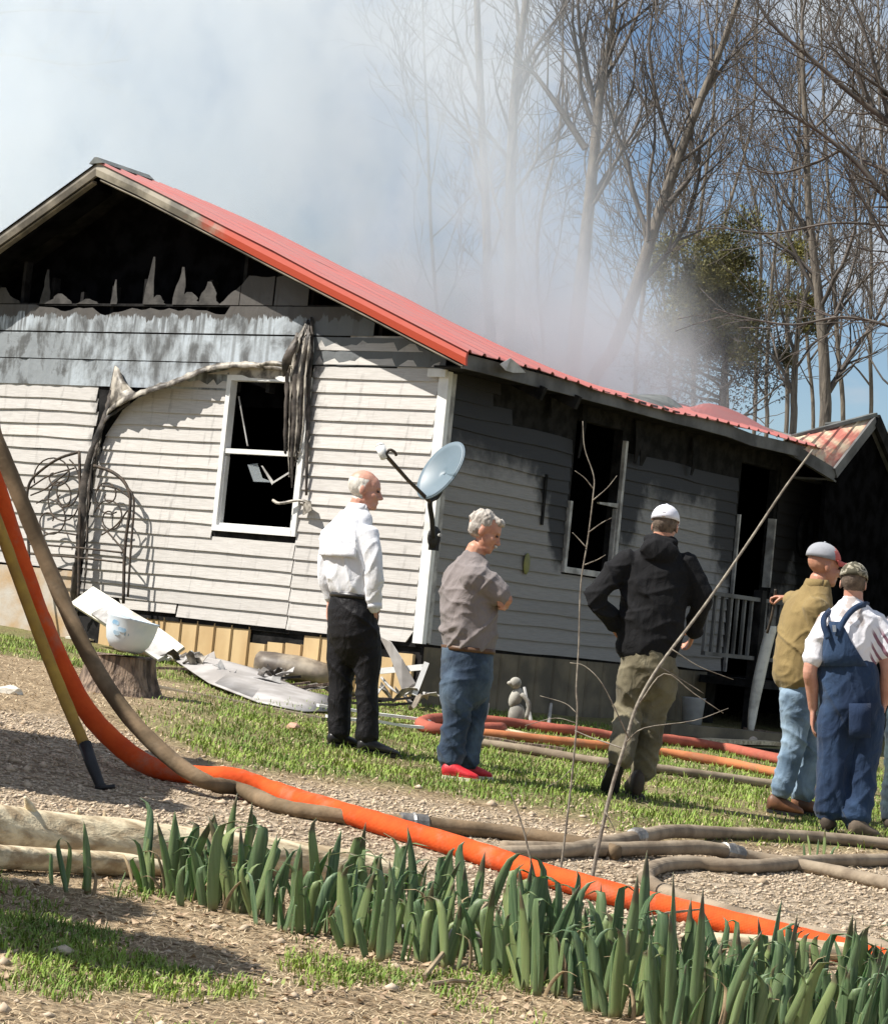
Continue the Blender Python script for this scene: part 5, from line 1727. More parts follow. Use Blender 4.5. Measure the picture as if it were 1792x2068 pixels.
def near_iris(x, y):
    return abs(y - (8.0 + 0.15 * x)) < 1.1 or random.random() < 0.15


litter("leaf_litter", scatter(2600, 6.0, 10.5, near_iris), 0.020, m_litter, "brown dead leaves among and in front of the irises")


def pebbles(name, pts, size, mat, label):
    n = len(pts)
    base = np.array([(1, 0, 0), (-1, 0, 0), (0, 1, 0), (0, -1, 0), (0, 0, 1), (0, 0, -1)], float)
    P = np.array([(x, y, gz(x, y)) for x, y in pts])
    s = size * RNG.lognormal(0, 0.4, n)
    sc = np.stack([s, s * RNG.uniform(0.6, 1.1, n), s * RNG.uniform(0.35, 0.7, n)], 1)
    az = RNG.uniform(0, 2 * np.pi, n)
    V = base[None] * sc[:, None] * RNG.uniform(0.75, 1.25, (n, 6, 3))
    X = V[..., 0] * np.cos(az)[:, None] - V[..., 1] * np.sin(az)[:, None]
    Y = V[..., 0] * np.sin(az)[:, None] + V[..., 1] * np.cos(az)[:, None]
    V = np.stack([X, Y, V[..., 2]], -1) + P[:, None] + np.array([0, 0, 0.2])[None, None] * s[:, None, None]
    f = np.array([(0, 2, 4), (2, 1, 4), (1, 3, 4), (3, 0, 4), (2, 0, 5), (1, 2, 5), (3, 1, 5), (0, 3, 5)])
    F = (np.arange(n)[:, None, None] * 6 + f[None]).reshape(-1, 3)
    o = bpy.data.objects.new(name, np_mesh(name, V.reshape(-1, 3), F, [mat]))
    COL.objects.link(o)
    return tag(o, label, "gravel", kind='stuff')


def keep_gravel(x, y):
    g, s = region(x, y)
    return random.random() < s * 0.9 + 0.03


pebbles("gravel", scatter(20000, 8.5, 14.5, keep_gravel), 0.0085, m_gravel, "pale gravel and clods of the drive")
# clods and bigger stones near the hose
pebbles("clods", scatter(1300, 6.0, 14.0, lambda x, y: True), 0.014, m_gravel, "clods of earth and larger stones on the drive")

# ------------------------------------------------------------------ fire engine just outside the left edge: the hoses come off its hose bed and its shade falls on the drive
m_engine = simple("engine_red", (0.45, 0.02, 0.02), (0.38, 0.018, 0.018), rough=0.25, bump=0, spec=0.6)
m_chrome = simple("diamond_plate", (0.55, 0.55, 0.55), (0.42, 0.42, 0.42), rough=0.35, bump=0.2, metal=0.8)
EX, EY = -3.55, 11.5
eg = thing("fire_engine", "red fire engine standing left outside the picture", "fire engine", (EX - 3.5, EY, gz(EX - 3.5, EY)))
z0 = gz(EX, EY)
obj("body", MB().box((EX - 4.6, EY - 1.22, z0 + 0.55), (EX, EY - 0.85, z0 + 2.95)).box((EX - 4.6, EY + 0.85, z0 + 0.55), (EX, EY + 1.22, z0 + 2.95)).box((EX - 4.6, EY - 0.84, z0 + 0.55), (EX - 0.02, EY + 0.84, z0 + 1.95)), m_engine, eg)
obj("cab", MB().prism([(EX - 7.4, EY - 1.2, z0 + 0.5), (EX - 7.5, EY - 1.2, z0 + 1.6), (EX - 7.1, EY - 1.2, z0 + 2.7), (EX - 4.8, EY - 1.2, z0 + 2.75), (EX - 4.8, EY - 1.2, z0 + 0.5)], (0, 2.4, 0)), m_engine, eg)
obj("rear_step", MB().box((EX, EY - 1.1, z0 + 0.45), (EX + 0.35, EY + 1.1, z0 + 0.55)), m_chrome, eg)
obj("hose_stack", MB().box((EX - 3.8, EY - 0.8, z0 + 1.97), (EX - 0.05, EY + 0.8, z0 + 2.88)), m_tanhose, eg)
for wx in (-6.2, -1.6):
    for wy in (-1.05, 1.05):
        w_ = obj("wheel", MB().tube([(EX + wx, EY + wy - 0.15, z0 + 0.5), (EX + wx, EY + wy + 0.15, z0 + 0.5)], 0.5, 24), m_rubber, eg, smooth=False)
        obj("rim", MB().tube([(EX + wx, EY + wy - 0.16, z0 + 0.5), (EX + wx, EY + wy + 0.16, z0 + 0.5)], 0.28, 16), m_chrome, w_)
for wy in (-1.0, 1.0):
    obj("tail_light", MB().box((EX, EY + wy - 0.08, z0 + 0.9), (EX + 0.03, EY + wy + 0.08, z0 + 1.3)), m_redtrim, eg)


# ------------------------------------------------------------------ a clump of foliage
def foliage(center, rx, ry, rz, n, size, mat, name, parent, shell=0.55, lumps=7, seed=1, lump_r=(0.32, 0.6)):
    rg = np.random.default_rng(seed)
    lc = rg.normal(0, 0.5, (lumps, 3)) * np.array([rx, ry, rz]) * 0.85
    lr = rg.uniform(lump_r[0], lump_r[1], lumps)
    k_ = rg.integers(0, lumps, n)
    d = rg.normal(0, 1, (n, 3))
    d /= np.linalg.norm(d, axis=1)[:, None]
    rad = (shell + (1 - shell) * rg.random(n)) * lr[k_]
    P = lc[k_] + d * rad[:, None] * np.array([rx, ry, rz])
    P = P + np.array(center)
    s = size * rg.uniform(0.5, 1.3, n)
    a = rg.normal(0, 1, (n, 3)); a /= np.linalg.norm(a, axis=1)[:, None]
    a = a * 0.6 + d * 0.6 + np.array([0, 0, 0.3])
    a /= np.linalg.norm(a, axis=1)[:, None]
    c = np.cross(a, rg.normal(0, 1, (n, 3))); c /= np.linalg.norm(c, axis=1)[:, None]
    V = np.stack([P - c * (s * 0.22)[:, None], P + c * (s * 0.22)[:, None], P + a * s[:, None]], 1).reshape(-1, 3)
    F = np.arange(n * 3).reshape(-1, 3)
    base = WLOC[parent.name]
    o = bpy.data.objects.new(name, np_mesh(name, V - np.array(base), F, [mat]))
    COL.objects.link(o)
    o.parent = parent
    return o


m_conifer = simple("conifer_needles", (0.085, 0.085, 0.028), (0.03, 0.034, 0.012), rough=0.7, scale=3.0, bump=0)
sb_ = Vector((-2.45, 7.60, gz(-2.45, 7.60)))  # shrub added out of view to throw the shadow at lower left
bush = thing("shadow_shrub", "evergreen shrub outside the lower left of the picture", "shrub", sb_)
foliage(sb_ + Vector((0, 0, 0.75)), 0.62, 0.72, 0.8, 16000, 0.09, m_conifer, "foliage", bush, seed=4)
obj("stem", MB().tube([sb_, sb_ + Vector((0.02, 0, 1.1))], [0.05, 0.02], 8), m_bark, bush)

# ------------------------------------------------------------------ bare trees behind the house
m_trunk = simple("tree_bark", (0.20, 0.17, 0.135), (0.10, 0.085, 0.07), rough=0.9, scale=6, stretch=(3, 3, 0.6), bump=0.7, bscale=10, bdist=0.03)
m_branch = simple("branch_bark", (0.135, 0.115, 0.10), (0.075, 0.065, 0.056), rough=0.9, scale=3, bump=0)


class Segs:
    """tapered branch pieces; turned into one mesh at once"""
    def __init__(self):
        self.p, self.q, self.r, self.s = [], [], [], []

    def add(self, p, q, r, s):
        self.p.append(p); self.q.append(q); self.r.append(r); self.s.append(s)

    def mesh(self, n=4):
        P, Q = np.array(self.p), np.array(self.q)
        r, s = np.array(self.r), np.array(self.s)
        d = Q - P
        d /= np.linalg.norm(d, axis=1)[:, None] + 1e-9
        ref = np.where(np.abs(d[:, 2:3]) < 0.9, np.array([[0, 0, 1.0]]), np.array([[1.0, 0, 0]]))
        a = np.cross(d, ref); a /= np.linalg.norm(a, axis=1)[:, None]
        b_ = np.cross(a, d)
        th = np.arange(n) * 2 * np.pi / n
        ring = a[:, None] * np.cos(th)[None, :, None] + b_[:, None] * np.sin(th)[None, :, None]
        V = np.concatenate([P[:, None] + ring * r[:, None, None], Q[:, None] + ring * s[:, None, None]], 1).reshape(-1, 3)
        i0 = np.arange(len(P))[:, None, None] * 2 * n
        k_ = np.arange(n)
        f = np.stack([k_, (k_ + 1) % n, (k_ + 1) % n + n, k_ + n], 1)
        return V, (i0 + f[None]).reshape(-1, 4)


def grow(S, p, d, r, length, rng, depth, up=0.10, wig=0.20, spread=0.6, rmin=0.0045, dens=1.0):
    """a limb that winds, tapers and forks"""
    n = max(3, int(length / 0.22)) if depth < 2 else max(3, int(length / 0.16))
    step = length / n
    r1 = max(rmin, r * 0.30)
    px, py, pz = p
    d = np.array(d)
    pos = np.array(p)
    kids = []
    for i in range(n):
        f = i / n
        d = d + rng.normal(0, wig, 3) * 0.55 + np.array([0, 0, up * 0.4])
        d /= np.linalg.norm(d)
        nxt = pos + d * step
        ra, rb = r + (r1 - r) * f, r + (r1 - r) * (f + 1 / n)
        S.add(pos, nxt, ra, rb)
        if f > 0.18 and rng.random() < dens * (0.80 if depth < 3 else 0.62):
            kids.append((nxt, d.copy(), ra))
        pos = nxt
    if depth >= 4 or r < 0.0055:
        return
    for q, dd, ra in kids:
        ax = rng.normal(0, 1, 3)
        ax -= dd * ax.dot(dd)
        ax /= np.linalg.norm(ax) + 1e-9
        nd = dd * math.cos(spread) + ax * math.sin(spread) * rng.uniform(0.7, 1.2)
        nd /= np.linalg.norm(nd)
        rr = max(rmin, ra * rng.uniform(0.40, 0.62))
        ll = length * rng.uniform(0.38, 0.66)
        if ll < 0.12:
            continue
        grow(S, q, nd, rr, ll, rng, depth + 1, up, wig, spread, rmin, dens)


def bare_tree(label, path, radii, Y, seed, limbs=8, start=0.35, reach=2.6, up=0.14, spread=0.6, dens=1.0, extra=(), name="bare_tree", base_v=None, rmin=0.0045, to_ground=True):
    """path: (u, v, dY) along the trunk, lowest first"""
    rng = np.random.default_rng(seed)
    radii = tuple(r * 0.58 for r in radii)
    extra = tuple((e[0] * 0.62,) + tuple(e[1:]) for e in extra)
    pts = [at(u, v, Y + dy) for u, v, dy in path]
    if to_ground:
        g0 = Vector((pts[0].x - (pts[1].x - pts[0].x) * 0.2, pts[0].y, gz(pts[0].x, pts[0].y) - 0.05))
        pts = [g0] + pts
        radii = (radii[0] * 1.25,) + tuple(radii)
    sp = smooth_path(pts, 6)
    rr = np.interp(np.linspace(0, 1, len(sp)), np.linspace(0, 1, len(radii)), radii)
    tr = thing(name, label, "tree", sp[0], "bare trees behind the house")
    obj("trunk", MB().tube(sp, [float(x) for x in rr], 9), m_trunk, tr, smooth=True)
    S = Segs()
    n = len(sp)
    for i in range(limbs):
        f = start + (1 - start) * (i + rng.random() * 0.8) / limbs
        k_ = min(n - 2, int(f * (n - 1)))
        d = np.array((sp[k_ + 1] - sp[k_]).normalized())
        az = rng.uniform(0, 2 * math.pi)
        side = np.array([math.cos(az), 0.7 * math.sin(az), 0.1])
        nd = d * 0.75 + side * 0.75
        nd /= np.linalg.norm(nd)
        grow(S, np.array(sp[k_]), nd, float(rr[k_]) * rng.uniform(0.4, 0.65), reach * rng.uniform(0.6, 1.15) * (1.1 - 0.4 * f), rng, 1, up, 0.2, spread, rmin, dens)
    tipd = np.array((sp[-1] - sp[-2]).normalized())
    grow(S, np.array(sp[-1]), tipd, float(rr[-1]), reach, rng, 1, up, 0.2, spread, rmin, dens)
    for ex in extra:                              # limbs that the photograph shows: radius, then points
        ep = smooth_path([at(u, v, Y + dy) for u, v, dy in ex[1:]], 6)
        m = len(ep)
        for j in range(m - 1):
            ra, rb = ex[0] * (1 - 0.75 * j / m), ex[0] * (1 - 0.75 * (j + 1) / m)
            S.add(np.array(ep[j]), np.array(ep[j + 1]), ra, rb)
            if j > 1 and rng.random() < 0.75 * dens:
                d = np.array((ep[j + 1] - ep[j]).normalized())
                ax = rng.normal(0, 1, 3); ax -= d * ax.dot(d); ax /= np.linalg.norm(ax)
                nd = d * 0.7 + ax * 0.7 + np.array([0, 0, 0.2])
                grow(S, np.array(ep[j]), nd / np.linalg.norm(nd), ra * 0.45, reach * rng.uniform(0.25, 0.5), rng, 2, up, 0.22, spread, rmin, dens)
    V, F = S.mesh(4)
    o = bpy.data.objects.new("crown", np_mesh("crown", V - np.array(WLOC[tr.name]), F, [m_branch]))
    COL.objects.link(o)
    o.parent = tr
    return tr


bare_tree("tall forked bare tree half veiled by smoke above the red roof", ((1150, 800, 0), (1170, 600, 0), (1185, 450, 0), (1200, 300, 0), (1212, 180, 0), (1235, 60, 0), (1250, -60, 0)), (0.20, 0.19, 0.16, 0.135, 0.11, 0.08, 0.05), 36, 3, limbs=11, start=0.35, reach=2.2, dens=1.0,
          extra=((0.09, (1182, 300, 0), (1130, 220, 0.1), (1080, 150, 0.2), (1040, 110, 0.3)), (0.08, (1205, 240, 0), (1190, 170, 0), (1170, 60, -0.2), (1165, -40, -0.2)), (0.06, (1215, 170, 0), (1260, 90, 0.2), (1290, 20, 0.2), (1310, -60, 0.3)), (0.05, (1190, 420, 0), (1240, 330, 0), (1300, 230, 0))))
bare_tree("pale straight bare tree deepest in the smoke", ((990, 800, 0), (985, 600, 0), (980, 400, 0), (970, 200, 0), (962, 0, 0), (958, -120, 0)), (0.16, 0.15, 0.13, 0.12, 0.10, 0.08), 43, 5, limbs=9, reach=2.6, dens=0.9)
bare_tree("smoke-dimmed bare tree with a thick upright trunk", ((1020, 800, 0), (1030, 600, 0), (1030, 400, 0), (1035, 250, 0), (1045, 120, 0), (1062, 0, 0), (1075, -100, 0)), (0.17, 0.16, 0.15, 0.14, 0.12, 0.10, 0.07), 39, 6, limbs=10, reach=2.4, dens=1.0,
          extra=((0.07, (1040, 200, 0), (1080, 120, 0), (1120, 60, 0)), (0.06, (1035, 330, 0), (980, 260, 0), (930, 180, 0))))
bare_tree("dark bare tree leaning right over the smoke's edge", ((1180, 830, 0), (1240, 700, 0), (1290, 560, 0), (1320, 460, 0), (1365, 330, 0), (1410, 210, 0), (1450, 110, 0), (1495, -20, 0)), (0.17, 0.16, 0.15, 0.14, 0.12, 0.10, 0.08, 0.05), 34, 8, limbs=12, reach=2.3, dens=1.05,
          extra=((0.07, (1290, 560, 0), (1330, 440, 0.2), (1350, 330, 0.4), (1400, 200, 0.5)), (0.06, (1365, 330, 0), (1330, 220, 0), (1310, 100, 0), (1320, 0, 0)), (0.05, (1410, 210, 0), (1470, 120, 0), (1560, 40, 0))))
bare_tree("sturdy grey-trunked bare tree beside the porch roof", ((1662, 900, 0), (1665, 780, 0), (1660, 680, 0), (1648, 560, 0), (1632, 420, 0), (1628, 300, 0), (1622, 180, 0), (1618, 60, 0)), (0.145, 0.14, 0.13, 0.11, 0.09, 0.075, 0.06, 0.04), 33, 12, limbs=13, start=0.4, reach=1.9, dens=1.05,
          extra=((0.075, (1672, 790, 0), (1700, 745, 0), (1735, 690, 0), (1770, 640, 0), (1800, 560, 0)), (0.05, (1660, 690, 0), (1700, 600, 0), (1730, 500, 0), (1740, 380, 0)), (0.05, (1650, 600, 0), (1600, 500, 0), (1570, 420, 0), (1560, 330, 0))))
bare_tree("slim two-stemmed bare tree left of the grey trunk", ((1598, 900, 0), (1602, 800, 0), (1606, 720, 0), (1615, 640, 0), (1640, 540, 0), (1655, 440, 0)), (0.10, 0.095, 0.08, 0.065, 0.05, 0.03), 37, 14, limbs=9, start=0.3, reach=1.7,
          extra=((0.06, (1600, 790, 0), (1578, 745, 0), (1556, 715, 0), (1530, 690, 0)), (0.05, (1606, 720, 0), (1575, 620, 0), (1560, 520, 0))))
bare_tree("thin bare tree just right of the evergreen", ((1545, 900, 0), (1546, 800, 0), (1550, 680, 0), (1560, 540, 0), (1575, 420, 0)), (0.07, 0.065, 0.055, 0.045, 0.03), 44, 15, limbs=9, start=0.3, reach=1.9)
# the near tree whose trunk stands outside the right edge
bare_tree("near dark bare tree reaching in from the right edge", ((1985, 1500, 0), (1965, 1100, 0), (1930, 700, 0), (1890, 560, 0), (1855, 440, 0), (1830, 330, 0), (1810, 200, 0), (1800, 60, 0)), (0.20, 0.19, 0.17, 0.15, 0.13, 0.10, 0.08, 0.05), 27, 17, limbs=8, start=0.55, reach=1.8, up=0.05, dens=0.95,
          extra=((0.062, (1860, 450, 0), (1792, 400, 0), (1730, 330, 0), (1660, 270, 0), (1590, 225, 0), (1530, 170, 0), (1490, 120, 0)), (0.075, (1840, 300, 0), (1792, 245, 0), (1720, 190, 0), (1640, 120, 0), (1560, 50, 0), (1520, -10, 0)),
                 (0.045, (1760, 215, 0), (1730, 150, 0), (1690, 80, 0), (1660, 0, 0)), (0.05, (1800, 250, 0), (1770, 150, 0), (1740, 50, 0), (1700, -40, 0)), (0.035, (1930, 720, 0), (1800, 660, 0), (1700, 640, 0), (1600, 655, 0), (1500, 640, 0), (1440, 622, 0)),
                 (0.030, (1900, 470, 0), (1792, 455, 0), (1680, 450, 0), (1560, 470, 0), (1450, 460, 0), (1380, 470, 0)), (0.05, (1900, 580, 0), (1800, 500, 0), (1740, 400, 0), (1700, 330, 0)), (0.035, (1700, 300, 0), (1640, 330, 0), (1560, 350, 0), (1500, 330, 0))))
# more distant thicket, tree by tree
far = ((1105, 52, 21, "faint far bare tree between the smoky trunks"), (1275, 50, 22, "far bare tree behind the leaning tree"), (1345, 56, 23, "far bare tree seen above the evergreen's left side"), (1395, 48, 24, "far bare tree rising behind the evergreen"), (1465, 54, 25, "far bare tree right of the leaning tree"),
       (1520, 58, 26, "far thin bare tree over the evergreen's right side"), (1585, 50, 27, "far bare tree behind the two-stemmed tree"), (1700, 48, 28, "far bare tree right of the grey trunk"), (1755, 55, 29, "far bare tree above the porch peak"), (1795, 46, 30, "far bare tree at the right edge"), (900, 50, 31, "far bare tree almost lost in smoke"), (1640, 60, 32, "far pale bare tree behind the grey trunk"))
for (u, Y, sd, lab) in far:
    rg_ = random.Random(sd)
    l1, l2 = rg_.uniform(-30, 30), rg_.uniform(-50, 60)
    bare_tree(lab, ((u, 900, 0), (u + l1 * 0.4, 700, 0), (u + l1, 480, 0), (u + l2, 250, 0), (u + l2 * 1.2, 60, 0), (u + l2 * 1.3, -60, 0)), (0.085, 0.08, 0.065, 0.05, 0.04, 0.025), Y, sd, limbs=15, start=0.25, reach=2.8, dens=0.95, rmin=0.006)
# twigs of a tree top at the upper left, thinned by the smoke
bare_tree("faint bare tree top at the upper left corner", ((-420, 900, 0), (-380, 500, 0), (-330, 250, 0), (-270, 60, 0), (-220, -120, 0)), (0.2, 0.18, 0.15, 0.10, 0.06), 40, 41, limbs=6, start=0.5, reach=2.0,
          extra=((0.05, (-300, 180, 0), (-150, 130, 0), (0, 110, 0), (140, 130, 0), (260, 120, 0)), (0.04, (-280, 80, 0), (-100, 40, 0), (60, 20, 0), (220, 25, 0))))

# the olive evergreen
EB = at(1465, 700, 40.0)
eb = Vector((EB.x, EB.y, gz(EB.x, EB.y)))
ev = thing("evergreen_tree", "rounded olive green evergreen beside the smoke column", "tree", eb)
obj("trunk", MB().tube([eb, Vector((EB.x + 0.1, EB.y, 3.0)), Vector((EB.x, EB.y, 6.2))], [0.16, 0.13, 0.04], 9), m_trunk, ev, smooth=True)
m_ever = simple("olive_foliage", (0.19, 0.175, 0.05), (0.075, 0.072, 0.025), rough=0.75, scale=1.6, bump=0)
cc = at(1462, 610, 40.0)
foliage(cc, 1.45, 1.3, 1.15, 44000, 0.065, m_ever, "crown", ev, shell=0.15, lumps=46, seed=9, lump_r=(0.14, 0.34))
m_ever2 = simple("dark_lower_twigs", (0.06, 0.052, 0.04), (0.03, 0.028, 0.02), rough=0.9, scale=2, bump=0)  # dark grey-brown of the bare twigs below the crown
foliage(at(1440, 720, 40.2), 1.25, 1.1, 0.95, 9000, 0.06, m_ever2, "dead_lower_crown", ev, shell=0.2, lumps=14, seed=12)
S_ = Segs()
rg = np.random.default_rng(77)
for i in range(26):
    a_ = rg.uniform(0, 2 * math.pi)
    zz_ = rg.uniform(2.8, 6.0)
    grow(S_, np.array((EB.x, EB.y, zz_)), np.array((math.cos(a_), math.sin(a_), 0.15)), 0.03, rg.uniform(0.9, 1.7), rg, 2, 0.02, 0.2, 0.7, 0.005, 0.9)
V, F = S_.mesh(4)
o = bpy.data.objects.new("branches", np_mesh("branches", V - np.array(eb), F, [m_branch]))
COL.objects.link(o)
o.parent = ev

# ------------------------------------------------------------------ smoke: a cloud of scattering air that rises out of the roof and drifts left
m_smoke = bpy.data.materials.new("smoke")
m_smoke.use_nodes = True
nt = m_smoke.node_tree
nt.nodes.clear()
t = NT(m_smoke)
out = t.n.new('ShaderNodeOutputMaterial')
pv = t.n.new('ShaderNodeVolumePrincipled')
pv.inputs['Color'].default_value = (0.885, 0.928, 0.962, 1)
pv.inputs['Anisotropy'].default_value = 0.0
v = t.coord('Object')
X, Y, Z = t.xyz(v)
warp = t.noise(t.coord('Object', (1, 1, 0.8)), 0.35, 2, 0.5, out='Color')
wx, wy, wz = t.xyz(warp)
Xw = t.math('ADD', X, t.math('MULTIPLY', t.math('SUBTRACT', wx, 0.5), 3.2))
n1 = t.noise(t.coord('Object', (1, 1, 0.8), rot=(0, 0.35, 0)), 0.55, 5, 0.58, 0.8)
n2 = t.noise(t.coord('Object', (1, 1, 0.6), loc=(3.3, 1.0, 7.0), rot=(0, 0.5, 0)), 1.7, 4, 0.58, 1.2)
nb_ = t.math('ADD', t.math('MULTIPLY', n1, 0.62), t.math('MULTIPLY', n2, 0.38))
puff = t.step(nb_, 0.43, 0.56)
# right-hand face of the plume: leans left with height
edge = t.math('ADD', t.math('MULTIPLY', Z, -0.56), 5.6)
d = t.math('SUBTRACT', edge, Xw)
body = t.step(d, -0.8, 3.2)
dens = t.math('MULTIPLY', body, t.math('ADD', t.math('MULTIPLY', puff, 0.95), 0.07))
low = t.math('MULTIPLY', t.step(Z, 7.5, 4.2), 0.9)
dens = t.math('MULTIPLY', dens, t.math('ADD', low, 1.0))
fade_y = t.math('MULTIPLY', t.step(Y, 25.5, 27.5), t.step(Y, 35.5, 33.0))
fade_z = t.math('MULTIPLY', t.step(Z, 3.0, 4.4), t.math('MULTIPLY', t.step(Z, 11.8, 10.2), t.step(X, -8.5, -6.5)))
dens = t.math('MULTIPLY', t.math('MULTIPLY', dens, fade_y), fade_z)
t.l.new(t.math('MULTIPLY', dens, 0.46), pv.inputs['Density'])
t.l.new(pv.outputs[0], out.inputs['Volume'])
mb = MB()
mb.box((-8.5, 25.5, 3.0), (4.9, 35.5, 11.8))
sm = obj("smoke", mb, m_smoke)
tag(sm, "pale smoke pouring from the roof and drifting to the left", "smoke", kind='stuff')

# ------------------------------------------------------------------ people
def remesh(mb, voxel, smooth=4, fac=0.5):
    """melt overlapping closed shapes into one continuous surface"""
    me_ = bpy.data.meshes.new("tmp")
    me_.from_pydata(mb.v, [], mb.f)
    o = bpy.data.objects.new("tmp", me_)
    COL.objects.link(o)
    m = o.modifiers.new("r", 'REMESH')
    m.mode = 'VOXEL'
    m.voxel_size = voxel
    s = o.modifiers.new("s", 'SMOOTH')
    s.factor = fac
    s.iterations = smooth
    dg = bpy.context.evaluated_depsgraph_get()
    ev_ = o.evaluated_get(dg)
    me2 = ev_.to_mesh()
    n = len(me2.vertices)
    V = np.empty(n * 3, dtype=np.float32); me2.vertices.foreach_get('co', V)
    N = np.empty(n * 3, dtype=np.float32); me2.vertices.foreach_get('normal', N)
    nf = len(me2.polygons)
    ls = np.empty(nf, dtype=np.int32); me2.polygons.foreach_get('loop_start', ls)
    lt = np.empty(nf, dtype=np.int32); me2.polygons.foreach_get('loop_total', lt)
    li = np.empty(len(me2.loops), dtype=np.int32); me2.loops.foreach_get('vertex_index', li)
    ev_.to_mesh_clear()
    bpy.data.objects.remove(o)
    bpy.data.meshes.remove(me_)
    q = lt == 4
    F = np.stack([li[ls[q] + k_] for k_ in range(4)], 1)
    return V.reshape(-1, 3).astype(float), N.reshape(-1, 3).astype(float), F


def skin_obj(name, mb, mats, parent, voxel=0.010, smooth=4, disp=None, mat_fn=None):
    V, N, F = remesh(mb, voxel, smooth)
    if disp is not None:
        V = V + N * np.array([disp(*p) for p in V])[:, None]
    mi = None
    if mat_fn is not None:
        c = V[F].mean(1)
        mi = np.array([mat_fn(*p) for p in c])
    me_ = np_mesh(name, V - np.array(WLOC[parent.name]), F, mats if isinstance(mats, list) else [mats], mi, smooth=True)
    o = bpy.data.objects.new(name, me_)
    COL.objects.link(o)
    o.parent = parent
    WLOC[o.name] = WLOC[parent.name]
    return o


def loft(mb, secs, n=18, k=5, round_ends=True):
    """secs: (centre, ra, rb, axis_a, axis_b); closed body through the ellipses"""
    C = smooth_path([s[0] for s in secs], k)
    m = len(secs)
    tt = np.linspace(0, m - 1, len(C))
    ra = np.interp(tt, range(m), [s[1] for s in secs])
    rb = np.interp(tt, range(m), [s[2] for s in secs])
    AX, BX = [], []
    for x in tt:
        i = min(m - 2, int(x)); f = x - i
        AX.append(lerp(secs[i][3], secs[i + 1][3], f).normalized())
        BX.append(lerp(secs[i][4], secs[i + 1][4], f).normalized())
    rows = []
    def ring(c, sa, sb, A, B):
        return [c + A * (sa * math.cos(h)) + B * (sb * math.sin(h)) for h in np.linspace(0, 2 * math.pi, n, endpoint=False)]
    if round_ends:
        d = (C[0] - C[1]).normalized(); r = min(ra[0], rb[0])
        rows.append(ring(C[0] + d * r * 0.55, ra[0] * 0.45, rb[0] * 0.45, AX[0], BX[0]))
        rows.append(ring(C[0] + d * r * 0.30, ra[0] * 0.8, rb[0] * 0.8, AX[0], BX[0]))
    for i, c in enumerate(C):
        rows.append(ring(c, ra[i], rb[i], AX[i], BX[i]))
    if round_ends:
        d = (C[-1] - C[-2]).normalized(); r = min(ra[-1], rb[-1])
        rows.append(ring(C[-1] + d * r * 0.30, ra[-1] * 0.8, rb[-1] * 0.8, AX[-1], BX[-1]))
        rows.append(ring(C[-1] + d * r * 0.55, ra[-1] * 0.45, rb[-1] * 0.45, AX[-1], BX[-1]))
    o = len(mb.v)
    mb.grid(rows, closed=True)
    e = len(rows) - 1
    mb.f += [tuple(o + q for q in reversed(range(n))), tuple(o + e * n + q for q in range(n))]
    mb.mi += [0, 0]
    return mb


def limb(mb, pts, rads, k=5, n=14):
    """round tapered limb through joints"""
    sp = smooth_path(pts, k)
    rr = np.interp(np.linspace(0, len(rads) - 1, len(sp)), range(len(rads)), rads)
    P = [sp[0] + (sp[0] - sp[1]).normalized() * rr[0] * 0.6] + sp + [sp[-1] + (sp[-1] - sp[-2]).normalized() * rr[-1] * 0.6]
    R = [rr[0] * 0.55] + [float(x) for x in rr] + [rr[-1] * 0.55]
    return mb.tube(P, R, n)


def hand(mb, wrist, d, palm_n, thumb_side, curl=0.5, s=1.0):
    """palm, four unequal bent fingers and a thumb leaving the side of the palm. d: wrist to knuckles; palm_n: out of the palm"""
    d = Vector(d).normalized()
    palm_n = (Vector(palm_n) - d * Vector(palm_n).dot(d)).normalized()
    side = d.cross(palm_n).normalized()
    if side.dot(Vector(thumb_side)) < 0:
        side = -side
    k_ = wrist + d * 0.092 * s
    loft(mb, [(wrist - d * 0.01, 0.026 * s, 0.019 * s, side, palm_n), (wrist + d * 0.04 * s, 0.036 * s, 0.017 * s, side, palm_n), (k_, 0.041 * s, 0.014 * s, side, palm_n)], n=12, k=3)
    for i, (o, L_) in enumerate(((0.030, 0.072), (0.010, 0.080), (-0.010, 0.075), (-0.029, 0.060))):
        p = k_ - d * 0.012 * s + side * o * s
        pts = [p]
        ang = 0.25 * curl
        for seg in (0.45, 0.32, 0.25):
            dd = d * math.cos(ang) + palm_n * math.sin(ang) + side * o * 0.8
            p = p + dd.normalized() * (L_ * seg * s * 1.15)
            pts.append(p)
            ang += curl * 1.0
        mb.tube(pts + [pts[-1] + (pts[-1] - pts[-2]) * 0.25], [0.0098 * s, 0.0095 * s, 0.0088 * s, 0.0075 * s, 0.004 * s], 8)
    p = wrist + d * 0.022 * s + side * 0.026 * s
    q1 = p + (d * 0.6 + side * 0.7 + palm_n * 0.25).normalized() * 0.036 * s
    q2 = q1 + (d * 0.9 + side * 0.25 + palm_n * (0.3 + curl * 0.5)).normalized() * 0.034 * s
    q3 = q2 + (d * 0.9 + palm_n * (0.4 + curl * 0.5)).normalized() * 0.024 * s
    mb.tube([p, q1, q2, q3, q3 + (q3 - q2) * 0.25], [0.015 * s, 0.0125 * s, 0.011 * s, 0.009 * s, 0.005 * s], 8)
    return mb


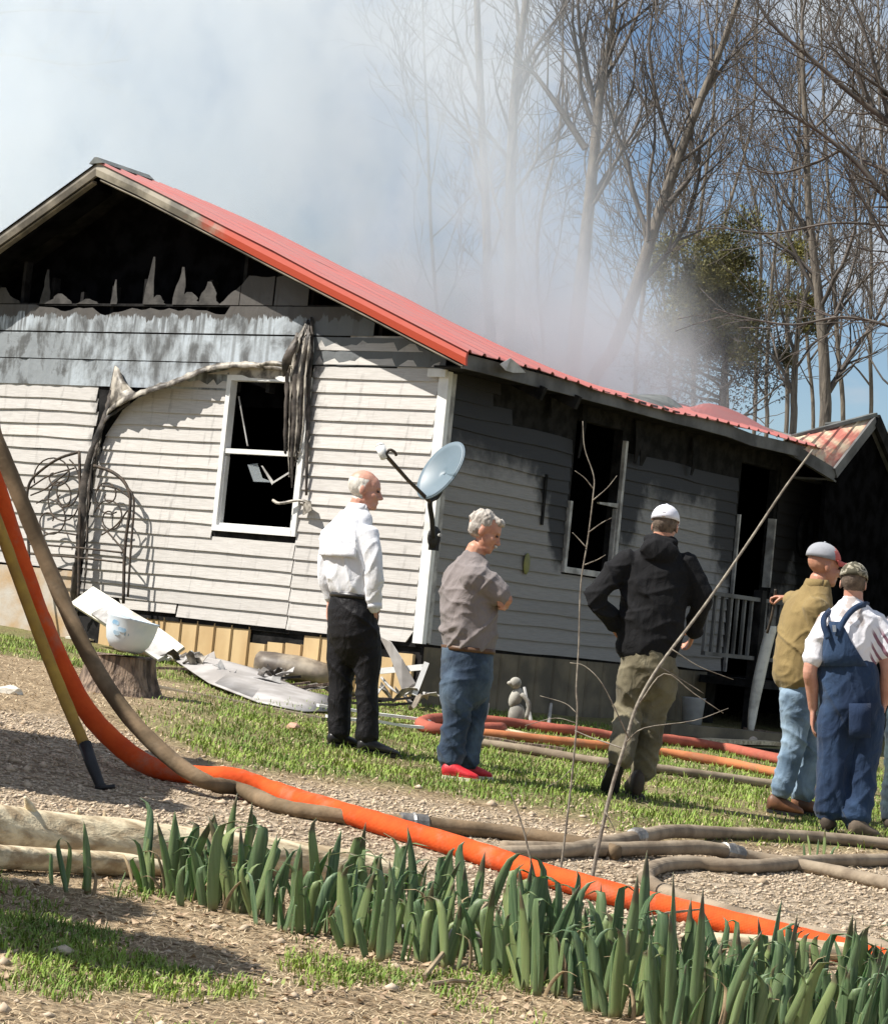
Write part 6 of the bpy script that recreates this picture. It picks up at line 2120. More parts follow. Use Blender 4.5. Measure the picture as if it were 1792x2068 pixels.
def head(mb, c, f, up, s=1.0, jowl=0.0):
    """cranium, face, jaw, brow, nose, lips, chin and ears; c at eye height in the middle of the head"""
    f = Vector(f).normalized()
    up = (Vector(up) - f * Vector(up).dot(f)).normalized()
    r = f.cross(up).normalized()
    def E(df, dr, du, af, ar, au):
        mb.ellipsoid(c + (f * df + r * dr + up * du) * s, r * ar * s, f * af * s, up * au * s, 16, 11)
    E(-0.018, 0, 0.028, 0.096, 0.076, 0.088)
    E(0.028, 0, 0.022, 0.064, 0.064, 0.072)
    E(0.034, 0, -0.040, 0.058, 0.058 + jowl, 0.070)
    E(0.052, 0, -0.090, 0.040, 0.042 + jowl, 0.030)
    E(0.074, 0, -0.100, 0.020, 0.024, 0.018)
    E(0.076, 0, 0.022, 0.020, 0.050, 0.011)
    for q in (-1, 1):
        E(0.056, q * 0.040, -0.030, 0.030, 0.022, 0.024)
        E(-0.010, q * 0.076, -0.012, 0.020, 0.008, 0.031)
        E(0.100, q * 0.011, -0.040, 0.012, 0.009, 0.008)
    mb.tube([c + (f * 0.086 + up * 0.010) * s, c + (f * 0.100 - up * 0.018) * s, c + (f * 0.113 - up * 0.038) * s, c + (f * 0.102 - up * 0.046) * s], [0.008 * s, 0.010 * s, 0.013 * s, 0.008 * s], 8)
    E(0.088, 0, -0.064, 0.010, 0.022, 0.006)
    E(0.087, 0, -0.074, 0.010, 0.020, 0.006)
    return mb, f, r, up


def skin_material(name, c1, c2):
    m, t, b = new_mat(name)
    v = t.coord('Object')
    t.l.new(t.mix(t.step(t.noise(v, 14, 5), 0.3, 0.7), c2, c1), b.inputs['Base Color'])
    b.inputs['Roughness'].default_value = 0.5
    b.inputs['Subsurface Weight'].default_value = 0.12
    b.inputs['Subsurface Radius'].default_value = (0.012, 0.005, 0.003)
    b.inputs['Subsurface Scale'].default_value = 0.6
    t.l.new(t.bump(t.noise(v, 70, 4), 0.25, 0.004), b.inputs['Normal'])
    return m


def cloth_material(name, c1, c2=None, rough=0.9, scale=5, weave=170, sheen=0.1, lo=0.35, hi=0.65, fold=0.5, stretch=(1, 1, 1)):
    m, t, b = new_mat(name)
    c2 = c2 or tuple(x * 0.75 for x in c1)
    v = t.coord('Object')
    t.l.new(t.mix(t.step(t.noise(t.coord('Object', stretch), scale, 5), lo, hi), c2, c1), b.inputs['Base Color'])
    b.inputs['Roughness'].default_value = rough
    b.inputs['Specular IOR Level'].default_value = 0.2
    b.inputs['Sheen Weight'].default_value = sheen
    h = t.math('ADD', t.math('MULTIPLY', t.noise(v, weave, 2), 0.10), t.noise(t.coord('Object', (1, 1, 0.55), rot=(0.4, 0.5, 0)), 13, 4, 0.5, 1.2))
    t.l.new(t.bump(h, fold, 0.02), b.inputs['Normal'])
    return m


def folds(seed, amp=0.008, sx_=9.0, sz_=9.0, slant=0.6, zones=()):
    """creases that run slantwise; deeper near the joints given as zones (point, reach, gain)"""
    def fn(x, y, z):
        a_ = 1.0
        for c, r_, g_ in zones:
            d = (Vector((x, y, z)) - c).length
            a_ += g_ * math.exp(-(d / r_) ** 2)
        wx_ = 0.25 * mnoise.noise((x * 3, y * 3, z * 3 + seed))
        q = z * sz_ + x * sx_ * slant + wx_ * 3
        n1 = mnoise.noise((x * sx_ * 0.45 + seed, y * sx_ * 0.45, q))
        n2 = mnoise.noise((x * sx_ * 0.9, y * sx_ * 0.9 + seed, z * sz_ * 1.9 - x * sx_ * slant * 0.7))
        r1 = max(0.0, 1 - abs(n1) * 3.2) ** 1.5
        r2 = max(0.0, 1 - abs(n2) * 3.0) ** 1.5
        return amp * a_ * (1.1 * r1 + 0.55 * r2 - 0.55)
    return fn


m_eye = simple("eye_dark", (0.05, 0.035, 0.03), rough=0.3, bump=0)


def eyes(parent, c, f, r, up, s=1.0):
    for q in (-1, 1):
        obj("eye", MB().ellipsoid(c + (f * 0.086 + r * q * 0.033 + up * 0.0) * s, r * 0.014 * s, f * 0.008 * s, up * 0.007 * s, 10, 7), m_eye, parent, smooth=True)


def cap(parent, c, f, up, s, mats, split=None, brim=True, name="cap", back_hole=False):
    """ball cap: dome, sweatband edge and curved brim"""
    f = Vector(f).normalized()
    up = (Vector(up) - f * Vector(up).dot(f)).normalized()
    r = f.cross(up).normalized()
    rows = []
    for i in range(9):
        t_ = (math.pi / 2) * i / 8
        ring_ = []
        for h in np.linspace(0, 2 * math.pi, 33):
            e = math.cos(t_ * 1.0)
            zz_ = math.sin(t_) ** 0.9 * 0.098
            p = c + (f * (-0.012 + 0.108 * e * math.cos(h)) + r * (0.087 * e * math.sin(h)) + up * (0.035 + zz_ - 0.012 * math.cos(h) * e)) * s
            ring_.append(p)
        rows.append(ring_)
    mb = MB().sheet(rows, -0.004)
    if split:
        cen = [sum((Vector(mb.v[i]) for i in fc), Vector()) / len(fc) for fc in mb.f]
        mb.mi = [1 if (p - c).dot(f) > split else 0 for p in cen]
    dome = obj(name, mb, mats, parent, smooth=True)
    if brim:
        rows = []
        for i in range(6):
            g = i / 5
            row = []
            for h in np.linspace(-1.15, 1.15, 13):
                rr = 0.094 + 0.075 * g * math.cos(h * 0.75)
                p = c + (f * (rr * math.cos(h) * 1.06) + r * (0.082 * math.sin(h) / math.sin(1.15) * (1 - 0.12 * g)) + up * (0.032 - 0.018 * g - 0.020 * (math.sin(h) ** 2) * g)) * s
                row.append(p)
            rows.append(row)
        obj("brim", MB().sheet(rows, 0.005), mats[-1], dome, smooth=True)
    obj("top_button", MB().ellipsoid(c + (up * 0.134 - f * 0.012) * s, r * 0.009, f * 0.009, up * 0.006, 8, 6), mats[0], dome, smooth=True)
    return dome


def shoe(parent, heel, toe, mat, sole, up=Vector((0, 0, 1)), w=0.052, h=0.085, name="shoe"):
    heel, toe = Vector(heel), Vector(toe)
    d = (toe - heel).normalized()
    up = (up - d * up.dot(d)).normalized()
    s = d.cross(up).normalized()
    L_ = (toe - heel).length
    mb = MB()
    secs = []
    for f, ww, hh in ((0.0, 0.70, 1.0), (0.15, 0.85, 1.05), (0.35, 0.86, 1.0), (0.55, 0.98, 0.78), (0.8, 1.0, 0.58), (1.0, 0.62, 0.40)):
        c_ = heel + d * (L_ * f) + up * (hh * h * 0.5 + 0.012)
        secs.append((c_, w * ww, hh * h * 0.5, s, up))
    loft(mb, secs, n=14, k=3)
    sh = obj(name, mb, mat, parent, smooth=True)
    rows = []
    for f, ww in ((-0.06, 0.3), (-0.03, 0.72), (0.1, 0.95), (0.35, 0.88), (0.6, 1.04), (0.85, 1.02), (1.03, 0.66), (1.10, 0.2)):
        c_ = heel + d * (L_ * f)
        rows.append([c_ - s * w * ww * 1.05 + up * 0.022, c_ - s * w * ww * 1.05, c_ + s * w * ww * 1.05, c_ + s * w * ww * 1.05 + up * 0.022])
    mb = MB().grid(rows, closed=True)
    n_ = len(rows)
    mb.f += [(3, 2, 1, 0), tuple((n_ - 1) * 4 + q for q in range(4))]
    mb.mi += [0, 0]
    obj("sole", mb, sole, sh)
    return sh


class Man:
    """joints are given where they are seen (u, v) with their depth relative to the man's own"""
    def __init__(self, label, Y, feet_uv, face):
        self.Y = Y
        g = at(feet_uv[0], feet_uv[1], Y)
        self.root = thing("person", label, "person", Vector((g.x, g.y, gz(g.x, g.y))))
        self.f = Vector(face).normalized()
        self.r = Vector((self.f.y, -self.f.x, 0)).normalized()   # the man's right hand side
        self.skin = MB()

    def P(self, u, v, dy=0.0):
        return at(u, v, self.Y + dy)

    def torso_secs(self, rows):
        """(u, v, dy, half width, half depth)"""
        return [(self.P(u, v, dy), w, d, self.r, self.f) for u, v, dy, w, d in rows]


m_skin1 = skin_material("skin_fair", (0.62, 0.34, 0.25), (0.50, 0.235, 0.165))
m_skin2 = skin_material("skin_tanned", (0.55, 0.28, 0.18), (0.42, 0.185, 0.12))
m_hair_w = simple("white_hair", (0.72, 0.69, 0.62), (0.55, 0.52, 0.46), rough=0.8, scale=30, stretch=(1, 1, 0.4), bump=0.6, bscale=80)
m_hair_g = simple("grey_hair", (0.50, 0.46, 0.41), (0.27, 0.24, 0.21), rough=0.8, scale=30, stretch=(1, 1, 0.5), bump=0.8, bscale=60)
m_hair_b = simple("brown_hair", (0.16, 0.12, 0.09), (0.09, 0.065, 0.05), rough=0.8, scale=30, bump=0.6, bscale=60)
UP = Vector((0, 0, 1))

# ---- 1: white shirt, black trousers, bald
m1 = Man("bald man in white shirt and black trousers, hands in pockets", 15.4, (715, 1515), (0.80, 0.60, 0))
R, Fd = m1.r, m1.f
P = m1.P
tor = [(712, 1290, 0, 0.165, 0.125), (712, 1225, 0, 0.175, 0.135), (712, 1190, 0, 0.170, 0.130), (706, 1140, 0, 0.185, 0.140), (702, 1095, 0, 0.205, 0.140), (705, 1062, 0, 0.195, 0.120), (716, 1038, 0, 0.115, 0.085), (722, 1020, 0, 0.062, 0.062)]
sh_n, el_n, wr_n = P(748, 1075, -0.16), P(757, 1150, -0.17), P(753, 1218, -0.12)
sh_f, el_f, wr_f = P(668, 1075, 0.15), P(655, 1150, 0.14), P(668, 1214, 0.16)
hp_n, kn_n, an_n = P(733, 1270, -0.06), P(741, 1380, -0.06), P(741, 1496, -0.08)
hp_f, kn_f, an_f = P(693, 1270, 0.08), P(688, 1380, 0.06), P(683, 1490, 0.05)
loft(m1.skin, [(c, a * 0.86, b_ * 0.86, x, y) for c, a, b_, x, y in m1.torso_secs(tor[:-1])])
limb(m1.skin, [P(716, 1040), P(728, 1010)], [0.062, 0.060])
hc = P(737, 988, -0.01)
hf = Vector((0.97, -0.05, -0.10))
_, hfv, hr, hu = head(m1.skin, hc, hf, Vector((0.06, 0, 1)), 1.04, 0.006)
for a_, b2, c_ in ((sh_n, el_n, wr_n), (sh_f, el_f, wr_f)):
    limb(m1.skin, [a_, el_n if False else b2, c_], [0.034, 0.036, 0.030])
hand(m1.skin, wr_n, P(752, 1262, -0.08) - wr_n, -R, Fd, 0.4)
hand(m1.skin, wr_f, P(668, 1255, 0.14) - wr_f, R, Fd, 0.4)
for a_, b2, c_ in ((hp_n, kn_n, an_n), (hp_f, kn_f, an_f)):
    limb(m1.skin, [a_, b2, c_], [0.07, 0.05, 0.04])
def hairline(hc, f, r, up, s=1.0, top=0.05, low=-0.062, front=-0.004):
    """which faces of the head carry short hair: back and sides below the crown"""
    def fn(x, y, z):
        d = Vector((x, y, z)) - hc
        a_, b2, c_ = d.dot(f) / s, abs(d.dot(r)) / s, d.dot(up) / s
        if low < c_ < top and -0.13 < a_ < front + 0.4 * max(0, c_) and b2 < 0.1 and not (b2 > 0.077 and -0.045 < c_ < 0.022):
            return 1
        return 0
    return fn


body = skin_obj("body", m1.skin, [m_skin1, m_hair_w], m1.root, 0.0068, 2, mat_fn=hairline(hc, hfv, hr, hu, 1.04, 0.06))
eyes(m1.root, hc, hfv, hr, hu, 1.04)
m_shirt_w = cloth_material("white_shirt_cloth", (0.83, 0.84, 0.87), (0.78, 0.79, 0.83), fold=0.45)
mb = MB()
loft(mb, m1.torso_secs([(713, 1205, 0, 0.166, 0.128), (711, 1190, 0, 0.178, 0.142), (706, 1160, 0, 0.186, 0.148), (702, 1110, 0, 0.196, 0.142), (703, 1072, 0, 0.192, 0.122), (714, 1045, 0, 0.140, 0.100), (722, 1024, 0, 0.070, 0.070)]), n=24)
limb(mb, [sh_n + R * -0.03, lerp(sh_n, el_n, 0.5), el_n, lerp(el_n, wr_n, 0.6), P(755, 1228, -0.12)], [0.070, 0.066, 0.058, 0.053, 0.047])
limb(mb, [sh_f, el_f, lerp(el_f, wr_f, 0.9)], [0.066, 0.052, 0.044])
shirt = skin_obj("shirt", mb, m_shirt_w, m1.root, 0.0085, 4, folds(5, 0.0085, 8, 4, 0.9, ((el_n, 0.12, 1.3), (P(712, 1195), 0.16, 0.9), (P(748, 1100, -0.15), 0.12, 0.8))))
rows = [[P(u, v, -0.0) + (R * math.cos(h) * w + Fd * math.sin(h) * w * 0.95) for h in np.linspace(0, 2 * math.pi, 25)] for u, v, w in ((718, 1036, 0.088), (722, 1026, 0.080), (726, 1017, 0.070))]
obj("collar", MB().sheet(rows, 0.006), m_shirt_w, shirt, smooth=True)
rows = []                                         # the vented yoke flap across the back
for j in range(4):
    g = j / 3
    rows.append([P(702, 1100 + 26 * g, 0.0) + R * (math.cos(h) * (0.200 + 0.012 * g)) - Fd * (math.sin(h) * (0.146 + 0.024 * g)) for h in np.linspace(0.42, 2.72, 21)])
obj("yoke_flap", MB().sheet(rows, 0.005), m_shirt_w, shirt, smooth=True)
m_black_cloth = cloth_material("black_trouser_cloth", (0.014, 0.0135, 0.015), (0.009, 0.0085, 0.010), rough=0.6, sheen=0.0, fold=0.8)
mb = MB()
loft(mb, m1.torso_secs([(714, 1345, 0, 0.06, 0.06), (714, 1318, 0, 0.135, 0.115), (712, 1285, 0, 0.182, 0.148), (712, 1235, 0, 0.186, 0.150), (713, 1203, 0, 0.168, 0.132)]), n=22, round_ends=False)
limb(mb, [hp_n, P(742, 1330, -0.05), kn_n, P(742, 1440, -0.07), an_n + Vector((0, 0, 0.02))], [0.104, 0.094, 0.078, 0.072, 0.076])
limb(mb, [hp_f, P(690, 1330, 0.07), kn_f, P(685, 1440, 0.06), an_f + Vector((0, 0, 0.02))], [0.108, 0.100, 0.080, 0.074, 0.074])
trs = skin_obj("trousers", mb, m_black_cloth, m1.root, 0.0085, 7, folds(9, 0.004, 5, 6, 1.4, ((kn_n, 0.14, 1.6), (kn_f, 0.14, 1.2), (an_n, 0.12, 2.2), (an_f, 0.12, 2.2), (P(740, 1262, -0.1), 0.13, 2.0))))
m_leather = simple("black_shoe_leather", (0.025, 0.024, 0.024), (0.015, 0.014, 0.014), rough=0.35, bump=0.1)
def foot_on(p, h=0.0):
    return Vector((p.x, p.y, gz(p.x, p.y) + h))
shoe(m1.root, foot_on(an_n + Fd * -0.05), foot_on(an_n + Vector((0.20, 0.03, 0))), m_leather, m_rubber)
shoe(m1.root, foot_on(an_f + Fd * -0.06), foot_on(an_f + Vector((0.16, 0.08, 0))), m_leather, m_rubber)

obj("belt", MB().sheet([[P(713, v_, 0) + R * (math.cos(h) * 0.176) + Fd * (math.sin(h) * 0.140) for h in np.linspace(0, 2 * math.pi, 33)] for v_ in (1199, 1208)], -0.004), m_leather, m1.root, smooth=True)
obj("cuff", MB().tube([P(755, 1216, -0.12), P(755, 1229, -0.12)], [0.050, 0.052], 16), m_shirt_w, shirt, smooth=True)

# ---- 2: grey T-shirt, jeans, arms folded
m2 = Man("grey-haired man in grey T-shirt, jeans and red shoes, arms folded", 14.6, (925, 1572), (0.86, 0.50, 0))
R, Fd, P = m2.r, m2.f, m2.P
sh_n, el_n, wr_n = P(958, 1160, -0.14), P(1020, 1210, -0.14), P(1006, 1222, 0.16)
sh_f, el_f, wr_f = P(950, 1158, 0.22), P(1014, 1212, 0.24), P(1018, 1222, -0.04)
hp_n, kn_n, an_n = P(925, 1370, -0.08), P(922, 1450, -0.08), P(908, 1545, -0.08)
hp_f, kn_f, an_f = P(958, 1370, 0.09), P(952, 1450, 0.08), P(940, 1545, 0.06)
tor = [(945, 1390, 0, 0.16, 0.14), (942, 1330, 0, 0.17, 0.15), (946, 1280, 0, 0.18, 0.165), (946, 1230, 0, 0.19, 0.165), (944, 1185, 0, 0.195, 0.145), (948, 1150, 0, 0.17, 0.11), (955, 1122, 0, 0.075, 0.07)]
loft(m2.skin, [(c, a * 0.86, b_ * 0.86, x, y) for c, a, b_, x, y in m2.torso_secs(tor)])
limb(m2.skin, [P(950, 1135), P(964, 1105)], [0.064, 0.062])
hc = P(979, 1072, -0.01)
_, hfv, hr, hu = head(m2.skin, hc, Vector((0.90, -0.12, -0.34)), Vector((0.3, 0, 1)), 1.0, 0.008)
limb(m2.skin, [sh_n, el_n], [0.052, 0.044]); limb(m2.skin, [el_n, lerp(el_n, wr_n, 0.4), wr_n], [0.044, 0.042, 0.030])
limb(m2.skin, [sh_f, el_f], [0.052, 0.044]); limb(m2.skin, [el_f, lerp(el_f, wr_f, 0.4), wr_f], [0.044, 0.042, 0.030])
hand(m2.skin, wr_n, el_f - wr_n + Vector((0, 0, 0.02)), -Fd, UP, 0.7)
hand(m2.skin, wr_f, el_n - wr_f + Vector((0, 0, -0.03)), -Fd, UP, 0.6)
for a_, b2, c_ in ((hp_n, kn_n, an_n), (hp_f, kn_f, an_f)):
    limb(m2.skin, [a_, b2, c_], [0.07, 0.05, 0.04])
skin_obj("body", m2.skin, m_skin2, m2.root, 0.0068, 2)
eyes(m2.root, hc, hfv, hr, hu)
hb = MB()
hb.ellipsoid(hc - hfv * 0.030 + hu * 0.048, hr * 0.082, hfv * 0.094, hu * 0.078)
hb.ellipsoid(hc - hfv * 0.050 - hu * 0.004, hr * 0.078, hfv * 0.062, hu * 0.062)
hb.ellipsoid(hc + hfv * 0.055 + hu * 0.082, hr * 0.055, hfv * 0.038, hu * 0.026)
skin_obj("hair", hb, m_hair_g, m2.root, 0.007, 1, folds(6, 0.009, 26, 12, 0.8))
skin_obj("moustache", MB().ellipsoid(hc + hfv * 0.100 - hu * 0.058, hr * 0.030, hfv * 0.012, hu * 0.010), m_hair_w, m2.root, 0.005, 1)
m_tee_g = cloth_material("grey_tshirt_cloth", (0.235, 0.205, 0.20), (0.20, 0.175, 0.17), fold=0.6)
mb = MB()
loft(mb, m2.torso_secs([(946, 1308, 0, 0.176, 0.160), (945, 1285, 0, 0.182, 0.170), (946, 1240, 0, 0.192, 0.172), (944, 1195, 0, 0.205, 0.158), (944, 1160, 0, 0.195, 0.128), (950, 1135, 0, 0.13, 0.095), (956, 1120, 0, 0.076, 0.074)]), n=24)
limb(mb, [sh_n + Vector((-0.03, 0, -0.01)), lerp(sh_n, el_n, 0.5), lerp(sh_n, el_n, 0.86)], [0.088, 0.084, 0.078])
limb(mb, [sh_f + Vector((-0.03, 0, -0.01)), lerp(sh_f, el_f, 0.5), lerp(sh_f, el_f, 0.80)], [0.085, 0.080, 0.072])
skin_obj("tshirt", mb, m_tee_g, m2.root, 0.0085, 3, folds(15, 0.010, 7, 7, -1.0, ((P(940, 1270), 0.16, 1.0), (P(965, 1200, -0.15), 0.14, 0.9))))
m_denim = cloth_material("washed_denim", (0.085, 0.125, 0.175), (0.028, 0.045, 0.075), scale=4, fold=0.7, lo=0.38, hi=0.62)
mb = MB()
loft(mb, m2.torso_secs([(942, 1430, 0, 0.06, 0.06), (944, 1404, 0, 0.135, 0.12), (942, 1370, 0, 0.172, 0.158), (943, 1330, 0, 0.172, 0.160), (946, 1300, 0, 0.166, 0.152)]), n=22, round_ends=False)
limb(mb, [hp_n, P(920, 1410, -0.08), kn_n, P(914, 1500, -0.08), an_n + Vector((0, 0, 0.02))], [0.105, 0.100, 0.086, 0.082, 0.086])
limb(mb, [hp_f, P(955, 1410, 0.09), kn_f, P(946, 1500, 0.07), an_f + Vector((0, 0, 0.02))], [0.105, 0.100, 0.086, 0.080, 0.084])
jn = skin_obj("jeans", mb, m_denim, m2.root, 0.0085, 7, folds(19, 0.0055, 5, 7, 1.2, ((kn_n, 0.15, 1.6), (an_n, 0.12, 2.0), (an_f, 0.12, 2.0), (P(920, 1400, -0.1), 0.12, 1.6))))
obj("belt", MB().sheet([[P(945, v, 0) + R * (math.cos(h) * 0.176) + Fd * (math.sin(h) * 0.160) for h in np.linspace(0, 2 * math.pi, 33)] for v in (1306, 1316)], -0.004), simple("brown_belt", (0.12, 0.06, 0.03), rough=0.5), m2.root, smooth=True)
rows = [[P(926, 1345 + g * 50, 0) - Fd * (0.168 - 0.02 * g * g) + R * (0.06 + q * 0.09 * (1 - 0.25 * max(0, g - 0.6))) for q in (0, 0.25, 0.5, 0.75, 1)] for g in (0, 0.33, 0.66, 1.0)]
m_redshoe = simple("red_shoe_mesh", (0.62, 0.025, 0.035), (0.52, 0.02, 0.03), rough=0.5, bump=0.2, bscale=120)
m_solew = simple("pale_sole", (0.78, 0.78, 0.55), (0.68, 0.68, 0.48), rough=0.6, bump=0.05)
shoe(m2.root, foot_on(P(898, 1558, -0.12)), foot_on(P(962, 1575, -0.16)), m_redshoe, m_solew, w=0.05, h=0.088)
shoe(m2.root, foot_on(P(930, 1553, 0.06)), foot_on(P(990, 1562, 0.10)), m_redshoe, m_solew, w=0.05, h=0.088)

# ---- 3: black hoodie, white cap, walking away
m3 = Man("tall man in black hoodie and white cap, walking towards the house", 14.95, (1290, 1612), (0.05, 1.0, 0))
R, Fd, P = m3.r, m3.f, m3.P
sh_n, el_n, wr_n = P(1258, 1128, 0.0), P(1205, 1206, -0.06), P(1240, 1266, 0.02)
sh_f, el_f, wr_f = P(1392, 1132, 0.0), P(1414, 1215, 0.0), P(1400, 1275, 0.14)
hp_n, kn_n, an_n = P(1283, 1350, 0.0), P(1268, 1435, 0.05), P(1252, 1535, -0.22)
hp_f, kn_f, an_f = P(1335, 1350, 0.02), P(1318, 1440, 0.06), P(1296, 1570, 0.06)
tor = [(1308, 1360, 0, 0.155, 0.12), (1310, 1310, 0, 0.170, 0.125), (1318, 1250, 0, 0.185, 0.125), (1322, 1190, 0, 0.205, 0.125), (1326, 1140, 0, 0.205, 0.11), (1330, 1108, 0, 0.12, 0.085), (1335, 1090, 0, 0.066, 0.064)]
loft(m3.skin, [(c, a * 0.88, b_ * 0.86, x, y) for c, a, b_, x, y in m3.torso_secs(tor)])
limb(m3.skin, [P(1332, 1105), P(1338, 1075)], [0.062, 0.058])
hc = P(1342, 1062, 0.02)
_, hfv, hr, hu = head(m3.skin, hc, Vector((0.22, 0.97, -0.02)), UP, 1.0)
for a_, b2, c_ in ((sh_n, el_n, wr_n), (sh_f, el_f, wr_f)):
    limb(m3.skin, [a_, b2, c_], [0.048, 0.042, 0.030])
hand(m3.skin, wr_n, Vector((0.6, 0.35, -0.5)), -Fd, UP, 0.6)
hand(m3.skin, wr_f, Vector((-0.1, 0.6, -0.7)), -R, Fd, 0.5)
for a_, b2, c_ in ((hp_n, kn_n, an_n), (hp_f, kn_f, an_f)):
    limb(m3.skin, [a_, b2, c_], [0.07, 0.05, 0.04])
skin_obj("body", m3.skin, [m_skin2, m_hair_b], m3.root, 0.0075, 2, mat_fn=hairline(hc, hfv, hr, hu, 1.0, 0.06, -0.045))
m_cap_w = cloth_material("white_cap_cloth", (0.80, 0.80, 0.86), (0.72, 0.72, 0.80), fold=0.1)
cp = cap(m3.root, hc + Vector((0, 0, -0.004)), hfv, hu + hfv * 0.08, 1.03, [m_cap_w])
rows = []
for g in (0.0, 0.5, 1.0):
    rows.append([hc - hfv * (0.124 - 0.006 * g) * 1.0 * math.cos(h * 0.45) + hr * (0.034 * math.sin(h)) * (1 - 0.9 * g * 0) + hu * (0.046 + 0.034 * math.cos(h) * g) for h in np.linspace(-1.5, 1.5, 11)])
obj("strap_opening", MB().sheet(rows, 0.003), m_hair_b, cp)
m_hood = cloth_material("black_hoodie_fleece", (0.013, 0.013, 0.0145), (0.009, 0.009, 0.010), rough=0.9, sheen=0.0, fold=0.6)
mb = MB()
loft(mb, m3.torso_secs([(1306, 1322, 0, 0.186, 0.140), (1308, 1300, 0, 0.198, 0.152), (1316, 1250, 0, 0.205, 0.152), (1320, 1195, 0, 0.218, 0.146), (1324, 1150, 0, 0.218, 0.130), (1328, 1122, 0, 0.160, 0.105), (1334, 1096, 0, 0.085, 0.078)]), n=24)
limb(mb, [sh_n + R * 0.03, lerp(sh_n, el_n, 0.5), el_n, lerp(el_n, wr_n, 0.5), wr_n], [0.082, 0.080, 0.070, 0.064, 0.050])
limb(mb, [sh_f - R * 0.03, lerp(sh_f, el_f, 0.5), el_f, lerp(el_f, wr_f, 0.5), wr_f], [0.082, 0.080, 0.070, 0.064, 0.050])
mb.ellipsoid(P(1330, 1112, -0.10), R * 0.125, Fd * 0.055, UP * 0.075)      # the hood lying on his back
mb.ellipsoid(P(1332, 1092, -0.03), R * 0.105, Fd * 0.085, UP * 0.040)
skin_obj("hoodie", mb, m_hood, m3.root, 0.0085, 3, folds(25, 0.013, 6, 5, 0.7, ((el_n, 0.12, 1.2), (P(1310, 1290), 0.15, 0.6))))
m_khaki = cloth_material("khaki_work_trousers", (0.20, 0.175, 0.115), (0.10, 0.085, 0.055), scale=4, fold=0.8)
mb = MB()
loft(mb, m3.torso_secs([(1304, 1415, 0, 0.06, 0.06), (1306, 1388, 0, 0.135, 0.11), (1308, 1350, 0, 0.175, 0.140), (1308, 1310, 0, 0.170, 0.135)]), n=22, round_ends=False)
limb(mb, [hp_n, P(1276, 1395, 0.02), kn_n, P(1260, 1490, -0.1), an_n], [0.108, 0.105, 0.092, 0.085, 0.082])
limb(mb, [hp_f, P(1330, 1395, 0.04), kn_f, P(1308, 1500, 0.06), an_f + Vector((0, 0, 0.02))], [0.108, 0.105, 0.092, 0.084, 0.078])
skin_obj("work_trousers", mb, m_khaki, m3.root, 0.0085, 7, folds(29, 0.007, 6, 7, 1.0, ((kn_n, 0.14, 1.6), (kn_f, 0.14, 1.6), (an_f, 0.12, 1.5), (P(1290, 1370, -0.1), 0.12, 1.0))))
m_boot = simple("brown_boot", (0.085, 0.06, 0.04), (0.045, 0.033, 0.024), rough=0.6, bump=0.2)
shoe(m3.root, foot_on(an_f + Vector((-0.03, -0.10, 0))), foot_on(an_f + Vector((-0.05, 0.17, 0))), m_boot, m_rubber, w=0.055, h=0.16, name="boot")
ht = P(1243, 1550, -0.26)
tt_ = foot_on(P(1228, 1600, -0.16), 0.01)
shoe(m3.root, ht, tt_, m_boot, m_rubber, up=Vector((0, 1, 0.25)), w=0.052, h=0.10, name="boot")

# ---- 4: olive jacket, grey and red cap
m4 = Man("man in olive jacket, light jeans and grey and red cap, facing right", 15.7, (1590, 1642), (0.95, 0.30, 0))
R, Fd, P = m4.r, m4.f, m4.P
sh_n, el_n, wr_n = P(1645, 1222, -0.18), P(1652, 1300, -0.14), P(1700, 1335, -0.10)
sh_f, el_f, wr_f = P(1625, 1215, 0.18), P(1606, 1212, 0.40), P(1590, 1207, 0.52)
hp_n, kn_n, an_n = P(1606, 1400, -0.06), P(1606, 1480, -0.06), P(1577, 1600, -0.06)
hp_f, kn_f, an_f = P(1640, 1400, 0.10), P(1640, 1490, 0.10), P(1618, 1612, 0.10)
tor = [(1618, 1400, 0, 0.15, 0.13), (1614, 1360, 0, 0.17, 0.16), (1620, 1310, 0, 0.18, 0.17), (1628, 1260, 0, 0.19, 0.165), (1634, 1220, 0, 0.19, 0.135), (1644, 1195, 0, 0.11, 0.09), (1650, 1180, 0, 0.068, 0.066)]
loft(m4.skin, [(c, a * 0.86, b_ * 0.86, x, y) for c, a, b_, x, y in m4.torso_secs(tor)])
limb(m4.skin, [P(1646, 1198), P(1655, 1165)], [0.066, 0.064])
hc = P(1664, 1142, -0.01)
_, hfv, hr, hu = head(m4.skin, hc, Vector((0.93, 0.25, -0.12)), UP, 1.06, 0.012)
for a_, b2, c_ in ((sh_n, el_n, wr_n), (sh_f, el_f, wr_f)):
    limb(m4.skin, [a_, b2, c_], [0.05, 0.044, 0.032])
hand(m4.skin, wr_n, Vector((0.9, 0.1, 0.1)), UP, Fd, 0.6)
hand(m4.skin, wr_f, Vector((-0.85, 0.3, -0.02)), UP * -1, Vector((0, -1, 0.2)), 1.2, 0.95)
for a_, b2, c_ in ((hp_n, kn_n, an_n), (hp_f, kn_f, an_f)):
    limb(m4.skin, [a_, b2, c_], [0.07, 0.05, 0.04])
skin_obj("body", m4.skin, m_skin2, m4.root, 0.0068, 2)
eyes(m4.root, hc, hfv, hr, hu, 1.06)
m_cap_g = cloth_material("grey_cap_cloth", (0.36, 0.37, 0.40), (0.26, 0.265, 0.29), fold=0.1)
m_cap_r = cloth_material("faded_red_cap_cloth", (0.58, 0.14, 0.12), (0.50, 0.11, 0.10), fold=0.1)
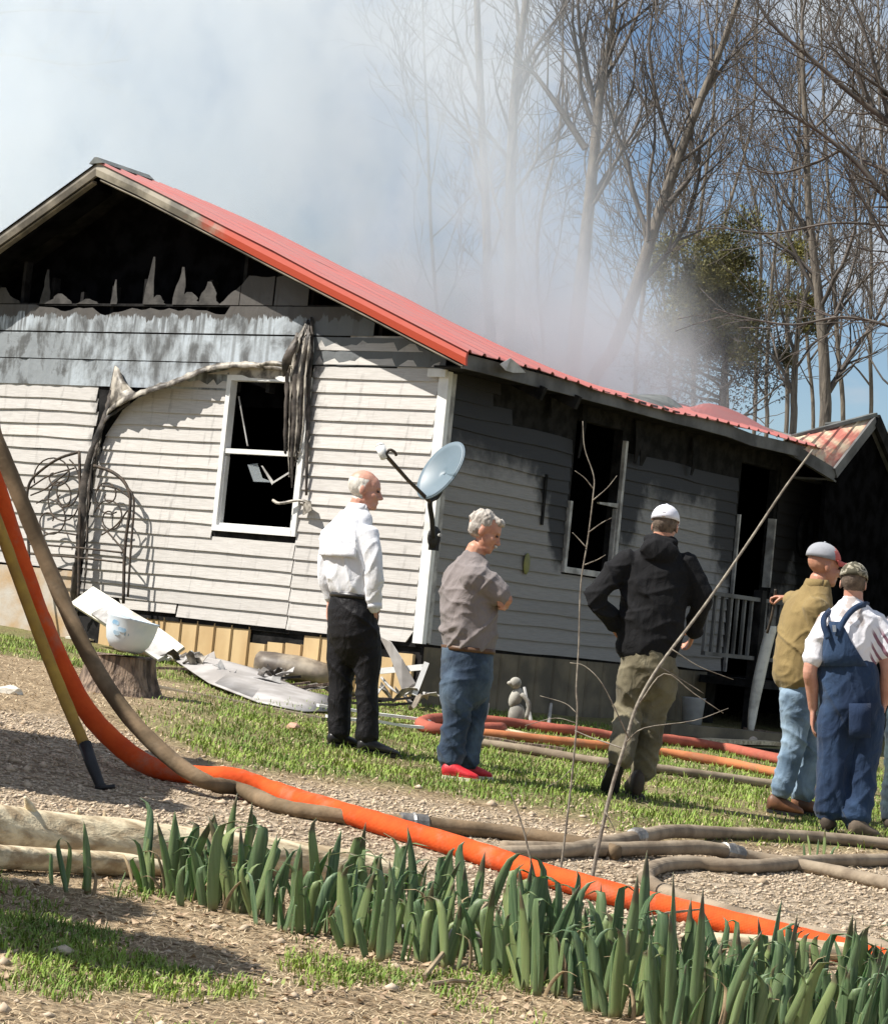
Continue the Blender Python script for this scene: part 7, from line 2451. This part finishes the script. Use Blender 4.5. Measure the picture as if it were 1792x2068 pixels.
cap(m4.root, hc + Vector((0, 0, 0.004)), hfv + UP * 0.12, hu, 1.10, [m_cap_g, m_cap_r], split=0.035)
m_olive = cloth_material("olive_jacket_cloth", (0.27, 0.195, 0.082), (0.225, 0.16, 0.068), fold=0.45)
mb = MB()
loft(mb, m4.torso_secs([(1612, 1378, 0, 0.185, 0.165), (1613, 1355, 0, 0.192, 0.178), (1620, 1310, 0, 0.195, 0.182), (1628, 1262, 0, 0.205, 0.175), (1634, 1225, 0, 0.205, 0.148), (1641, 1200, 0, 0.145, 0.11), (1650, 1178, 0, 0.082, 0.080)]), n=24)
limb(mb, [sh_n, lerp(sh_n, el_n, 0.5), el_n, lerp(el_n, wr_n, 0.5), lerp(el_n, wr_n, 0.95)], [0.085, 0.082, 0.074, 0.066, 0.054])
limb(mb, [sh_f, lerp(sh_f, el_f, 0.5), el_f, lerp(el_f, wr_f, 0.7)], [0.082, 0.074, 0.066, 0.052])
jk = skin_obj("jacket", mb, m_olive, m4.root, 0.0085, 3, folds(35, 0.009, 7, 5, 0.9, ((el_n, 0.13, 1.2), (P(1625, 1340), 0.14, 0.9))))
obj("collar", MB().sheet([[P(u, v, 0) + (R * math.cos(h) + Fd * math.sin(h)) * w for h in np.linspace(0, 2 * math.pi, 25)] for u, v, w in ((1646, 1190, 0.092), (1650, 1178, 0.088), (1652, 1170, 0.082))], 0.006), m_olive, jk, smooth=True)
m_denim_l = cloth_material("light_denim", (0.26, 0.355, 0.45), (0.10, 0.155, 0.225), scale=4, fold=0.7, lo=0.32, hi=0.6)
mb = MB()
loft(mb, m4.torso_secs([(1622, 1450, 0, 0.06, 0.06), (1620, 1424, 0, 0.125, 0.115), (1618, 1395, 0, 0.160, 0.148), (1616, 1362, 0, 0.165, 0.150)]), n=22, round_ends=False)
limb(mb, [hp_n, P(1604, 1440, -0.06), kn_n, P(1590, 1550, -0.06), an_n + Vector((0, 0, 0.02))], [0.105, 0.098, 0.086, 0.078, 0.080])
limb(mb, [hp_f, P(1642, 1440, 0.1), kn_f, P(1630, 1555, 0.1), an_f + Vector((0, 0, 0.02))], [0.105, 0.096, 0.084, 0.076, 0.078])
skin_obj("jeans", mb, m_denim_l, m4.root, 0.0085, 7, folds(39, 0.006, 5, 7, 1.2, ((kn_n, 0.14, 1.6), (an_n, 0.12, 2.0), (an_f, 0.12, 2.0))))
m_brownshoe = simple("brown_shoe", (0.26, 0.11, 0.05), (0.10, 0.05, 0.03), rough=0.5, bump=0.1)
shoe(m4.root, foot_on(an_n + Vector((-0.07, 0, 0))), foot_on(an_n + Vector((0.14, 0.0, 0))), m_brownshoe, m_rubber, h=0.11)
shoe(m4.root, foot_on(an_f + Vector((-0.05, 0, 0))), foot_on(an_f + Vector((0.16, -0.02, 0))), m_brownshoe, m_rubber, h=0.11)
hs_ = wr_f + Vector((-0.085, 0.03, -0.01))
st = obj("leather_strap", MB().tube(smooth_path([hs_ + Vector((0.0, -0.01, 0.06)), hs_, hs_ + Vector((-0.005, 0.0, -0.10)), hs_ + Vector((-0.025, 0.02, -0.24))], 5), 0.010, 6), m_rust, loc=hs_, smooth=True)
tag(st, "brown strap hanging from the olive-jacketed man's outstretched hand", "strap")

# ---- 5: overalls, white T-shirt, camouflage cap
m5 = Man("man in blue bib overalls and white T-shirt seen from behind", 14.75, (1705, 1682), (0.18, 0.98, 0))
R, Fd, P = m5.r, m5.f, m5.P
sh_n, el_n, wr_n = P(1668, 1248, 0.0), P(1636, 1345, -0.04), P(1641, 1432, 0.04)
sh_f, el_f, wr_f = P(1772, 1252, 0.0), P(1790, 1345, -0.04), P(1785, 1420, 0.02)
hp_n, kn_n, an_n = P(1690, 1430, 0.0), P(1684, 1530, 0.0), P(1674, 1640, 0.0)
hp_f, kn_f, an_f = P(1745, 1430, 0.02), P(1738, 1535, 0.03), P(1726, 1655, -0.04)
tor = [(1716, 1440, 0, 0.155, 0.13), (1714, 1390, 0, 0.165, 0.14), (1712, 1340, 0, 0.165, 0.14), (1716, 1290, 0, 0.175, 0.135), (1720, 1250, 0, 0.175, 0.11), (1722, 1225, 0, 0.11, 0.08), (1723, 1208, 0, 0.060, 0.058)]
loft(m5.skin, [(c, a * 0.86, b_ * 0.86, x, y) for c, a, b_, x, y in m5.torso_secs(tor)])
limb(m5.skin, [P(1722, 1222), P(1722, 1188)], [0.060, 0.058])
hc = P(1722, 1178, 0.0)
_, hfv, hr, hu = head(m5.skin, hc, Vector((0.25, 0.95, -0.08)), UP, 0.98)
limb(m5.skin, [sh_n, el_n, lerp(el_n, wr_n, 0.45), wr_n], [0.052, 0.044, 0.042, 0.029])
limb(m5.skin, [sh_f, el_f, lerp(el_f, wr_f, 0.45), wr_f], [0.052, 0.044, 0.042, 0.029])
hand(m5.skin, wr_n, Vector((0.06, 0.05, -1.0)), R, Fd, 0.35, 1.05)
hand(m5.skin, wr_f, Vector((-0.18, 0.0, -1.0)), -R, Fd, 0.30, 1.05)
for a_, b2, c_ in ((hp_n, kn_n, an_n), (hp_f, kn_f, an_f)):
    limb(m5.skin, [a_, b2, c_], [0.07, 0.05, 0.04])
skin_obj("body", m5.skin, [m_skin1, m_hair_b], m5.root, 0.0068, 2, mat_fn=hairline(hc, hfv, hr, hu, 0.98, 0.06, -0.050))
m_camo, t, b = new_mat("camouflage_cloth")
v = t.coord('Object')
c1 = t.mix(t.step(t.noise(v, 22, 2, 0.5, 1.0), 0.49, 0.53), (0.075, 0.068, 0.045), (0.27, 0.245, 0.18))
c1 = t.mix(t.step(t.noise(t.coord('Object', loc=(3, 1, 2)), 30, 2, 0.5, 1.0), 0.56, 0.60), c1, (0.42, 0.39, 0.32))
t.l.new(c1, b.inputs['Base Color'])
b.inputs['Roughness'].default_value = 0.9
cap(m5.root, hc + Vector((0, 0, -0.004)), hfv, hu, 1.0, [m_camo])
m_tee_w, t, b = new_mat("printed_white_tshirt")
v = t.coord('Object')
X, Y, Z = t.xyz(v)
wv = t.n.new('ShaderNodeTexWave')
wv.inputs['Scale'].default_value = 7.0
wv.inputs['Distortion'].default_value = 3.0
t.l.new(t.coord('Object', (1, 0.2, 1), rot=(0, 0.7, 0)), wv.inputs['Vector'])
zone = t.math('MULTIPLY', t.step(Z, 0.98, 1.04), t.step(Z, 1.30, 1.22))
zone = t.math('MULTIPLY', zone, t.math('MULTIPLY', t.step(X, 0.02, 0.05), t.step(X, 0.19, 0.15)))
pr = t.math('MULTIPLY', zone, t.step(wv.outputs['Fac'], 0.60, 0.68))
sm_ = t.math('MULTIPLY', t.math('MULTIPLY', t.step(X, 0.03, -0.02), t.step(Z, 1.24, 1.28)), t.step(t.noise(v, 12, 3), 0.48, 0.58))
col = t.mix(pr, (0.80, 0.79, 0.83), (0.24, 0.12, 0.16))
col = t.mix(t.math('MULTIPLY', sm_, 0.8), col, (0.34, 0.28, 0.25))
t.l.new(col, b.inputs['Base Color'])
b.inputs['Roughness'].default_value = 0.9
t.l.new(t.bump(t.noise(v, 13, 4), 0.4, 0.02), b.inputs['Normal'])
mb = MB()
loft(mb, m5.torso_secs([(1714, 1350, 0, 0.166, 0.142), (1714, 1300, 0, 0.182, 0.150), (1718, 1262, 0, 0.188, 0.132), (1721, 1236, 0, 0.150, 0.105), (1722, 1212, 0, 0.070, 0.066)]), n=24)
limb(mb, [sh_n + R * 0.03, lerp(sh_n, el_n, 0.45), lerp(sh_n, el_n, 0.86)], [0.078, 0.076, 0.070])
limb(mb, [sh_f - R * 0.03, lerp(sh_f, el_f, 0.4), lerp(sh_f, el_f, 0.74)], [0.078, 0.078, 0.078])
skin_obj("tshirt", mb, m_tee_w, m5.root, 0.0085, 3, folds(45, 0.010, 8, 6, 0.8))
m_overall = cloth_material("blue_overall_denim", (0.032, 0.062, 0.125), (0.014, 0.028, 0.065), scale=3, fold=0.7, stretch=(1, 1, 0.6))
mb = MB()
loft(mb, m5.torso_secs([(1714, 1500, 0, 0.07, 0.07), (1716, 1470, 0, 0.150, 0.13), (1715, 1430, 0, 0.186, 0.165), (1713, 1390, 0, 0.190, 0.168), (1711, 1350, 0, 0.186, 0.164), (1706, 1330, 0, 0.180, 0.160)]), n=24, round_ends=False)
limb(mb, [hp_n, P(1686, 1480, 0), kn_n, P(1678, 1590, 0), an_n + Vector((0, 0, 0.0))], [0.120, 0.118, 0.108, 0.102, 0.100])
limb(mb, [hp_f, P(1744, 1480, 0.02), kn_f, P(1732, 1600, 0), an_f + Vector((0, 0, 0.0))], [0.120, 0.118, 0.108, 0.104, 0.104])
ov = skin_obj("overalls", mb, m_overall, m5.root, 0.0085, 7, folds(49, 0.008, 5, 4, 1.6, ((kn_n, 0.15, 1.0), (kn_f, 0.15, 1.0), (an_n, 0.14, 1.6), (an_f, 0.14, 1.6))))
# the back bib narrows up to the crossing straps
rows = []
for v_, du0, du1 in ((1345, -58, 38), (1320, -58, 22), (1295, -54, 6), (1270, -46, -6), (1255, -38, -16)):
    row = []
    for q in range(9):
        u_ = 1712 + lerp(du0, du1, q / 8)
        x_ = (u_ - 1714) / FPX * m5.Y / 0.188
        x_ = max(-0.96, min(0.96, x_))
        row.append(P(u_, v_, -0.162 * math.sqrt(1 - x_ * x_) * (1.0 if v_ > 1280 else 0.93) - 0.012))
    rows.append(row)
obj("back_bib", MB().sheet(rows, 0.008), m_overall, ov, smooth=True)
def strap(pts, w=0.036):
    sp = smooth_path([P(*p) for p in pts], 5)
    rows = []
    for i, p in enumerate(sp):
        d = (sp[min(len(sp) - 1, i + 1)] - sp[max(0, i - 1)]).normalized()
        s_ = d.cross(Vector((0, 1, 0))).normalized()
        rows.append([p - s_ * w / 2, p, p + s_ * w / 2])
    return MB().sheet(rows, 0.006)
obj("shoulder_strap", strap(((1690, 1285, -0.165), (1698, 1262, -0.158), (1712, 1240, -0.140), (1728, 1226, -0.115), (1745, 1220, -0.06), (1752, 1222, 0.02))), m_overall, ov, smooth=True)
obj("shoulder_strap", strap(((1672, 1290, -0.160), (1662, 1262, -0.140), (1664, 1245, -0.10), (1676, 1232, -0.03))), m_overall, ov, smooth=True)
obj("strap_buckle", MB().beam(P(1683, 1262, -0.172), P(1684, 1276, -0.178), 0.02, 0.008, up=(0, -1, 0)), m_chrome, ov)
rows = [[P(1735 + du, v_, -0.178 + 0.004 * abs(du) / 20) for du in (-22, 0, 22)] for v_ in (1420, 1445, 1470, 1490)]
obj("back_pocket", MB().sheet(rows, 0.005), m_overall, ov, smooth=True)
m_workshoe = simple("muddy_work_shoe", (0.16, 0.12, 0.085), (0.06, 0.045, 0.035), rough=0.8, bump=0.3)
shoe(m5.root, foot_on(an_n + Vector((-0.02, -0.05, 0))), foot_on(an_n + Vector((0.03, 0.16, 0))), m_workshoe, m_rubber, h=0.10)
shoe(m5.root, foot_on(an_f + Vector((-0.03, -0.08, 0))), foot_on(an_f + Vector((0.14, -0.02, 0))), m_workshoe, m_rubber, h=0.10)

# ---- 6: someone cut off by the right edge
m6 = Man("person in dark jeans and grey top cut off by the right edge", 15.6, (1822, 1665), (0.2, 0.95, 0))
R, Fd, P = m6.r, m6.f, m6.P
sh_n, el_n, wr_n = P(1802, 1258, 0.0), P(1797, 1350, 0.0), P(1812, 1420, 0.06)
sh_f, el_f, wr_f = P(1905, 1262, 0.0), P(1922, 1350, 0.0), P(1905, 1420, 0.06)
hp_n, kn_n, an_n = P(1818, 1440, 0), P(1812, 1540, 0), P(1802, 1650, 0)
hp_f, kn_f, an_f = P(1876, 1440, 0), P(1870, 1540, 0), P(1862, 1655, 0)
tor = [(1846, 1450, 0, 0.15, 0.12), (1848, 1400, 0, 0.165, 0.13), (1850, 1330, 0, 0.17, 0.13), (1853, 1280, 0, 0.18, 0.125), (1855, 1250, 0, 0.17, 0.10), (1857, 1225, 0, 0.09, 0.07)]
loft(m6.skin, [(c, a * 0.86, b_ * 0.86, x, y) for c, a, b_, x, y in m6.torso_secs(tor)])
limb(m6.skin, [P(1857, 1235), P(1860, 1200)], [0.06, 0.056])
hc = P(1862, 1185, 0)
_, hfv, hr, hu = head(m6.skin, hc, Vector((0.2, 0.95, 0)), UP, 1.0)
limb(m6.skin, [sh_n, el_n, wr_n], [0.05, 0.043, 0.03]); limb(m6.skin, [sh_f, el_f, wr_f], [0.05, 0.043, 0.03])
hand(m6.skin, wr_n, Vector((0.1, 0.2, -1)), R, Fd, 0.4); hand(m6.skin, wr_f, Vector((-0.1, 0.2, -1)), -R, Fd, 0.4)
for a_, b2, c_ in ((hp_n, kn_n, an_n), (hp_f, kn_f, an_f)):
    limb(m6.skin, [a_, b2, c_], [0.07, 0.05, 0.04])
skin_obj("body", m6.skin, m_skin1, m6.root, 0.010, 3)
skin_obj("hair", MB().ellipsoid(hc - hfv * 0.02 + hu * 0.03, hr * 0.086, hfv * 0.10, hu * 0.095), m_hair_b, m6.root, 0.009, 1, folds(8, 0.004, 40, 14, 0))
m_stripe = cloth_material("grey_striped_top", (0.34, 0.30, 0.32), (0.04, 0.04, 0.05), scale=9, lo=0.46, hi=0.54)
mb = MB()
loft(mb, m6.torso_secs([(1848, 1400, 0, 0.180, 0.145), (1850, 1330, 0, 0.182, 0.142), (1853, 1280, 0, 0.192, 0.135), (1855, 1250, 0, 0.175, 0.11), (1857, 1225, 0, 0.085, 0.075)]), n=20)
limb(mb, [sh_n, el_n, wr_n], [0.075, 0.066, 0.05]); limb(mb, [sh_f, el_f, wr_f], [0.075, 0.066, 0.05])
skin_obj("top", mb, m_stripe, m6.root, 0.012, 4, folds(55, 0.007))
m_denim_d = cloth_material("dark_green_denim", (0.045, 0.075, 0.085), (0.02, 0.03, 0.045), scale=4, fold=0.7)
mb = MB()
loft(mb, m6.torso_secs([(1846, 1470, 0, 0.15, 0.125), (1847, 1430, 0, 0.17, 0.14), (1848, 1390, 0, 0.168, 0.138)]), n=20, round_ends=False)
limb(mb, [hp_n, kn_n, an_n], [0.105, 0.09, 0.085]); limb(mb, [hp_f, kn_f, an_f], [0.105, 0.09, 0.085])
skin_obj("jeans", mb, m_denim_d, m6.root, 0.012, 4, folds(59, 0.010, 6, 9, 0.8))
for a_ in (an_n, an_f):
    shoe(m6.root, foot_on(a_ + Vector((-0.02, -0.06, 0))), foot_on(a_ + Vector((0.02, 0.16, 0))), m_workshoe, m_rubber)
